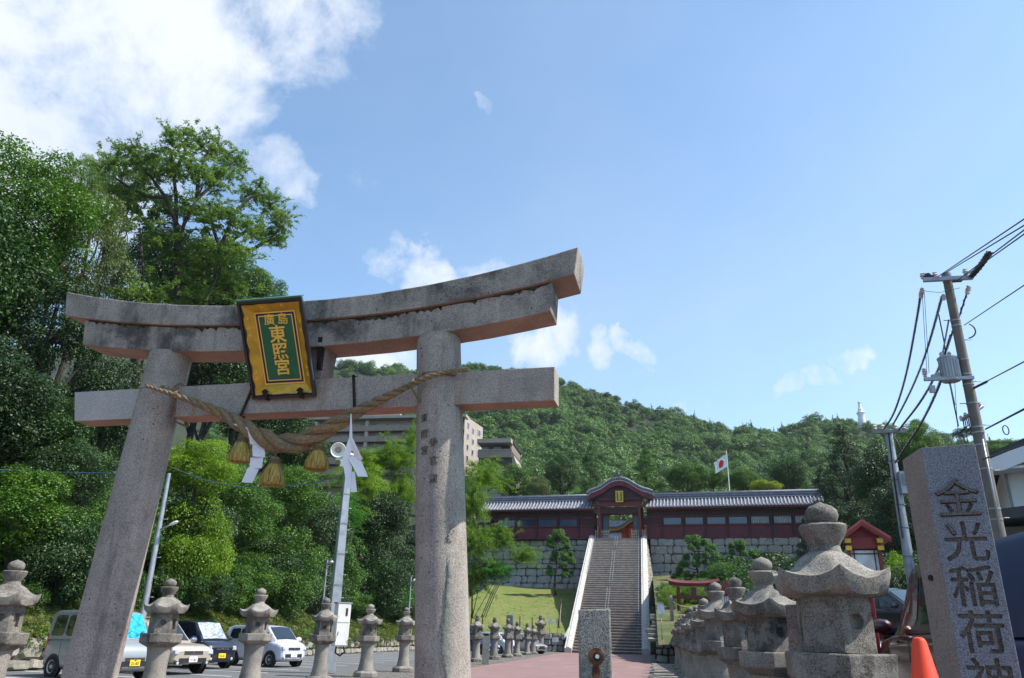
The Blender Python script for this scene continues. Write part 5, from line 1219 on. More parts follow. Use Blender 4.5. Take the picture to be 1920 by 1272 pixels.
# red hall-lantern hut behind the big right lantern
def red_hut():
    Y = 26; a = at(1588, 1005, Y=Y); b = at(1672, 1005, Y=Y); c = at(1632, 976, Y=Y); base = at(1633, 1190, Y=Y)[2]; w = b[0]-a[0]
    gx = (at(1590, 1030, Y=Y)[0]+at(1650, 1030, Y=Y)[0])/2; hw = (at(1650, 1030, Y=Y)[0]-at(1590, 1030, Y=Y)[0])/2; gz = H(gx, Y)
    o = empty('red_lantern_hut', (gx, Y, gz), -.10, 'red roofed wooden lantern hut with white paper panel behind the big stone lantern', 'wooden lantern')
    ze = at(1632, 1008, Y=Y)[2]-gz; zr = c[2]-gz; zp = at(1620, 1030, Y=Y)[2]-gz; zq = at(1620, 1072, Y=Y)[2]-gz
    MB().box((0, .5, (zq)/2-.2), (hw*1.0, .9, zq-.1)).build('pedestal', M['vermilion'], o)
    for s in (-1, 1): MB().box((s*hw*.93, 0, (zq+ze)/2-.2), (hw*.17, .12, ze-zq+.5)).build('post', M['vermilion'], o)
    MB().box((0, .12, (zp+zq)/2), (hw*1.72, .06, zp-zq)).build('paper_panel', M['pale_paper'], o)
    m = MB()
    for x in (-.62, .0, .62): m.box((x*hw, .07, (zp+zq)/2), (.025, .03, zp-zq)) if x else None
    for f in (0.02, .80, .98): m.box((0, .07, zq+(zp-zq)*f), (hw*1.72, .03, .03))
    for x in (-.86, .86): m.box((x*hw, .07, (zp+zq)/2), (.03, .03, zp-zq))
    m.build('panel_lattice', M['ink'], o, weld=False)
    MB().box((0, .05, (ze+zp)/2+.02), (hw*1.9, .1, (ze-zp))).build('head_beam', M['vermilion'], o)
    MB().prism([(-hw*1.05, ze), (hw*1.05, ze), (0, zr-.16)], 0, .12).build('gable', M['maroon_red'], o)
    ww = hw*1.62
    for s in (-1, 1):
        V = [(0, -.35, zr), (s*ww, -.35, ze-.02), (s*ww, 1.3, ze-.02), (0, 1.3, zr)]; V2 = [(x, y, z-.10) for x, y, z in V]
        m = MB().add(V+V2, [(0, 1, 2, 3), (4, 7, 6, 5), (0, 4, 5, 1), (1, 5, 6, 2), (2, 6, 7, 3), (3, 7, 4, 0)]); m.m = [1, 0, 0, 0, 0, 0]
        m.build('roof_slope', [M['pinkred'], M['roof_dark']], o)
        m = MB().add([(0, -.37, zr-.08), (s*ww, -.37, ze-.1), (s*ww, -.37, ze-.2), (0, -.37, zr-.2), (0, -.30, zr-.08), (s*ww, -.30, ze-.1), (s*ww, -.30, ze-.2), (0, -.30, zr-.2)], [(0, 1, 2, 3), (4, 7, 6, 5), (0, 4, 5, 1), (1, 5, 6, 2), (2, 6, 7, 3), (3, 7, 4, 0)]); m.build('barge_board', M['vermilion'], o)
        for k in (0, 1): MB().box((s*(hw*.98), -.18, ze-.12-k*.22), (.17, .12, .13)).build('yellow_cap', M['yellow'], o)
M['maroon_red'] = plain('dark_red_board', (.20, .018, .018), .55, 0, .1, 2); M['pinkred'] = plain('faded_red_board', (.42, .10, .09), .6)
red_hut()
def red_sign():
    Y = 12; a = at(1617, 1105, Y=Y); b = at(1641, 1190, Y=Y); gx = at(1630, 1150, Y=Y)[0]; gz = H(gx, Y)
    w = at(1642, 1150, Y=Y)[0]-at(1619, 1150, Y=Y)[0]; zt = at(1630, 1085, Y=Y)[2]
    o = empty('red_signboard', (gx, Y, gz), -.05, 'narrow upright red signboard with two black characters', 'signboard')
    MB().box((0, 0, (zt-gz)/2), (w, .05, zt-gz)).build('board', M['vermilion'], o, bevel=.006)
    MB().box((0, 0, zt-gz), (w*1.2, .09, .04)).build('top_cap', M['vermilion'], o)
    for ch, py in (('奉', 1127), ('献', 1157)): text('lettering', ch, .105, M['ink'], o, face_mat((.0, -.028, at(1630, py, Y=Y)[2]-gz), (1, 0, 0), (0, 0, 1)), .002, .001)
red_sign()
# small red shrine box seen beyond the small torii
p = at(1361, 1118, Y=48); gz = 1.5; o = empty('small_red_shrine', (p[0], 48, gz), 0, 'small red shrine box with barred window behind the third right lantern', 'shrine')
h = at(1360, 1095, Y=48)[2]-gz
MB().box((0, 0, h*.42), (.8, .6, h*.84)).build('body', M['vermilion'], o); MB().prism([(-.62, h*.80), (.62, h*.80), (0, h*1.05)], -.5, .5).build('roof', M['maroon_red'], o)
MB().box((0, -.32, h*.66), (.5, .05, .6)).build('barred_window', M['pale_paper'], o)
for k in range(3): MB().box((-.12+k*.12, -.36, h*.66), (.025, .03, .6)).build('window_bar', M['ink'], o)
MB().lathe([(.0, 0), (.16, .08), (.2, .2), (.12, .3), (0, .34)], 10, (.5, -.3, h*.38)).build('gold_bell', M['yellow'], o)
# ================================================================ apartment blocks on the hill, white house at the right
def apartment():
    Y = 190; a = at(570, 778, Y=Y); b = at(872, 778, Y=Y); top = b[2]; W = b[0]-a[0]; gz = 22; k = mpp(760, 800, b); fh = 21*k
    o = empty('apartment_block', (b[0], Y, gz), .02, 'long brown apartment block with balcony bands on the wooded hill', 'apartment building')
    T_ = top-gz; D = 16
    MB().box((-W/2, D/2+1.5, T_/2-.4), (W, D, T_-.8)).build('wall', M['apt'], o)
    MB().box((-W/2, D/2+.4, T_-.35), (W+1.0, D+2.6, .7)).build('roof_slab', M['apt_pale'], o)
    MB().box((-W*.6, D/2, T_+1.1), (W*.35, 6, 2.2)).build('roof_house', M['apt_pale'], o)
    nf = 7
    wme = MB().box((0, 0, 0), (2.0, .12, 1.5)).mesh('window', M['win']); fme = MB().box((0, .06, 0), (2.25, .12, 1.75)).mesh('window_frame', M['win_frame'])
    for f in range(nf):
        z = T_-1.1-f*fh
        MB().box((-W/2, .72, z-fh+.05), (W, 1.75, .22)).build('floor_slab', M['apt_dark'], o)
        MB().box((-W/2, -.12, z-fh+.75), (W, .14, 1.35)).build('balcony_wall', M['apt'], o)
        MB().box((-W/2, -.12, z-fh+1.46), (W, .22, .10)).build('balcony_coping', M['apt_pale'], o)
        n = 13 if f < 4 else 5
        for i in range(n):
            x = -1.8-i*3.55
            if i % 4 == 3: 
                MB().box((x, .7, z-fh/2), (.9, 1.6, fh-.1)).build('partition', M['apt_pale'], o); continue
            fr = link(bpy.data.objects.new('window_frame', fme), o); fr.location = (x, 1.36, z-fh/2-.1); w = link(bpy.data.objects.new('window', wme), fr); w.location = (0, -.03, 0)
    # angled end face
    c = at(903, 800, D=math.hypot(b[0], Y)+9)
    ex, ey = c[0]-b[0], 13.0
    m = MB().add([(0, 0, 0), (ex*.98, ey, 0), (ex*.98, ey, T_-.2), (0, 0, T_-.2), (-2, 8, 0), (-2, 8, T_-.2)], [(0, 1, 2, 3), (0, 3, 5, 4), (1, 4, 5, 2), (3, 2, 5)])
    m.build('end_wall', M['apt_pale'], o)
    d = np.array([ex*.98, ey, 0]); L_ = np.linalg.norm(d); d /= L_; nv = np.array([d[1], -d[0], 0])
    for f in range(6):
        for s, w in ((.18, .9), (.45, .9), (.78, 1.6)):
            p = d*L_*s+nv*.06+np.array([0, 0, T_-2.3-f*fh-(.6 if s == .45 else 0)]); q = MB().box((0, 0, 0), (w*1.3, .14, 1.5)).build('window_frame', M['win_frame'], o); q.location = tuple(p); q.rotation_euler[2] = math.atan2(d[1], d[0])
            MB().box((0, -.05, 0), (w, .14, 1.2)).build('window', M['win'], q)
    Y2 = 182; a2 = at(897, 826, Y=Y2); b2 = at(960, 826, Y=Y2); W2 = b2[0]-a2[0]; T2 = a2[2]-20
    o = empty('apartment_block', (a2[0], Y2, 20), .0, 'lower beige apartment block stepping down to the right of the long one', 'apartment building')
    MB().box((W2/2, 8, T2/2-1.4), (W2, 14, T2-2.8)).build('wall', M['apt_dark'], o); MB().box((W2/2, 7, T2-.5), (W2, 17, 1.0)).build('roof_slab', M['apt_pale'], o)
    fh2 = 3.2
    for f in range(4): 
        MB().box((W2/2, .2, T2-3.4-f*5.2), (W2, .3, 1.9)).build('balcony_wall', M['apt'], o); MB().box((W2/2, .15, T2-2.4-f*5.2), (W2+.1, .45, .2)).build('balcony_coping', M['apt_pale'], o)
        for x in (1.6, 4.6): q = MB().box((x, .95, T2-1.7-f*5.2), (1.8, .12, .9)).build('window', M['win'], o)
    # sloping right flank
    s1 = at(970, 856, Y=Y2+12)-np.array([a2[0], Y2, 20]); s2 = at(981, 887, Y=Y2+12)-np.array([a2[0], Y2, 20])
    MB().prism([(W2, T2-1.0), (W2, T2), (W2+.4, T2), (s1[0], s1[2]+.3), (s1[0], s1[2]-1.2)], 1, 14).build('sloping_roof', M['apt_pale'], o)
    MB().prism([(W2-.5, 0), (W2-.5, T2-1.0), (s1[0]-.3, s1[2]-1.2), (s1[0]-.3, 0)], 1.4, 13).build('flank_wall', M['apt'], o)
    MB().prism([(s1[0]-1, 0), (s1[0]-1, s1[2]-2.0), (s1[0]+.8, s1[2]-2.0), (s2[0], s2[2]), (s2[0], 0)], 1.8, 12).build('flank_wall', M['apt_pale'], o)
    for k_ in range(3): MB().box((s1[0]-.6+k_*.2, 1.2, s1[2]-5-k_*4.2), (2.6, .3, 1.2)).build('balcony_wall', M['apt'], o)
apartment()
def white_house():
    Y = 30; a = at(1862, 872, Y=Y); gz = 1.85; ez = a[2]-gz
    o = empty('white_house', (a[0], Y, gz), -.32, 'white rendered house with overhanging eaves at the right edge of the photo', 'house')
    MB().box((5.5, 5, ez/2), (10.4, 10, ez)).build('wall', M['white_wall'], o)
    MB().box((.32, -.02, ez/2), (.08, .08, ez)).build('downpipe', M['steel_dark'], o)
    m = MB().prism([(-1.0, ez-.35), (-.8, ez-.05), (5.5, ez+2.4), (11.8, ez-.05), (12, ez-.35), (5.5, ez+2.0)], -1.1, 11); m.build('roof', M['roof_dark'], o)
    MB().prism([(-.9, ez-.45), (-.9, ez-.28), (5.5, ez+2.1), (5.5, ez+1.6), (.2, ez-.42)], -1.12, -.9).build('barge_board', M['white_wall'], o)
    MB().box((5.5, -.5, ez-.32), (11.4, 1.1, .08)).build('eave_soffit', M['white_wall'], o)
    for z in (ez-1.7, ez-4.6):
        f = MB().box((3.2, -.03, z), (1.9, .08, 1.3)).build('window_frame', M['steel'], o); MB().box((3.2, -.06, z), (1.7, .06, 1.1)).build('pane', M['win'], f)
    MB().box((3.2, -.35, ez-.95), (2.4, .7, .07)).build('window_hood', M['steel'], o)
    Y = 23; a = at(1872, 985, Y=Y); gz = H(a[0], Y)
    o = empty('grey_shed', (a[0], Y, gz), -.2, 'low grey shed with a dark flat roof below the white house', 'shed')
    ez = a[2]-gz
    MB().box((4, 2.4, ez/2), (8, 4, ez)).build('wall', M['grey_wall'], o)
    MB().add([(-.7, -.6, ez), (8.5, -.6, ez+.9), (8.5, 5, ez+1.0), (-.7, 5, ez+.1), (-.7, -.6, ez+.28), (8.5, -.6, ez+1.2), (8.5, 5, ez+1.3), (-.7, 5, ez+.4)], [(0, 3, 2, 1), (4, 5, 6, 7), (0, 1, 5, 4), (1, 2, 6, 5), (2, 3, 7, 6), (3, 0, 4, 7)]).build('roof', M['roof_dark'], o)
    text('lettering', 'メソ', .42, M['roof_dark'], o, face_mat((1.05, .385, ez-.62), (1, 0, 0), (0, 0, 1)), .004)
white_house()
# ================================================================ utility poles and cables
def cable(pts, r, label, mat='cable', name='power_cable', group='overhead cables', spiral=False, sag=0.0, cat='cable'):
    P = [np.array(p, float) for p in pts]
    if len(P) == 2: P = [P[0]+(P[1]-P[0])*f-np.array([0, 0, sag*4*f*(1-f)]) for f in np.linspace(0, 1, 24)]
    m = MB().tube([tuple(p) for p in P], r, 6); root = None
    o = m.build(name, M[mat], None); tag(o, label, cat, group)
    if spiral:
        # spiral guard wound round the cable
        Q = np.array(P); L_ = np.concatenate([[0], np.cumsum(np.linalg.norm(np.diff(Q, axis=0), axis=1))]); n = int(L_[-1]/.035); s = np.linspace(0, L_[-1], n)
        c = np.stack([np.interp(s, L_, Q[:, i]) for i in range(3)], 1); T_ = np.gradient(c, axis=0); T_ /= np.linalg.norm(T_, axis=1)[:, None]; a_ = np.cross(T_, [0, 0, 1.0]); a_ /= np.linalg.norm(a_, axis=1)[:, None]+1e-9; b_ = np.cross(T_, a_)
        q = s/.16*2*math.pi; h = c+(a_*np.cos(q)[:, None]+b_*np.sin(q)[:, None])*(r*1.75)
        MB().tube([tuple(x) for x in h], r*.38, 4, smooth=False).build('spiral_guard', M['cable'], o)
    return o
PY = 15.0
def big_pole():
    tp = at(1774, 514, Y=PY); bt = at(1880, 1040, Y=PY); x = (tp[0]+bt[0])/2; gz = H(x, PY); h = tp[2]-gz
    o = empty('utility_pole', (x, PY, gz), 0, 'tall brown concrete utility pole with crossarm and transformer behind the inscribed pillar', 'utility pole')
    L = lambda px, py, Y=PY: tuple(np.array(at(px, py, Y=Y))-np.array([x, PY, gz]))
    MB().tube([(0, 0, 0), (0, 0, h)], [.125, .078], 20).build('pole', M['pole'], o); MB().lathe([(.080, h-.14), (.088, h-.12), (.088, h), (.02, h+.03)], 16).build('pole_cap', M['steel_dark'], o)
    a, b = L(1727, 531), L(1818, 523); b = (b[0], b[1]+.0, a[2])
    MB().box(((a[0]+b[0])/2, -.14, a[2]), (b[0]-a[0], .075, .075)).build('crossarm', M['steel'], o)
    MB().box(L(1786, 524), (.34, .1, .1)).build('junction_sleeve', M['cable'], o)
    def ins(p, up=True, s=1.0):
        z = 1 if up else -1
        MB().lathe([(.02*s, 0), (.045*s, .03*s*z), (.02*s, .05*s*z), (.055*s, .07*s*z), (.03*s, .10*s*z), (.045*s, .12*s*z), (.01, .15*s*z)], 12, p).build('insulator', M['porcelain'], o)
    for px, py in ((1731, 524), (1754, 522), (1811, 516)): ins(L(px, py))
    for px, py in ((1728, 540), (1726, 548), (1768, 552), (1815, 535), (1813, 541)): ins(L(px, py), False, .9)
    MB().prism([(-.09, -.04), (.12, -.03), (.02, .09), (-.10, .07)], -.04, .04).build('cable_clamp', M['cable'], o).location = L(1740, 521)
    # transformer
    c = L(1779, 694); rr = .165; hh = .47
    m = MB().lathe([(rr*.95, 0), (rr, .03), (rr*1.02, hh*.93), (rr*1.08, hh*.95), (rr*1.08, hh), (rr*.6, hh*1.06)], 24, (c[0], c[1]-.02, c[2]-hh/2)); tr = m.build('transformer', M['steel'], o)
    for k in range(9):
        q = math.radians(200+k*17); MB().box((c[0]+rr*1.03*math.cos(q), c[1]-.02+rr*1.03*math.sin(q), c[2]), (.02, .02, hh*.8)).build('cooling_rib', M['steel'], tr)
    for dx in (-.08, .06): MB().lathe([(.03, 0), (.045, .04), (.03, .06), (.04, .09), (.02, .13)], 10, (c[0]+dx, c[1], c[2]+hh/2)).build('bushing', M['porcelain'], tr)
    a = L(1732, 717); b = L(1806, 706)
    MB().box(((a[0]+b[0])/2+.05, -.12, a[2]+.02), (b[0]-a[0]+.15, .07, .06)).build('lower_arm', M['steel'], o)
    for px, py in ((1735, 708), (1734, 703), (1760, 710)): ins(L(px, py), True, .9)
    MB().box(L(1748, 730), (.09, .08, .13)).build('fuse_box', M['steel'], o); MB().box(L(1753, 706), (.12, .08, .06)).build('fuse_box', M['steel'], o)
    # side bracket low down
    a, b = L(1803, 788), L(1842, 762); MB().tube([a, b], .035, 8).build('side_bracket', M['steel_dark'], o)
    for px, py in ((1803, 790), (1811, 784), (1838, 764)): ins(L(px, py), True, .7)
    m = MB()
    for k in range(7):
        p0 = np.array(L(1806+k*3, 790-k*2)); p1 = np.array(L(1800+k*4, 812-(k % 3)*5)); m.tube([p0, (p0+p1)/2+np.array([.04, 0, -.05]), p1], .011, 5)
    m.build('loose_leads', M['cable'], o)
    # bands, steps, conduits
    for py in (602, 612, 676, 703, 722, 757, 802, 812, 835, 880, 955, 975, 1046):
        px = 1774+(py-514)*(1885-1774)/(1060-514); p = L(px, py); MB().lathe([(.125-.047*p[2]/h-.004, -.012), (.125-.047*p[2]/h+.006, -.01), (.125-.047*p[2]/h+.006, .012), (.125-.047*p[2]/h-.004, .012)], 18, (0, 0, p[2])).build('steel_band', M['steel'], o)
    for k in range(16):
        z = h-1.0-k*.42; s = 1 if k % 2 else -1; MB().tube([(s*.06, -.02, z), (s*.22, -.02, z)], .009, 5).build('climbing_step', M['steel_dark'], o)
    MB().tube([L(1760, 590), L(1770, 640), L(1781, 720), L(1797, 800)], .012, 6).build('conduit', M['cable'], o); MB().tube([L(1779, 600), L(1768, 660), L(1790, 760)], .016, 6).build('conduit', M['steel_dark'], o)
    MB().tube([(-.02, -.17, h-3.4), (-.03, -.18, h-5.2)], .02, 6).build('conduit', M['steel'], o)
    m = MB(); q0 = np.array(L(1800, 625)); m.tube([q0+np.array([.18*math.sin(t_), -.12, -.16*math.cos(t_)])+np.array([.05, 0, 0]) for t_ in np.linspace(.2, 2.6, 12)], .014, 5); m.build('cable_loop', M['cable'], o)
    return x, gz
bx, bgz = big_pole()
def small_pole():
    Y = 30; tp = at(1665, 806, Y=Y); bt = at(1702, 1040, Y=Y); x = (tp[0]+bt[0])/2; gz = H(x, Y); h = tp[2]-gz
    o = empty('utility_pole', (x, Y, gz), 0, 'slimmer grey steel utility pole left of the inscribed pillar', 'utility pole')
    L = lambda px, py, Y_=Y: tuple(np.array(at(px, py, Y=Y_))-np.array([x, Y, gz]))
    MB().tube([(0, 0, 0), (0, 0, h)], [.19, .13], 16).build('pole', M['steel'], o)
    MB().box((0, -.18, h-.12), (1.2, .1, .1)).build('crossarm', M['steel_dark'], o)
    for dx in (-.5, -.22, .22, .5): MB().lathe([(.04, 0), (.09, .06), (.05, .1), (.08, .16), (.03, .22)], 10, (dx, -.18, h-.07)).build('insulator', M['porcelain'], o)
    for z in (h-1.2, h-1.9, h-2.8, h-3.6, h-4.6): MB().lathe([(.18, -.02), (.185, 0), (.18, .02)], 14, (0, 0, z)).build('steel_band', M['steel_dark'], o)
    p = L(1692, 908); MB().box((p[0], -.25, p[2]), (.34, .3, .8)).build('meter_box', M['steel'], o); MB().box((p[0], -.42, p[2]+.1), (.24, .02, .4)).build('meter_lid', M['steel_dark'], o)
    MB().tube([(-.05, -.2, h-.1), (-.12, -.2, h-2), (-.14, -.2, h-4)], .03, 6).build('conduit', M['cable'], o)
    m = MB().tube([L(1665, 812), L(1680, 825), L(1690, 845), L(1705, 830)], .03, 6); m.build('cable_loop', M['cable'], o)
small_pole()
A = lambda px, py, Y: at(px, py, Y=Y)
def sp(pts, Ya, Yb, r, lb, spiral=True, name='power_cable'):
    n = len(pts); dep = [1/((1/Ya)*(1-i/(n-1))+(1/Yb)*(i/(n-1))) for i in range(n)]
    q = np.array([at(px, py, Y=d) for (px, py), d in zip(pts, dep)]); s = np.linspace(0, n-1, 40)
    # smooth interpolation
    c = np.stack([np.interp(s, range(n), q[:, k]) for k in range(3)], 1)
    for _ in range(2):
        c[2:-2] = (c[:-4]+c[1:-3]+c[2:-2]+c[3:-1]+c[4:])/5
    cable([tuple(p) for p in c], r, lb, name=name, spiral=spiral)
sp([(1727, 545), (1722, 580), (1714, 625), (1706, 670), (1696, 715), (1684, 755), (1672, 785), (1656, 806)], 15, 30, .017, 'leftmost of the four spiral-wrapped cables between the two utility poles')
sp([(1766, 556), (1757, 590), (1746, 630), (1732, 675), (1713, 722), (1692, 765), (1674, 797)], 15, 30, .017, 'second from the left of the four spiral-wrapped cables between the poles')
sp([(1783, 628), (1773, 660), (1757, 698), (1738, 735), (1718, 765), (1698, 790), (1684, 808)], 15, 30, .017, 'third from the left of the four spiral-wrapped cables between the poles')
sp([(1768, 702), (1758, 730), (1744, 762), (1724, 800), (1702, 832), (1678, 868)], 15, 28, .017, 'rightmost and lowest of the four spiral-wrapped cables between the poles')
sp([(1816, 540), (1808, 565), (1796, 602), (1783, 630)], 15, 15.4, .016, 'short wrapped cable dropping right of the pole head to its shaft')
sp([(1855, 474), (1846, 488), (1834, 504), (1820, 520)], 12.5, 15, .03, 'short thick wrapped cable right of the pole crossarm')
for i, ((x0, y0), (x1, y1), Yb) in enumerate((((1757, 520), (1925, 408), 9), ((1768, 515), (1925, 420), 9), ((1790, 530), (1925, 428), 9), ((1812, 516), (1925, 436), 9))):
    cable([A(x0, y0, 15), A(x1, y1, Yb), A(x1+300, y1-200, Yb-2)], .009, ['uppermost', 'second', 'third', 'lowest'][i]+' of the four thin wires fanning up from the pole head to the right edge')
for i, ((x0, y0), (x1, y1), r) in enumerate((((1808, 610), (1925, 532), .008), ((1826, 728), (1925, 676), .009), ((1848, 805), (1925, 765), .014), ((1842, 862), (1925, 832), .014))):
    cable([A(x0, y0, 15), A(x1, y1, 10), A(x1+250, y1-130, 8)], r, ['thin wire leaving the pole just below its head towards the right edge', 'thin wire leaving the pole at the transformer towards the right edge', 'dark wire leaving the lower pole with a small hanging loop', 'lowest dark wire leaving the pole above the white house'][i])
cable([A(1826, 728, 14.9), A(1850, 716, 13.6)], .022, 'short thick black sleeve on the wire beside the transformer')
q = A(1884, 798, 12); cable([q+np.array([(.04*math.sin(t_)), 0, -.07+.07*math.cos(t_)]) for t_ in np.linspace(-.2, 5.9, 16)], .008, 'small hanging loop on the dark wire over the white house')
for i, (x0, x1) in enumerate(((1729, 1738), (1733, 1742))):
    cable([A(x0, 548, 14.9), A(x1, 700, 14.9)], .005, ['left', 'right'][i]+' one of two thin vertical drop wires beside the wrapped cables')
cable([A(1790, 716, 14.9), A(1796, 810, 14.9)], .005, 'thin wire hanging straight down from the transformer')
cable([A(1733, 546, 14.9), A(1762, 549, 14.9), A(1800, 540, 14.9)], .005, 'thin wire slung under the pole crossarm')
# ================================================================ loudspeaker pole, lamps, cabinet
def speaker_pole():
    Y = 28.6; tp = at(653, 875, Y=Y); x = tp[0]; gz = 0; h = tp[2]
    o = empty('loudspeaker_pole', (x, Y, 0), math.radians(38), 'tapered square steel pole carrying a loudspeaker among the left lanterns', 'utility pole')
    MB().lathe([(.30, 0), (.17, h)], 4, rot=math.pi/4, smooth=False).build('pole', M['steel'], o, bevel=.02)
    for f in (.2, .4, .55, .7, .85, .97): r = .30-.13*f+.012; MB().lathe([(r, f*h), (r, f*h+.05)], 4, rot=math.pi/4, smooth=False, cap=False).build('band', M['steel_dark'], o)
    for i in range(14): f = .18+i*.055; s = 1 if i % 2 else -1; MB().tube([(s*(.2-.08*f), 0, f*h), (s*(.36-.08*f), 0, f*h)], .014, 5).build('climbing_peg', M['steel'], o)
    MB().tube([(0, 0, h), (0, 0, h+.55)], .09, 12).build('top_tube', M['steel'], o)
    for z in (.12, .26, .42): MB().lathe([(.17, 0), (.19, .03), (.17, .08)], 12, (0, 0, h+z)).build('clamp', M['white_box'], o)
    return o, x, Y, h
spo, spx, spY, sph = speaker_pole()
def horn():
    c = at(634, 844, Y=28.3); o = empty('loudspeaker', tuple(c), 0, 'round pale horn loudspeaker facing the viewer on the steel pole', 'loudspeaker')
    d = (CAM-c); d /= np.linalg.norm(d); R_ = .285
    Mx = Vector(d).to_track_quat('Z', 'Y').to_matrix().to_4x4()
    def put(ob): ob.matrix_local = Mx; return ob
    put(MB().lathe([(.03, -.30), (.08, -.29), (.12, -.18), (.2, -.05), (R_, .03), (R_+.012, .045), (R_, .055), (R_-.02, .04), (.19, -.03), (.13, -.12), (.07, -.18), (.01, -.18)], 32, cap=False).build('horn', M['white_box'], o))
    put(MB().lathe([(.10, -.14), (.095, -.10), (.05, -.075), (.01, -.07)], 20).build('centre_cone', M['apt_pale'], o)); put(MB().lathe([(.09, -.45), (.10, -.44), (.10, -.30), (.05, -.28)], 16).build('driver', M['steel_dark'], o))
    b = at(637, 862, Y=28.35)-c; e = at(651, 880, Y=28.55)-c
    MB().tube([tuple(b), tuple(e)], .04, 6).build('mount_arm', M['white_box'], o); MB().box((b[0], 0, b[2]), (.28, .06, .05)).build('mount_plate', M['white_box'], o)
    c2 = at(662, 845, Y=28.9); o2 = empty('loudspeaker', tuple(c2), 0, 'dark horn loudspeaker turned away, behind the paper streamer', 'loudspeaker')
    MB().lathe([(.05, -.2), (.07, -.05), (.13, .12), (.135, .14), (.12, .12)], 18, cap=False).build('horn', M['steel_dark'], o2).rotation_euler = (math.radians(80), 0, 2.4); MB().box((-.1, 0, -.22), (.12, .12, .3)).build('bracket', M['white_box'], o2)
horn()
def cabinet():
    a = at(641, 1132, D=28.6); b = at(628, 1212, D=28.6); x, y = a[0], a[1]; z0, z1 = b[2], a[2]; o = empty('control_cabinet', (x+.05, y, z0), math.radians(38), 'cream metal cabinet with a narrow dark slot fixed to the loudspeaker pole', 'cabinet'); h = z1-z0
    MB().box((0, 0, h/2), (.46, .42, h)).build('body', M['white_box'], o, bevel=.01); MB().box((0, -.22, h*.77), (.43, .02, h*.42)).build('upper_door', M['white_box'], o); MB().box((0, -.22, h*.28), (.43, .02, h*.50)).build('lower_door', M['white_box'], o)
    MB().box((.09, -.235, h*.80), (.07, .01, h*.18)).build('slot', M['ink'], o); MB().box((-.15, -.24, h*.30), (.02, .015, .12)).build('handle', M['steel'], o); MB().box((0, 0, h+.02), (.52, .48, .04)).build('hood', M['steel'], o)
    MB().tube([(-.1, 0, 0), (-.12, 0, -.2), (.05, 0, -.3), (.2, 0, -.18), (.15, 0, 0)], .03, 6).build('cable_loop', M['cable'], o)
cabinet()
def lamp_pole(px0, py0, px1, py1, Y, r, label, arm=None):
    a = at(px0, py0, Y=Y); x = a[0]; gz = max(0, H(x, Y)-.2); o = empty('lamp_pole', (x, Y, gz), 0, label, 'lamp post', 'slim steel lamp posts by the bank'); h = a[2]-gz
    MB().tube([(0, 0, 0), (0, 0, h)], [r, r*.6], 10).build('pole', M['steel'], o)
    for i in range(8): f = .15+i*.1; MB().tube([(0, 0, f*h), (r*2.2, 0, f*h)], .012, 5).build('peg', M['steel'], o)
    if arm:
        (ax, ay), (bx_, by) = arm; p = np.array(at(ax, ay, Y=Y))-np.array([x, Y, gz]); q = np.array(at(bx_, by, Y=Y))-np.array([x, Y, gz])
        MB().tube([tuple(p), tuple(q)], [.04, .03], 8).build('arm', M['steel'], o)
        c = (p*.25+q*.75); L_ = np.linalg.norm(q-p)*.28; MB().lathe([(.02, -L_), (.07, -L_*.6), (.09, 0), (.07, L_*.8), (.02, L_)], 12, sy=.6).build('lamp_head', M['white_box'], o).matrix_local = Matrix.Translation(c)@Vector(q-p).to_track_quat('Z', 'Y').to_matrix().to_4x4()
lamp_pole(317, 888, 266, 1150, 27, .13, 'long slim steel lamp pole with one arm behind the torii left pillar', ((301, 993), (333, 978)))
lamp_pole(614, 1050, 607, 1122, 31, .05, 'short thin lamp post with a small arm just left of the loudspeaker pole', ((614, 1058), (624, 1053)))
lamp_pole(771, 1082, 768, 1140, 36, .05, 'short thin lamp post against the left side of the torii right pillar', ((771, 1092), (779, 1087)))
cable([at(-60, 878, Y=24), at(100, 886, Y=26), at(215, 888, Y=27), at(318, 893, Y=27)], .018, 'blue cable running in from the left edge to the slim lamp pole', 'blue_cable', 'overhead_cable')
cable([at(318, 875, Y=27), at(380, 900, Y=27.5), at(460, 915, Y=28), at(540, 912, Y=28.3), at(600, 903, Y=28.5), at(646, 890, Y=28.6)], .016, 'sagging dark blue cable from the slim lamp pole to the loudspeaker pole', 'blue_cable', 'overhead_cable')
# ================================================================ cars
def carpaint(name, c, metal=.35): 
    t = NT(name); t.col(c).p(Roughness=.32, Metallic=metal, Coat_Weight=.8); t.b.inputs['Coat Roughness'].default_value = .06; return t.mat
def dullpaint(name, c):
    t = NT(name); t.col(c).p(Roughness=.4, Coat_Weight=.0); t.b.inputs['Specular IOR Level'].default_value = .25; return t.mat
CP = dict(vanblue=dullpaint('deep_blue_enamel', (.010, .026, .10)), silver=carpaint('silver_paint', (.30, .31, .32)), beige=carpaint('beige_paint', (.50, .44, .36)), navy=carpaint('navy_paint', (.012, .014, .03), .2), lilac=carpaint('lilac_paint', (.60, .61, .72), .15), maroon=carpaint('dark_red_paint', (.05, .004, .008), .3), blue=carpaint('deep_blue_paint', (.012, .028, .11), 0), black=carpaint('black_paint', (.012, .013, .018), .2), white=carpaint('white_paint_car', (.7, .7, .7), .0))
M['car_glass'] = plain('car_glass', (.012, .018, .02), .05, 0, .05, 1, coat=1.0); M['shade_blue'] = plain('blue_sunshade', (.02, .42, .72), .25, .3, .3, 8); M['shade_silver'] = plain('silver_sunshade', (.55, .60, .66), .25, .5, .25, 7)
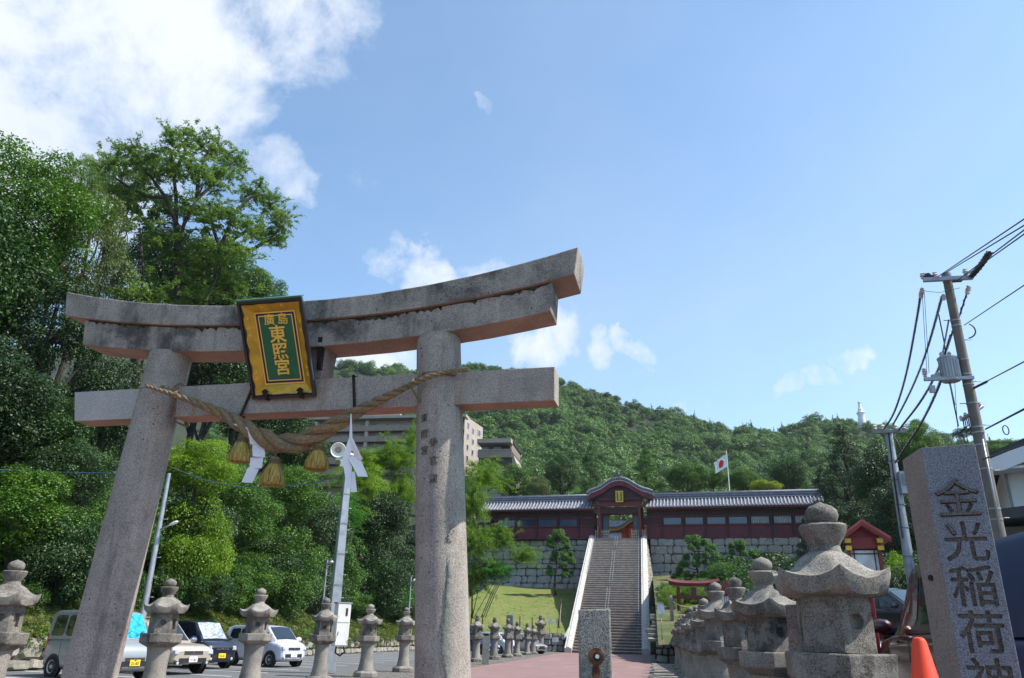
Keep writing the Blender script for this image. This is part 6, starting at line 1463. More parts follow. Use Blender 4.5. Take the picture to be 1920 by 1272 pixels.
M['tyre'] = plain('tyre_rubber', (.015, .015, .016), .85); M['rim'] = plain('wheel_rim', (.50, .50, .52), .35, .6); M['trim'] = plain('black_trim', (.015, .015, .017), .55); M['lamp'] = plain('headlamp', (.55, .58, .62), .08, .3, .1, 9, coat=1.0); M['chrome'] = plain('chrome', (.6, .6, .62), .15, .9)
M['tail'] = plain('red_lamp', (.45, .01, .012), .2, 0, .1, 6, coat=1.0); M['plate_y'] = plain('yellow_plate', (.80, .55, .02), .5); M['plate_w'] = plain('white_plate', (.75, .75, .75), .5); M['plate_ink'] = plain('plate_ink', (.02, .04, .03), .5)
def car(loc, heading, label, cat, paint, kind='kei', L_=3.4, W=1.48, Hh=1.75, plate=None, name='parked_car', shade=None, mirrors=True, glazed=True, group='cars in the shrine parking'):
    o = empty(name, loc, heading, label, cat, group); w = W/2
    # stations: x from rear (-L/2) to front; z belt, z roof; numbers per body kind
    if kind == 'kei':     # tall box with a short bonnet
        low = [(-.5, .82, .35, .90), (-.485, .95, .26, 1.02), (-.40, 1.0, .2, 1.04), (.20, 1.0, .2, 1.04), (.34, 1.0, .2, 1.02), (.44, .97, .22, .95), (.485, .90, .26, .86), (.5, .78, .34, .76)]
        gh = [(-.485, 1.0, .96, Hh-.12), (-.455, .98, .86, Hh-.03), (-.2, .98, .84, Hh), (.08, .98, .83, Hh-.01), (.20, .97, .82, Hh-.06), (.36, .93, .86, 1.03)]
        wind = (.205, .355)
    elif kind == 'van':
        low = [(-.5, .9, .35, .98), (-.49, .97, .24, 1.08), (-.40, 1.0, .2, 1.10), (.30, 1.0, .2, 1.10), (.40, .99, .2, 1.06), (.465, .95, .24, .92), (.495, .88, .3, .75), (.5, .8, .36, .6)]
        gh = [(-.49, 1.0, .92, Hh-.14), (-.46, .98, .87, Hh-.03), (-.1, .98, .86, Hh), (.18, .98, .85, Hh-.02), (.25, .97, .84, Hh-.08), (.40, .95, .88, 1.07)]
        wind = (.255, .395)
    elif kind == 'suv':
        low = [(-.5, .85, .4, .9), (-.48, .96, .32, 1.0), (-.38, 1.0, .28, 1.02), (.12, 1.0, .28, 1.0), (.25, 1.0, .28, .98), (.40, .97, .3, .93), (.475, .90, .34, .86), (.5, .80, .42, .72)]
        gh = [(-.47, .98, .90, Hh-.16), (-.42, .97, .80, Hh-.04), (-.2, .97, .78, Hh), (0, .97, .77, Hh-.02), (.08, .96, .76, Hh-.08), (.24, .93, .84, 1.0)]
        wind = (.085, .235)
    else:                 # hatch
        low = [(-.5, .85, .35, .85), (-.48, .96, .26, .95), (-.38, 1.0, .2, .96), (.12, 1.0, .2, .94), (.27, 1.0, .2, .90), (.40, .97, .22, .82), (.475, .88, .26, .72), (.5, .75, .34, .62)]
        gh = [(-.47, .97, .86, Hh-.22), (-.40, .96, .78, Hh-.05), (-.15, .96, .76, Hh), (.02, .96, .75, Hh-.03), (.08, .95, .74, Hh-.09), (.28, .92, .84, .91)]
        wind = (.085, .275)
    def sup(hw, z0, z1, n=20, e=5.0):
        out = []; cz = (z0+z1)/2; hz = (z1-z0)/2
        for i in range(n):
            q = 2*math.pi*i/n+math.pi/n; c, s = math.cos(q), math.sin(q); out.append((math.copysign(abs(c)**(2/e), c)*hw, cz+math.copysign(abs(s)**(2/e), s)*hz))
        return out
    def ip(tab, f, k): xs = [t[0] for t in tab]; return float(np.interp(f, xs, [t[k] for t in tab]))
    rings = []
    for f in sorted(set([t[0] for t in low]+list(np.linspace(-.48, .48, 25)))):
        rings.append([(f*L_, y, z) for y, z in sup(w*ip(low, f, 1), ip(low, f, 2), ip(low, f, 3), 28, 6)])
    body = MB().loft(rings).build('body', paint, o, sharp=60)
    def gring(f):
        zb = ip(low, f, 3)-.06; wb, wt, zr = ip(gh, f, 1)*w*.985, ip(gh, f, 2)*w, ip(gh, f, 3); zr = max(zr, zb+.07); r = min(.09, (zr-zb)*.4)
        return [(f*L_, -wb, zb), (f*L_, -wt, zr-r), (f*L_, -wt+r*.35, zr-r*.25), (f*L_, -wt+r*1.4, zr), (f*L_, 0, zr+.025), (f*L_, wt-r*1.4, zr), (f*L_, wt-r*.35, zr-r*.25), (f*L_, wt, zr-r), (f*L_, wb, zb)]
    fs = sorted(set([t[0] for t in gh]+list(np.linspace(gh[0][0], gh[-1][0], 16))))
    MB().loft([gring(f) for f in fs]).build('cabin', paint, o, sharp=50)
    # side windows on the sloping cabin side
    def sp_(f, t_, s, d=.006):
        zb = ip(low, f, 3)-.06; wb, wt, zr = ip(gh, f, 1)*w*.985, ip(gh, f, 2)*w, ip(gh, f, 3); zr = max(zr, zb+.07)-min(.09, (zr-zb)*.4); y = wb+(wt-wb)*t_; return (f*L_, s*(y+d), zb+(zr-zb)*t_)
    spans = {'kei': [(-.45, -.27), (-.25, .0), (.02, .235)], 'van': [(-.46, -.27), (-.245, .02), (.05, .28)], 'suv': [(-.42, -.28), (-.26, -.08), (-.06, .135)], 'hatch': [(-.40, -.27), (-.25, -.06), (-.04, .14)]}[kind]
    for s in (-1, 1):
        for (a, b) in (spans if glazed else ()):
            ex = .07 if b > .1 else 0.0
            P = [sp_(a, .14, s), sp_(b+ex*.6, .14, s), sp_(b-ex*.15, .93, s), sp_(a+(.02 if a < -.4 else 0), .93, s)]
            c = [sum(q[i] for q in P)/4 for i in range(3)]; V = []
            for i in range(4):
                p, pn, pp_ = P[i], P[(i+1) % 4], P[i-1]
                for q in (pp_, pn): V.append(tuple(p[k]+(q[k]-p[k])*.12 for k in range(3)))
            # order corners into one rounded outline
            MB().add(V, [tuple(range(8))]).build('side_window', M['car_glass'], o, fixn=False)
    def front_pt(f, y_, d=.008):
        zb = ip(low, f, 3)-.06; wt, zr = ip(gh, f, 2)*w, max(ip(gh, f, 3), zb+.07); return (f*L_+d, y_*wt, zr+d)
    K = 6; V = []
    for i in range(K+1):
        f = wind[0]+(wind[1]-wind[0])*i/K; 
        for yy in (-.86, 0, .86): p = front_pt(f, yy); V.append((p[0], p[1]*(1 if i < K else 1.02), p[2]+(.022 if yy == 0 else .0)))
    gl = quick('windscreen', V, [(3*i+j, 3*i+j+1, 3*i+j+4, 3*i+j+3) for i in range(K) for j in range(2)], {None: M['car_glass'], 'blue': M['shade_blue'], 'silver': M['shade_silver']}[shade], o, smooth=True)
    for yy in (-.35, .25): p = front_pt(wind[1]-.012, yy, .02); q = front_pt(wind[1]-.04, yy+.45, .02); MB().tube([p, q], .01, 5).build('wiper', M['trim'], o)
    # rear glass
    zb = ip(low, gh[0][0], 3)+.05; wt = ip(gh, gh[0][0], 2)*w*.86; zr = ip(gh, gh[0][0], 3)
    if not glazed:
        for s in (-1, 1): MB().prism([(s*w*.55, 1.50), (s*w*.90, 1.58), (s*w*.88, 1.70), (s*w*.58, 1.66)], -.49*L_-.03, -.49*L_+.03, 'x').build('tail_light', M['tail'], o)
        MB().box((-.49*L_-.02, 0, 1.12), (.02, W*.9, .03)).build('trim_line', M['trim'], o); MB().tube([(-.3*L_, .3, Hh), (-.36*L_, .3, Hh+.3)], .008, 5).build('aerial', M['trim'], o)
    if glazed: MB().add([(gh[0][0]*L_-.012, -wt, zb), (gh[0][0]*L_-.012, wt, zb), (gh[0][0]*L_-.004, wt*.95, zr-.08), (gh[0][0]*L_-.004, -wt*.95, zr-.08)], [(0, 3, 2, 1)]).build('rear_window', M['car_glass'], o, fixn=False)
    R_ = .29 if kind != 'suv' else .34
    for fx in (-.33, .325):
        for s in (-1, 1):
            a = MB().lathe([(R_*1.22, 0), (R_*1.22, .01)], 28); ar = a.build('wheel_arch', M['trim'], o); ar.matrix_local = Matrix.Translation((fx*L_, s*(w+.001), R_))@Matrix.Rotation(math.pi/2*(-s), 4, 'X')
            wh = MB().lathe([(R_*.62, -.16), (R_*.96, -.15), (R_, -.12), (R_, -.01), (R_*.95, .03), (R_*.66, .035), (R_*.62, .01)], 28).build('wheel', M['tyre'], o); wh.matrix_local = Matrix.Translation((fx*L_, s*(w-.0), R_))@Matrix.Rotation(math.pi/2*(-s), 4, 'X')
            rm = MB().lathe([(R_*.66, .0), (R_*.64, .03), (R_*.55, .02), (R_*.5, .005), (R_*.18, .02), (R_*.15, .035), (.01, .036)], 24).build('rim', M['rim'], wh)
            for k in range(9): q = k*2*math.pi/9; MB().box((math.cos(q)*R_*.36, math.sin(q)*R_*.36, .022), (R_*.30, .035, .008), rz=q).build('spoke_gap', M['trim'], rm)
    xf = L_/2; zt = ip(low, .5, 3)
    for s in (-1, 1):
        hl = MB().box((0, 0, 0), (.10, W*.19, .16), top=.92).build('headlight', M['lamp'], o, bevel=.02); hl.location = (xf-.05-.015*0, s*w*.70, zt-.03); hl.rotation_euler = (0, -.25, s*-.35)
        MB().lathe([(.05, 0), (.05, .02), (.02, .03)], 12).build('fog_light', M['lamp'], o).matrix_local = Matrix.Translation((xf-.012, s*w*.66, .36))@Matrix.Rotation(math.pi/2, 4, 'Y')
        MB().box((xf-.03, s*w*.64, .36), (.06, W*.13, .09)).build('lamp_recess', M['trim'], o)
        if mirrors: MB().lathe([(.02, 0), (.10, .02), (.11, .08), (.07, .13), (.01, .14)], 12, sx=.8, sy=1.3).build('mirror', M['chrome'] if paint is CP['beige'] else paint, o).matrix_local = Matrix.Translation((ip([(0, wind[1])], 0, 1)*L_*.98-.12, s*(w+.12), ip(low, wind[1], 3)+.06))@Matrix.Rotation(-math.pi/2, 4, 'Y')
        MB().box((-.487*L_, s*w*.90, .98), (.06, .12, .38)).build('tail_light', M['tail'], o, bevel=.01)
        for fx in (-.11, .13): MB().box((fx*L_, s*(w+.012), .86), (.16, .03, .03)).build('door_handle', paint, o)
        m = MB()
        for fx in (-.26, .01, .26): m.box((fx*L_, s*(w*1.001), .68), (.008, .004, .62))
        m.build('door_gap', M['trim'], o, weld=False)
    g = MB().box((xf-.005, 0, zt-.05), (.03, W*.42, .11)).build('grille', M['trim'], o)
    for k in range(2): MB().box((xf+.012, 0, zt-.075+k*.05), (.012, W*.40, .014)).build('grille_bar', M['chrome'], g)
    MB().lathe([(.035, 0), (.035, .012)], 14).build('badge', M['chrome'], g).matrix_local = Matrix.Translation((xf+.018, 0, zt-.05))@Matrix.Rotation(math.pi/2, 4, 'Y')
    MB().box((xf-.01, 0, .44), (.03, W*.62, .14)).build('air_intake', M['trim'], o)
    if plate:
        txt, py = plate; pl = MB().box((xf+.022, 0, .47), (.012, .33, .165)).build('number_plate', M['plate_y'] if py else M['plate_w'], o)
        text('plate_number', txt, .105, M['plate_ink'], pl, face_mat((xf+.030, 0, .45), (0, 1, 0), (0, 0, 1)), .001, .002)
    return o
def G(px, py): p = at(px, py, z=0); return (p[0], p[1], 0)
def place(px, py, h, L_): # px,py: ground point below the front bumper middle
    p = np.array(G(px, py)); return (p[0]-math.cos(h)*L_/2, p[1]-math.sin(h)*L_/2, 0)
h0 = math.radians(-20)
car(place(246, 1277, h0, 3.3), h0, 'silver van with a bright blue sunshade, half hidden behind the torii left pillar', 'van', CP['silver'], 'van', 3.3, 1.48, 1.88, ('21-83', True), 'parked_van', 'blue')
car(place(357, 1266, h0, 4.3), h0, 'beige off-roader behind the stone lantern, with plate 97-85', 'car', CP['beige'], 'suv', 4.3, 1.74, 1.66, ('97-85', False))
car(place(412, 1255, h0, 3.4), h0, 'dark navy tall car with silver windscreen shade and yellow plate', 'car', CP['navy'], 'kei', 3.4, 1.48, 1.70, ('23-05', True), shade='silver')
car(place(548, 1252, h0-.03, 3.4), h0-.03, 'pale lilac boxy car at the right end of the left parked row', 'car', CP['lilac'], 'kei', 3.4, 1.48, 1.60, ('11-17', False))
for px, Y, c, k, lb in ((888, 62, 'blue', 'hatch', 'blue car seen between the torii right pillar and the small lanterns'), (925, 66, 'white', 'van', 'white van glimpsed behind the small lanterns left of the dark slab'), (980, 68, 'silver', 'hatch', 'silver car glimpsed behind the small lanterns right of the dark slab')):
    p = at(px, 1222, Y=Y); car((p[0], Y, 0), -.5, lb, 'van' if k == 'van' else 'car', CP[c], k, 4.0, 1.6, 1.6, None)
# right side
def gr(px, D): p = at(px, 1150, D=D); return (p[0], p[1], H(p[0], p[1]))
car((3.68, 10.1, .06*10.1), math.radians(87), 'dark red car directly behind the inscribed pillar and the traffic cone', 'car', CP['maroon'], 'suv', 4.2, 1.55, 1.76, None)
car((3.62, 8.05-.1, .06*7.9), math.radians(86), 'deep blue van cut off by the right edge of the photo', 'van', CP['vanblue'], 'van', 3.8, 1.6, 1.85, None, 'parked_van', mirrors=False, glazed=False)
p = gr(1668, 27); car((p[0]+.2, p[1], p[2]-.05), math.radians(-60), 'black car parked beyond the red signboard', 'car', CP['black'], 'hatch', 4.0, 1.65, 1.5, None)
p = gr(1645, 31); car((p[0], p[1], p[2]), math.radians(-62), 'dark blue car behind the black one beyond the red signboard', 'car', CP['blue'], 'hatch', 4.0, 1.65, 1.5, None)
# ================================================================ peace pagoda on the ridge
p = at(1616, 790, D=430); k_ = mpp(1616, 790, p); o = empty('pagoda', tuple(p-np.array([0, 0, 4])), 0, 'small white stupa standing on the mountain ridge', 'pagoda')
prof = [(7.5, 0), (7.5, 3), (7, 5), (7, 7), (5.6, 7.5), (7.2, 12), (6.6, 14.5), (8.6, 15.5), (8.0, 16.6), (6.0, 17.2), (5.2, 20), (4.3, 22), (5.2, 22.6), (4.4, 23.6), (3.2, 27), (2.4, 33), (2.2, 35), (3.6, 35.5), (3.4, 36.6), (1.4, 37), (.5, 38), (.4, 42), (0.02, 43)]
MB().lathe([(r*k_*.9, z*k_+(4 if z > 0 else 0)) for r, z in prof], 24).build('stupa', M['pagoda'], o)
# ================================================================ trees
def trunk_mb(h, r, seed, tips, lean=(0, 0)):
    rng = random.Random(seed); m = MB(); pts = []
    for i in range(7):
        f = i/6; pts.append((lean[0]*f**1.3+rng.uniform(-.1, .1)*r*6*(f > 0), lean[1]*f**1.3+rng.uniform(-.1, .1)*r*6*(f > 0), h*f))
    m.tube(pts, [r*(1.25 if i == 0 else 1)*(1-.6*i/6) for i in range(7)], 8)
    for (tx, ty, tz) in tips:
        f = rng.uniform(.45, .9); b = np.array(pts[int(f*6)]); e = np.array([tx, ty, tz]); mid = (b+e)/2+np.array([rng.uniform(-.1, .1), rng.uniform(-.1, .1), -.08])*np.linalg.norm(e-b)
        m.tube([b, (b+mid)/2, mid, (mid+e)/2+np.array([0, 0, .03]), e], [r*.42, r*.34, r*.27, r*.2, r*.08], 6)
    return m
TN = [0]; WG = 'trees of the wooded slope left of the path'; BG = 'bamboo and light green clumps beside the torii right pillar'
def tree(px, py, rx, ry, D, T_, leaf, label, cat='tree', name='broadleaf_tree', group=None, bark='bark', depth=1.0, tilt=0.0, thick=.035):
    TN[0] += 1; rng = random.Random(TN[0]*7); p = at(px, py, D=D); k = mpp(px, py, p)
    while group in (WG, BG, 'bushes along the left bank') and px < 860 and p[0] > -21.8-.55*rx*k and D < 150:
        D += 1.0; p = at(px, py, D=D); k = mpp(px, py, p)
    gx, gy = p[0], p[1]; gz = H(gx, gy)-.3
    s = (rx*k*1.08, rx*k*1.08*depth, ry*k*1.08); bot = p[2]-s[2]
    gz = min(gz, bot+.2)
    if cat == 'bush':
        hz = (p[2]+s[2]-gz)/2; p = np.array([p[0], p[1], gz+hz]); s = (s[0], s[1], max(s[2], hz))
    o = empty(name, (gx, gy, gz), 0, label, cat, group)
    if group == WG and py > 840 and bot-gz > 1.2:
        c2 = link(bpy.data.objects.new('lower_crown', T[T_]), o); hh = (bot-gz)*.62; c2.location = (rng.uniform(.2, .9), rng.uniform(-.6, .6), hh*.85); c2.scale = (s[0]*.95, s[1]*.95, hh*1.05); c2.rotation_euler = (0, 0, rng.uniform(0, 6)); c2.material_slots[0].link = 'OBJECT'; c2.material_slots[0].material = LF[leaf]
    c = link(bpy.data.objects.new('crown', T[T_]), o); c.location = (0, 0, p[2]-gz); c.scale = s; c.rotation_euler = (tilt, tilt*.6, rng.uniform(0, 6.28))
    c.material_slots[0].link = 'OBJECT'; c.material_slots[0].material = LF[leaf]
    tips = []
    for i in range(9): q = rng.uniform(0, 6.28); rr = rng.uniform(.3, .75); tips.append((math.cos(q)*s[0]*rr, math.sin(q)*s[1]*rr, p[2]-gz+s[2]*rng.uniform(-.5, .6)))
    if cat == 'bamboo' and px > 850:
        b = at(893+rng.uniform(-9, 9), 1160, Y=80)-np.array([gx, gy, gz]); e = np.array([0, 0, p[2]-gz])
        MB().tube([b, b*.55+e*.45+np.array([-.3, 0, .9]), e], [.04, .03, .015], 5).build('culm', M[bark], o); return o
    trunk_mb(p[2]-gz+s[2]*.3, max(.05, s[0]*thick*2), TN[0], tips).build('trunk' if cat != 'bush' else 'stem', M[bark], o, weld=False)
    return o
WG = 'trees of the wooded slope left of the path'
W_ = [
 (45, 400, 140, 130, 44, 'broadA', 'mid', 'tall bright green broadleaf tree filling the upper left corner of the wood'),
 (-60, 520, 150, 170, 42, 'broadB', 'dark', 'dark tree cut by the left edge halfway up the wood'),
 (95, 610, 110, 110, 43, 'broadC', 'deep', 'deep shaded tree behind the left end of the torii top beam'),
 (165, 475, 85, 135, 47, 'loose', 'olive', 'pale olive tree with loose leaves above the left end of the torii'),
 (155, 330, 45, 45, 55, 'loose', 'feather', 'small feathery treetop poking up between the tall left trees'),
 (230, 330, 60, 55, 56, 'loose', 'feather', 'light feathery crown left of the tallest treetop'),
 (300, 520, 110, 110, 60, 'broadC', 'deep', 'deep green tree in shade behind the forked feathery tree'),
 (410, 540, 95, 95, 62, 'broadA', 'dark', 'dark tree just above the torii beam left of the plaque'),
 (478, 555, 60, 60, 64, 'broadC', 'mid', 'round green tree with dense leaves touching the plaque top'),
 (-20, 760, 120, 120, 36, 'broadB', 'deep', 'dark tree at the left edge level with the torii tie beam'),
 (70, 800, 95, 95, 37, 'broadC', 'dark', 'dark broadleaf left of the torii left pillar at tie beam height'),
 (200, 760, 90, 100, 46, 'broadB', 'deep', 'shaded tree behind the torii left pillar'),
 (400, 700, 90, 90, 60, 'broadA', 'deep', 'dark tree seen between the torii beams left of the plaque'),
 (500, 770, 90, 80, 66, 'broadC', 'deep', 'dark tree behind the sacred rope and the plaque bottom'),
 (560, 850, 60, 50, 70, 'broadB', 'dark', 'dark tree between the middle tassel and the apartment block'),
 (40, 960, 110, 90, 33, 'broadA', 'mid', 'leafy green tree above the leftmost lantern'),
 (130, 890, 90, 70, 36, 'broadC', 'gloss', 'glossy dark tree crossed by the blue cable at the left'),
 (372, 885, 72, 62, 40, 'dome', 'bright', 'bright yellow-green young tree right of the torii left pillar'),
 (450, 960, 75, 75, 42, 'broadB', 'mid', 'mid green tree under the left tassel'),
 (370, 990, 75, 70, 38, 'broadC', 'gloss', 'glossy evergreen beside the slim lamp pole'),
 (540, 930, 75, 60, 48, 'broadA', 'mid', 'green tree right of the middle tassel'),
 (600, 990, 60, 70, 50, 'broadC', 'gloss', 'small-leaved dark evergreen just left of the loudspeaker pole'),
 (500, 1060, 75, 55, 40, 'dome', 'gloss', 'glossy bush-like evergreen above the lilac car'),
 (200, 1010, 90, 80, 34, 'broadB', 'mid', 'leafy tree behind the lower half of the torii left pillar'),
 (735, 1060, 58, 58, 50, 'broadC', 'gloss', 'round camellia-like dark evergreen left of the torii right pillar'),
 (700, 970, 70, 60, 62, 'broadB', 'deep', 'dark tree behind the bamboo left of the torii right pillar'),
]
for px, py, rx, ry, D, T_, lf, lb in W_: tree(px, py, rx, ry, D, T_, lf, lb, group=WG)
BG = 'bamboo and light green clumps beside the torii right pillar'
for px, py, rx, ry, D, T_, lf, lb in [
 (742, 864, 44, 32, 66, 'bambooA', 'bamboo', 'bamboo top just left of the torii right pillar below the rope'),
 (668, 908, 52, 42, 56, 'bambooB', 'bright', 'yellow-green bamboo right of the loudspeaker pole head'),
 (745, 935, 40, 45, 60, 'bambooA', 'bright', 'bright bamboo against the left side of the torii right pillar'),
 (688, 872, 52, 22, 75, 'bambooA', 'bamboo', 'bamboo sprays overlapping the apartment balconies'),
 (772, 832, 16, 36, 68, 'bambooB', 'bamboo', 'tall bamboo tip rising above the apartment balconies'),
 (640, 975, 48, 38, 52, 'bambooA', 'fern', 'light green bamboo behind the loudspeaker pole'),
 (905, 897, 45, 32, 84, 'bambooB', 'bright', 'brightest bamboo top right of the torii right pillar'),
 (885, 955, 34, 48, 80, 'bambooA', 'bamboo', 'tall bamboo hugging the right side of the torii right pillar'),
 (893, 1025, 34, 40, 78, 'bambooB', 'bamboo', 'drooping bamboo before the left end of the corridor wall'),
 (935, 1015, 34, 26, 80, 'bambooA', 'bamboo', 'bamboo sprays across the left part of the stone wall'),
 (985, 1045, 30, 20, 80, 'bambooB', 'bamboo', 'arching bamboo tips nearest the tall pruned pine'),
 (894, 1085, 30, 32, 79.5, 'bambooB', 'bamboo', 'low bamboo clump against the pillar at the left edge of the lawn'),
 (925, 1075, 40, 22, 79, 'bambooA', 'fern', 'lower bamboo fronds above the lawn beside the pillar')]:
    tree(px, py, rx, ry, D, T_, lf, lb, 'bamboo', 'bamboo_clump', BG, 'bamboo', thick=.008)
m = MB()
for i in range(3):
    a = at(902+i*4, 1158, Y=80); b = at(945+i*3, 1070, Y=81); m.tube([tuple(a), tuple((a+b)/2+np.array([-.12, 0, .1])), tuple(b)], .045, 6)
tag(m.build('bamboo_culm', M['bamboo'], None), 'dark bamboo culms leaning right over the lawn by the pillar', 'bamboo')
for px, py, rx, ry, D, T_, lf, lb in [
 (690, 1095, 62, 42, 47, 'fern', 'fern', 'feathery bright green bush left of the torii right pillar'),
 (745, 1120, 35, 32, 50, 'fern', 'fern', 'small feathery bush touching the torii right pillar'),
 (640, 1065, 45, 45, 45, 'shrubB', 'mid', 'green bush directly behind the loudspeaker pole'),
 (585, 1075, 42, 45, 44, 'shrubA', 'gloss', 'dark shiny bush left of the short thin lamp post'),
 (420, 1080, 55, 30, 36, 'shrubB', 'mid', 'green bush above the beige and navy cars'),
 (330, 1075, 55, 32, 33, 'shrubA', 'dark', 'dark bush above the second lantern in the left row'),
 (100, 1090, 80, 45, 29, 'shrubB', 'deep', 'dark bush above the roof of the silver van'),
 (20, 1120, 60, 40, 27, 'shrubA', 'dark', 'dark bush behind the leftmost lantern'),
 (240, 1100, 45, 35, 31, 'shrubB', 'dark', 'dark bush behind the silver van bonnet'),
 (660, 1135, 45, 22, 44, 'shrubA', 'mid', 'low green bush above the cream cabinet'),
 (750, 1150, 30, 20, 50, 'shrubB', 'mid', 'low green bush behind the sixth lantern of the left row')]:
    tree(px, py, rx, ry, D, T_, lf, lb, 'bush', 'bush', 'bushes along the left bank')
# the tall feathery tree with visible forked limbs
def feather_tree():
    D = 52; P = lambda x, y, d=D: np.array(at(x, y, D=d)); base = P(330, 700); gz = H(base[0], base[1])-.3
    o = empty('feathery_tree', (base[0], base[1], gz), 0, 'tallest feathery tree with dark forked limbs against the clouds', 'tree', WG); O = np.array([base[0], base[1], gz]); m = MB()
    L = lambda pts, r: m.tube([tuple(q-O) for q in pts], r, 7)
    L([O, P(322, 640), P(330, 560), P(333, 470), P(331, 420)], [.42, .34, .27, .22, .2])
    limbs = [[(333, 470), (345, 420), (368, 375), (380, 350)], [(331, 420), (330, 370), (325, 320), (322, 285)], [(368, 375), (400, 345), (425, 320), (440, 300)], [(331, 420), (310, 370), (285, 335), (262, 310)], [(368, 375), (372, 330), (385, 295), (395, 275)], [(322, 330), (345, 290), (352, 265)], [(310, 370), (280, 370), (240, 350), (210, 330)],
             [(300, 700), (370, 600), (405, 520), (412, 465)], [(405, 520), (430, 455), (465, 430), (500, 425)], [(412, 465), (440, 400), (470, 370), (490, 365)], [(430, 455), (470, 470), (505, 450), (530, 425)], [(412, 465), (400, 430), (395, 400)], [(255, 700), (265, 600), (268, 500), (262, 430)]]
    for i, l in enumerate(limbs): L([P(x, y, D+(i % 3-1)*1.2) for x, y in l], [.2*(.62 if i not in (7, 12) else 1.1), .13, .09, .05][:len(l)])
    m.build('trunk', M['bark'], o, weld=False)
    for i, (x, y, r) in enumerate([(322, 268, 30), (356, 258, 28), (395, 280, 34), (440, 305, 32), (262, 300, 38), (215, 312, 34), (300, 320, 40), (350, 320, 40), (405, 340, 40), (470, 365, 34), (505, 385, 32), (528, 410, 26), (520, 445, 30), (480, 440, 34), (440, 420, 36), (230, 370, 42), (280, 400, 48), (340, 390, 40), (390, 410, 42), (300, 470, 55), (380, 490, 55), (440, 480, 42), (200, 420, 45), (350, 560, 55), (430, 540, 45), (270, 560, 50)]):
        p = P(x, y, D+((i*37) % 7-3)*.8)-O; k = mpp(x, y, P(x, y)); c = link(bpy.data.objects.new('leaf_spray', T['feath%s' % 'AB'[i % 2]]), o); c.location = p; s = r*k*1.25; c.scale = (s, s, s*.8); c.rotation_euler = (0, 0, i*1.3)
T['feathA'] = tmesh('leaf_spray', spray(58, 62, 21, leaf=.12, aspect=.36, arch=.5, up=.3), LF['feather']); T['feathB'] = tmesh('leaf_spray', spray(52, 64, 22, leaf=.12, aspect=.36, arch=.7, up=.3), LF['feather'])
feather_tree()
# trees behind and beside the shrine
SG = 'trees on the terrace behind the shrine corridor'
for px, py, rx, ry, D, T_, lf, lb in [
 (1108, 885, 40, 52, 128, 'conifer', 'dark', 'pointed green conifer left of the gate gable'), (1212, 890, 50, 50, 128, 'conifer', 'mid', 'broad pointed conifer right of the gate gable'),
 (1290, 895, 42, 32, 128, 'broadC', 'mid', 'round green tree left of the flagpole'), (1335, 900, 30, 24, 130, 'dome', 'mid', 'low round tree directly left of the flag pole foot'),
 (1392, 902, 32, 24, 130, 'broadB', 'mid', 'round green tree right of the flagpole'), (1434, 914, 30, 16, 124, 'shrubA', 'red_tip', 'small bright yellow-green tree with reddish tips behind the roof'),
 (965, 905, 42, 34, 132, 'broadA', 'mid', 'green tree above the left end of the corridor roof'), (1010, 915, 24, 22, 126, 'dome', 'olive', 'small olive tree behind the left corridor roof'),
 (1050, 890, 38, 40, 135, 'broadC', 'dark', 'dark round tree left of the pointed conifer'), (1480, 890, 40, 36, 135, 'broadB', 'dark', 'dark round tree behind the right end of the corridor roof'),
 (1160, 908, 16, 20, 142, 'broadA', 'deep', 'shadowed treetop directly behind the gate finial')]:
    tree(px, py, rx, ry, D, T_, lf, lb, group=SG)
RGp = 'trees right of the shrine'
for px, py, rx, ry, D, T_, lf, lb in [
 (1588, 885, 78, 88, 98, 'conifer', 'conifer', 'large near-black conifer right of the corridor roof'), (1545, 925, 42, 50, 100, 'conifer', 'conifer', 'dark conifer overlapping the right end of the roof'),
 (1655, 900, 60, 70, 90, 'broadB', 'conifer', 'dark tree behind the slim steel pole'), (1600, 990, 75, 50, 84, 'broadC', 'deep', 'dark tree mass behind the red lantern hut'),
 (1690, 970, 60, 70, 78, 'broadA', 'deep', 'dark glossy tree left of the inscribed pillar'), (1510, 1008, 26, 34, 97, 'conifer', 'conifer', 'small dark conifer against the right end of the stone wall'),
 (1722, 850, 45, 55, 90, 'broadB', 'mid', 'green tree rising just above the inscribed pillar left corner'), (1722, 803, 18, 20, 92, 'shrubA', 'mid', 'large-leaved treetop under the lowest wrapped cable'),
 (1790, 870, 60, 40, 95, 'broadC', 'mid', 'green tree hidden behind the inscribed pillar head'), (1755, 960, 60, 60, 80, 'broadA', 'deep', 'dark tree right behind the inscribed pillar'),
 (1868, 860, 40, 25, 130, 'dome', 'mid', 'green tree between the tall pole and the white house')]:
    tree(px, py, rx, ry, D, T_, lf, lb, group=RGp)
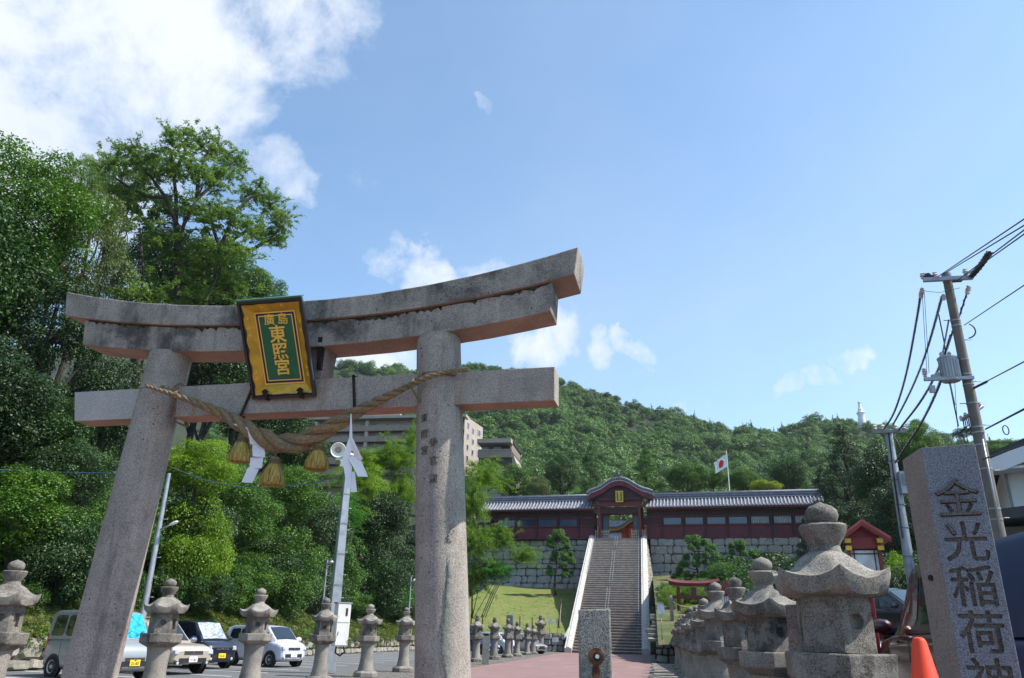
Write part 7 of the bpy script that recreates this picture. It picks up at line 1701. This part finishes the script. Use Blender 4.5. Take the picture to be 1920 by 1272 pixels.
for px, py, rx, ry, D, T_, lf, lb in [
 (1685, 1052, 42, 20, 40, 'ball', 'bright', 'clipped light green hedge bush at the foot of the slim steel pole'), (1705, 1085, 48, 34, 38, 'shrubB', 'gloss', 'glossy green bush left of the inscribed pillar'),
 (1665, 1095, 34, 26, 37, 'shrubA', 'gloss', 'glossy bush just above the black parked car'), (1900, 1062, 26, 10, 20, 'shrubA', 'bright', 'small light green bush behind the deep blue van roof'),
 (1258, 1122, 24, 22, 64, 'ball', 'bright', 'round clipped bush behind the left leg of the small torii'), (1245, 1105, 20, 14, 66, 'ball', 'mid', 'clipped bush between the stairs and the small torii'),
 (1295, 1098, 28, 9, 68, 'ball', 'bright', 'flat clipped bush above the small torii lintel'), (1300, 1118, 26, 16, 67, 'ball', 'mid', 'dark clipped bush framed by the small torii'),
 (1292, 1142, 18, 9, 60, 'ball', 'bright', 'low light bush under the small torii'), (1322, 1122, 14, 12, 64, 'ball', 'mid', 'clipped bush at the right leg of the small torii'),
 (1345, 1100, 26, 14, 80, 'shrubA', 'mid', 'green bush below the soft pine right of the small torii'), (1420, 1098, 30, 16, 78, 'shrubB', 'mid', 'green bush behind the second right lantern jewel'),
 (1226, 1150, 7, 14, 62, 'shrubA', 'mid', 'leafy plant at the foot of the stairs side wall'), (1272, 1158, 10, 7, 56, 'shrubA', 'fern', 'large-leaved plant at the foot of the small torii')]:
    tree(px, py, rx, ry, D, T_, lf, lb, 'bush', 'bush', 'bushes right of the stairs')
# distant single trees on the ridge
for px, py, rx, ry, D, T_, lf, lb in [(1138, 741, 7, 6, 430, 'dome', 'dark', 'lone pine silhouetted on the left part of the ridge'), (1740, 0, 0, 0, 0, '', '', ''), (1812, 812, 26, 10, 210, 'dome', 'dark', 'flat-topped pine on the ridge between pillar and tall pole'), (1880, 838, 30, 12, 205, 'dome', 'dark', 'flat-topped pine on the ridge above the white house')]:
    if D: tree(px, py, rx, ry, D, T_, lf, lb, group='pines standing on the ridge')
def dead_tree(px, py, h, label):
    p = at(px, py, D=425); k = mpp(px, py, p); m = MB(); H_ = h*k
    m.tube([(0, 0, -8), (0, 0, H_)], [.3, .08], 5)
    for i in range(6): z = H_*(.3+.1*i); s = 1 if i % 2 else -1; m.tube([(0, 0, z), (s*H_*.3, 0, z+H_*.18)], [.12, .04], 4)
    o = m.build('bare_tree', M['bark_pale'], None); o.location = tuple(p); tag(o, label, 'tree', 'bare trees on the ridge')
dead_tree(1107, 742, 12, 'thin bare tree on the ridge, left of two'); dead_tree(1128, 744, 9, 'thin bare tree on the ridge, right of two beside the lone pine')
# pruned garden pines
T['pad'] = tmesh('foliage_pad', crown(4200, 30, 31, leaf=.15, aspect=.42, clump=.40, shape='dome', flat=.9, outward=1.0), LF['pine'])
def pine(base, D, pads, label, kx=1.0, r=.16):
    P = lambda x, y, d=D: np.array(at(x, y, D=d)); b = P(*base); O = b-np.array([0, 0, .6])
    o = empty('pruned_pine', tuple(O), 0, label, 'pine tree', 'pruned pines before the stone wall'); m = MB(); ys = sorted(set(q[1] for q in pads)); top = ys[0]
    rng = random.Random(int(base[0])); xs = np.mean([q[0] for q in pads]); N_ = 7; tr = []
    for i in range(N_+1):
        f = i/N_; tr.append((base[0]+(pads[0][0]-base[0])*f**1.2+rng.uniform(-2, 2)*(0 < i < N_), base[1]+(top-base[1])*f))
    tp = [P(x, y)-O for x, y in tr]; m.tube([np.array([0, 0, 0])]+tp, [r*1.4]+[r*(1-.75*i/N_) for i in range(N_+1)], 8)
    for i, (x, y, a, c) in enumerate(pads):
        d = D+rng.uniform(-1.2, 1.2)*(i > 0); q = P(x, y, d)-O; k = mpp(x, y, P(x, y)); j = min(N_, max(0, int((base[1]-y-3)/(base[1]-top)*N_))); s = tp[j]
        m.tube([s, (s+q)/2+np.array([0, 0, -.25]), q-np.array([0, 0, c*k*.5])], [r*.4, r*.3, r*.15], 5)
        ob = link(bpy.data.objects.new('foliage_pad', T['pad']), o); ob.location = tuple(q-np.array([0, 0, c*k*.6])); ob.scale = (a*k*1.1*kx, a*k*1.0, c*k*1.9); ob.rotation_euler = (0, 0, i*1.7)
    m.build('trunk', M['bark'], o, weld=False)
pine((1041, 1112), 103.6, [(1047, 999, 13, 6), (1032, 1010, 9, 6), (1060, 1012, 9, 5), (1045, 1010, 8, 4), (1034, 1021, 12, 4), (1064, 1024, 9, 4), (1054, 1027, 7, 3), (1040, 1036, 9, 4), (1057, 1039, 9, 4), (1069, 1038, 8, 4), (1040, 1046, 11, 5), (1071, 1050, 9, 5), (1057, 1048, 7, 3), (1057, 1058, 8, 4), (1030, 1064, 7, 3), (1031, 1073, 9, 4), (1061, 1069, 9, 4), (1061, 1077, 8, 4), (1071, 1073, 5, 3)], 'tall layered pruned pine standing on the lawn left of the stairs')
pine((1310, 1092), 99, [(1299, 1011, 17, 7), (1322, 1016, 11, 5), (1333, 1026, 12, 6), (1295, 1025, 9, 4), (1309, 1024, 7, 4), (1287, 1043, 10, 5), (1307, 1044, 8, 5), (1322, 1040, 9, 4), (1342, 1041, 10, 5), (1283, 1057, 13, 5), (1305, 1056, 10, 5), (1322, 1052, 8, 4), (1274, 1068, 10, 5), (1268, 1081, 12, 5), (1300, 1082, 11, 5), (1319, 1075, 9, 4), (1288, 1075, 8, 4)], 'pruned pine with bright top pads above the small torii')
pine((1395, 1098), 98, [(1386, 1018, 13, 5), (1372, 1022, 9, 4), (1389, 1028, 10, 5), (1396, 1037, 8, 4), (1415, 1037, 14, 7), (1369, 1046, 10, 5), (1386, 1050, 11, 6), (1402, 1062, 9, 5), (1378, 1066, 10, 5), (1408, 1080, 11, 5), (1390, 1082, 9, 5), (1372, 1034, 7, 4)], 'pruned pine leaning right behind the second right lantern')
tree(1354, 1072, 32, 18, 93, 'ball', 'pine', 'soft round long-needled pine between the two pruned pines', 'pine tree', 'soft_pine')
# undergrowth: bank weeds and shrubs filling the wooded slope
def undergrowth():
    tcol = bpy.data.collections.new('weed_kinds')
    for i in range(3): tcol.objects.link(bpy.data.objects.new('weed_%s' % 'abc'[i], tmesh('weed', crown(150, 7, 60+i, leaf=.34, aspect=.4, clump=.5, shape='dome', droop=.3), LF['weed' if i < 2 else 'mid'])))
    for i in range(2): tcol.objects.link(bpy.data.objects.new('weed_%s' % 'de'[i], tmesh('weed', spray(16, 10, 70+i, leaf=.5, aspect=.12, arch=.9, up=.9), LF['weed'])))
    for i in range(3): tcol.objects.link(bpy.data.objects.new('weed_%s' % 'fgh'[i], tmesh('scrub', crown(1700, 24, 80+i, leaf=.13, clump=.40, shape='dome', outward=1.0), LF[('dark', 'mid', 'deep')[i]])))
    rng = np.random.default_rng(9); P = []; S = []; R_ = []; I = []
    def put(x, y, z, s, i): P.append((x, y, z)); S.append((s, s, s*rng.uniform(.7, 1.1))); R_.append((0, 0, rng.uniform(0, 6.28))); I.append(i)
    for _ in range(9500):
        d = rng.uniform(0.05, 8.5)**1.0; y = rng.uniform(16, 84); x = -20.6-d; put(x, y, float(Hl(x, y))-.05+nz(x, y, .3)*.35*min(1, d/2), rng.uniform(.16, .42), rng.integers(0, 5) if d < 6 else rng.choice([2, 0, 5]))
    for _ in range(700):
        x = -20.6; y = rng.uniform(16, 79); put(x+rng.uniform(-.1, .15), y, rng.uniform(.4, 1.1), rng.uniform(.10, .26), rng.integers(0, 5))
    for _ in range(520):
        d = rng.uniform(4.5, 10); y = rng.uniform(19, 78); x = -20.6-d; put(x, y, float(Hl(x, y))+.2, rng.uniform(.8, 1.6), rng.choice([5, 6, 7], p=[.35, .5, .15]))
    for _ in range(2300):
        d = rng.uniform(5.5, 70); y = rng.uniform(12, 120); x = -20.6-d; put(x, y, float(Hl(x, y))+.3, rng.uniform(1.0, 2.3), rng.choice([5, 6, 7], p=[.4, .3, .3]))
    for _ in range(620):
        d = rng.uniform(6.0, 17); y = rng.uniform(18, 78); x = -20.6-d; put(x, y, float(Hl(x, y))+.9, rng.uniform(1.7, 3.0), rng.choice([5, 6, 7], p=[.35, .45, .2]))
    for _ in range(420):      # right-hand terrace
        x = rng.uniform(2.5, 45); y = rng.uniform(66, 103); put(x, y, 3.2+(y-60)*.125+(x-3)*.03, rng.uniform(.5, 1.2), rng.choice([5, 6, 1]))
    for _ in range(260): x = rng.uniform(8, 60); y = rng.uniform(60, 110); put(x, y, 3.2+(y-60)*.125+(x-3)*.03+.5, rng.uniform(1.5, 3), rng.choice([5, 7]))
    for _ in range(500): x = rng.uniform(-60, -24); y = rng.uniform(84, 175); put(x, y, max(14 if y > 112 else 1.6+(y-79)*.197, float(Hl(x, y))*.6)+.3, rng.uniform(1.5, 3.2), rng.choice([5, 6, 7]))
    for _ in range(300): x = rng.uniform(-30, 60); y = rng.uniform(132, 160); put(x, y, 14.5+(y-130)*.15, rng.uniform(1.8, 3.2), rng.choice([5, 6, 7]))
    for _ in range(900):      # lawn tufts and edges
        x = rng.uniform(-20.5, -8.6); y = rng.uniform(79, 104); put(x, y, lawn_fn(x, y)[2]-.03, rng.uniform(.05, .12), rng.integers(0, 2))
    me = bpy.data.meshes.new('undergrowth'); me.vertices.add(len(P)); me.vertices.foreach_set('co', np.array(P, np.float32).ravel())
    for nm, arr, ty, key in (('sc', S, 'FLOAT_VECTOR', 'vector'), ('ro', R_, 'FLOAT_VECTOR', 'vector'), ('ix', I, 'INT', 'value')):
        a = me.attributes.new(nm, ty, 'POINT'); a.data.foreach_set(key, np.array(arr, np.int32 if ty == 'INT' else np.float32).ravel())
    tag(scatter(me, 'undergrowth', tcol), 'tangled weeds and low scrub covering the banks and the wood floor', 'undergrowth', kind='stuff')
undergrowth()

# ================================================================ air between here and the mountain
def build_haze():
    t = bpy.data.materials.new('summer_air'); t.use_nodes = True; N = t.node_tree.nodes; N.clear(); out = N.new('ShaderNodeOutputMaterial'); v = N.new('ShaderNodeVolumePrincipled')
    v.inputs['Color'].default_value = (.82, .90, 1.0, 1); v.inputs['Density'].default_value = .00009; v.inputs['Anisotropy'].default_value = .2; t.node_tree.links.new(v.outputs[0], out.inputs['Volume'])
    o = MB().box((0, 350, 125), (1800, 1500, 252)).build('haze', t, None); tag(o, kind='stuff')
build_haze()
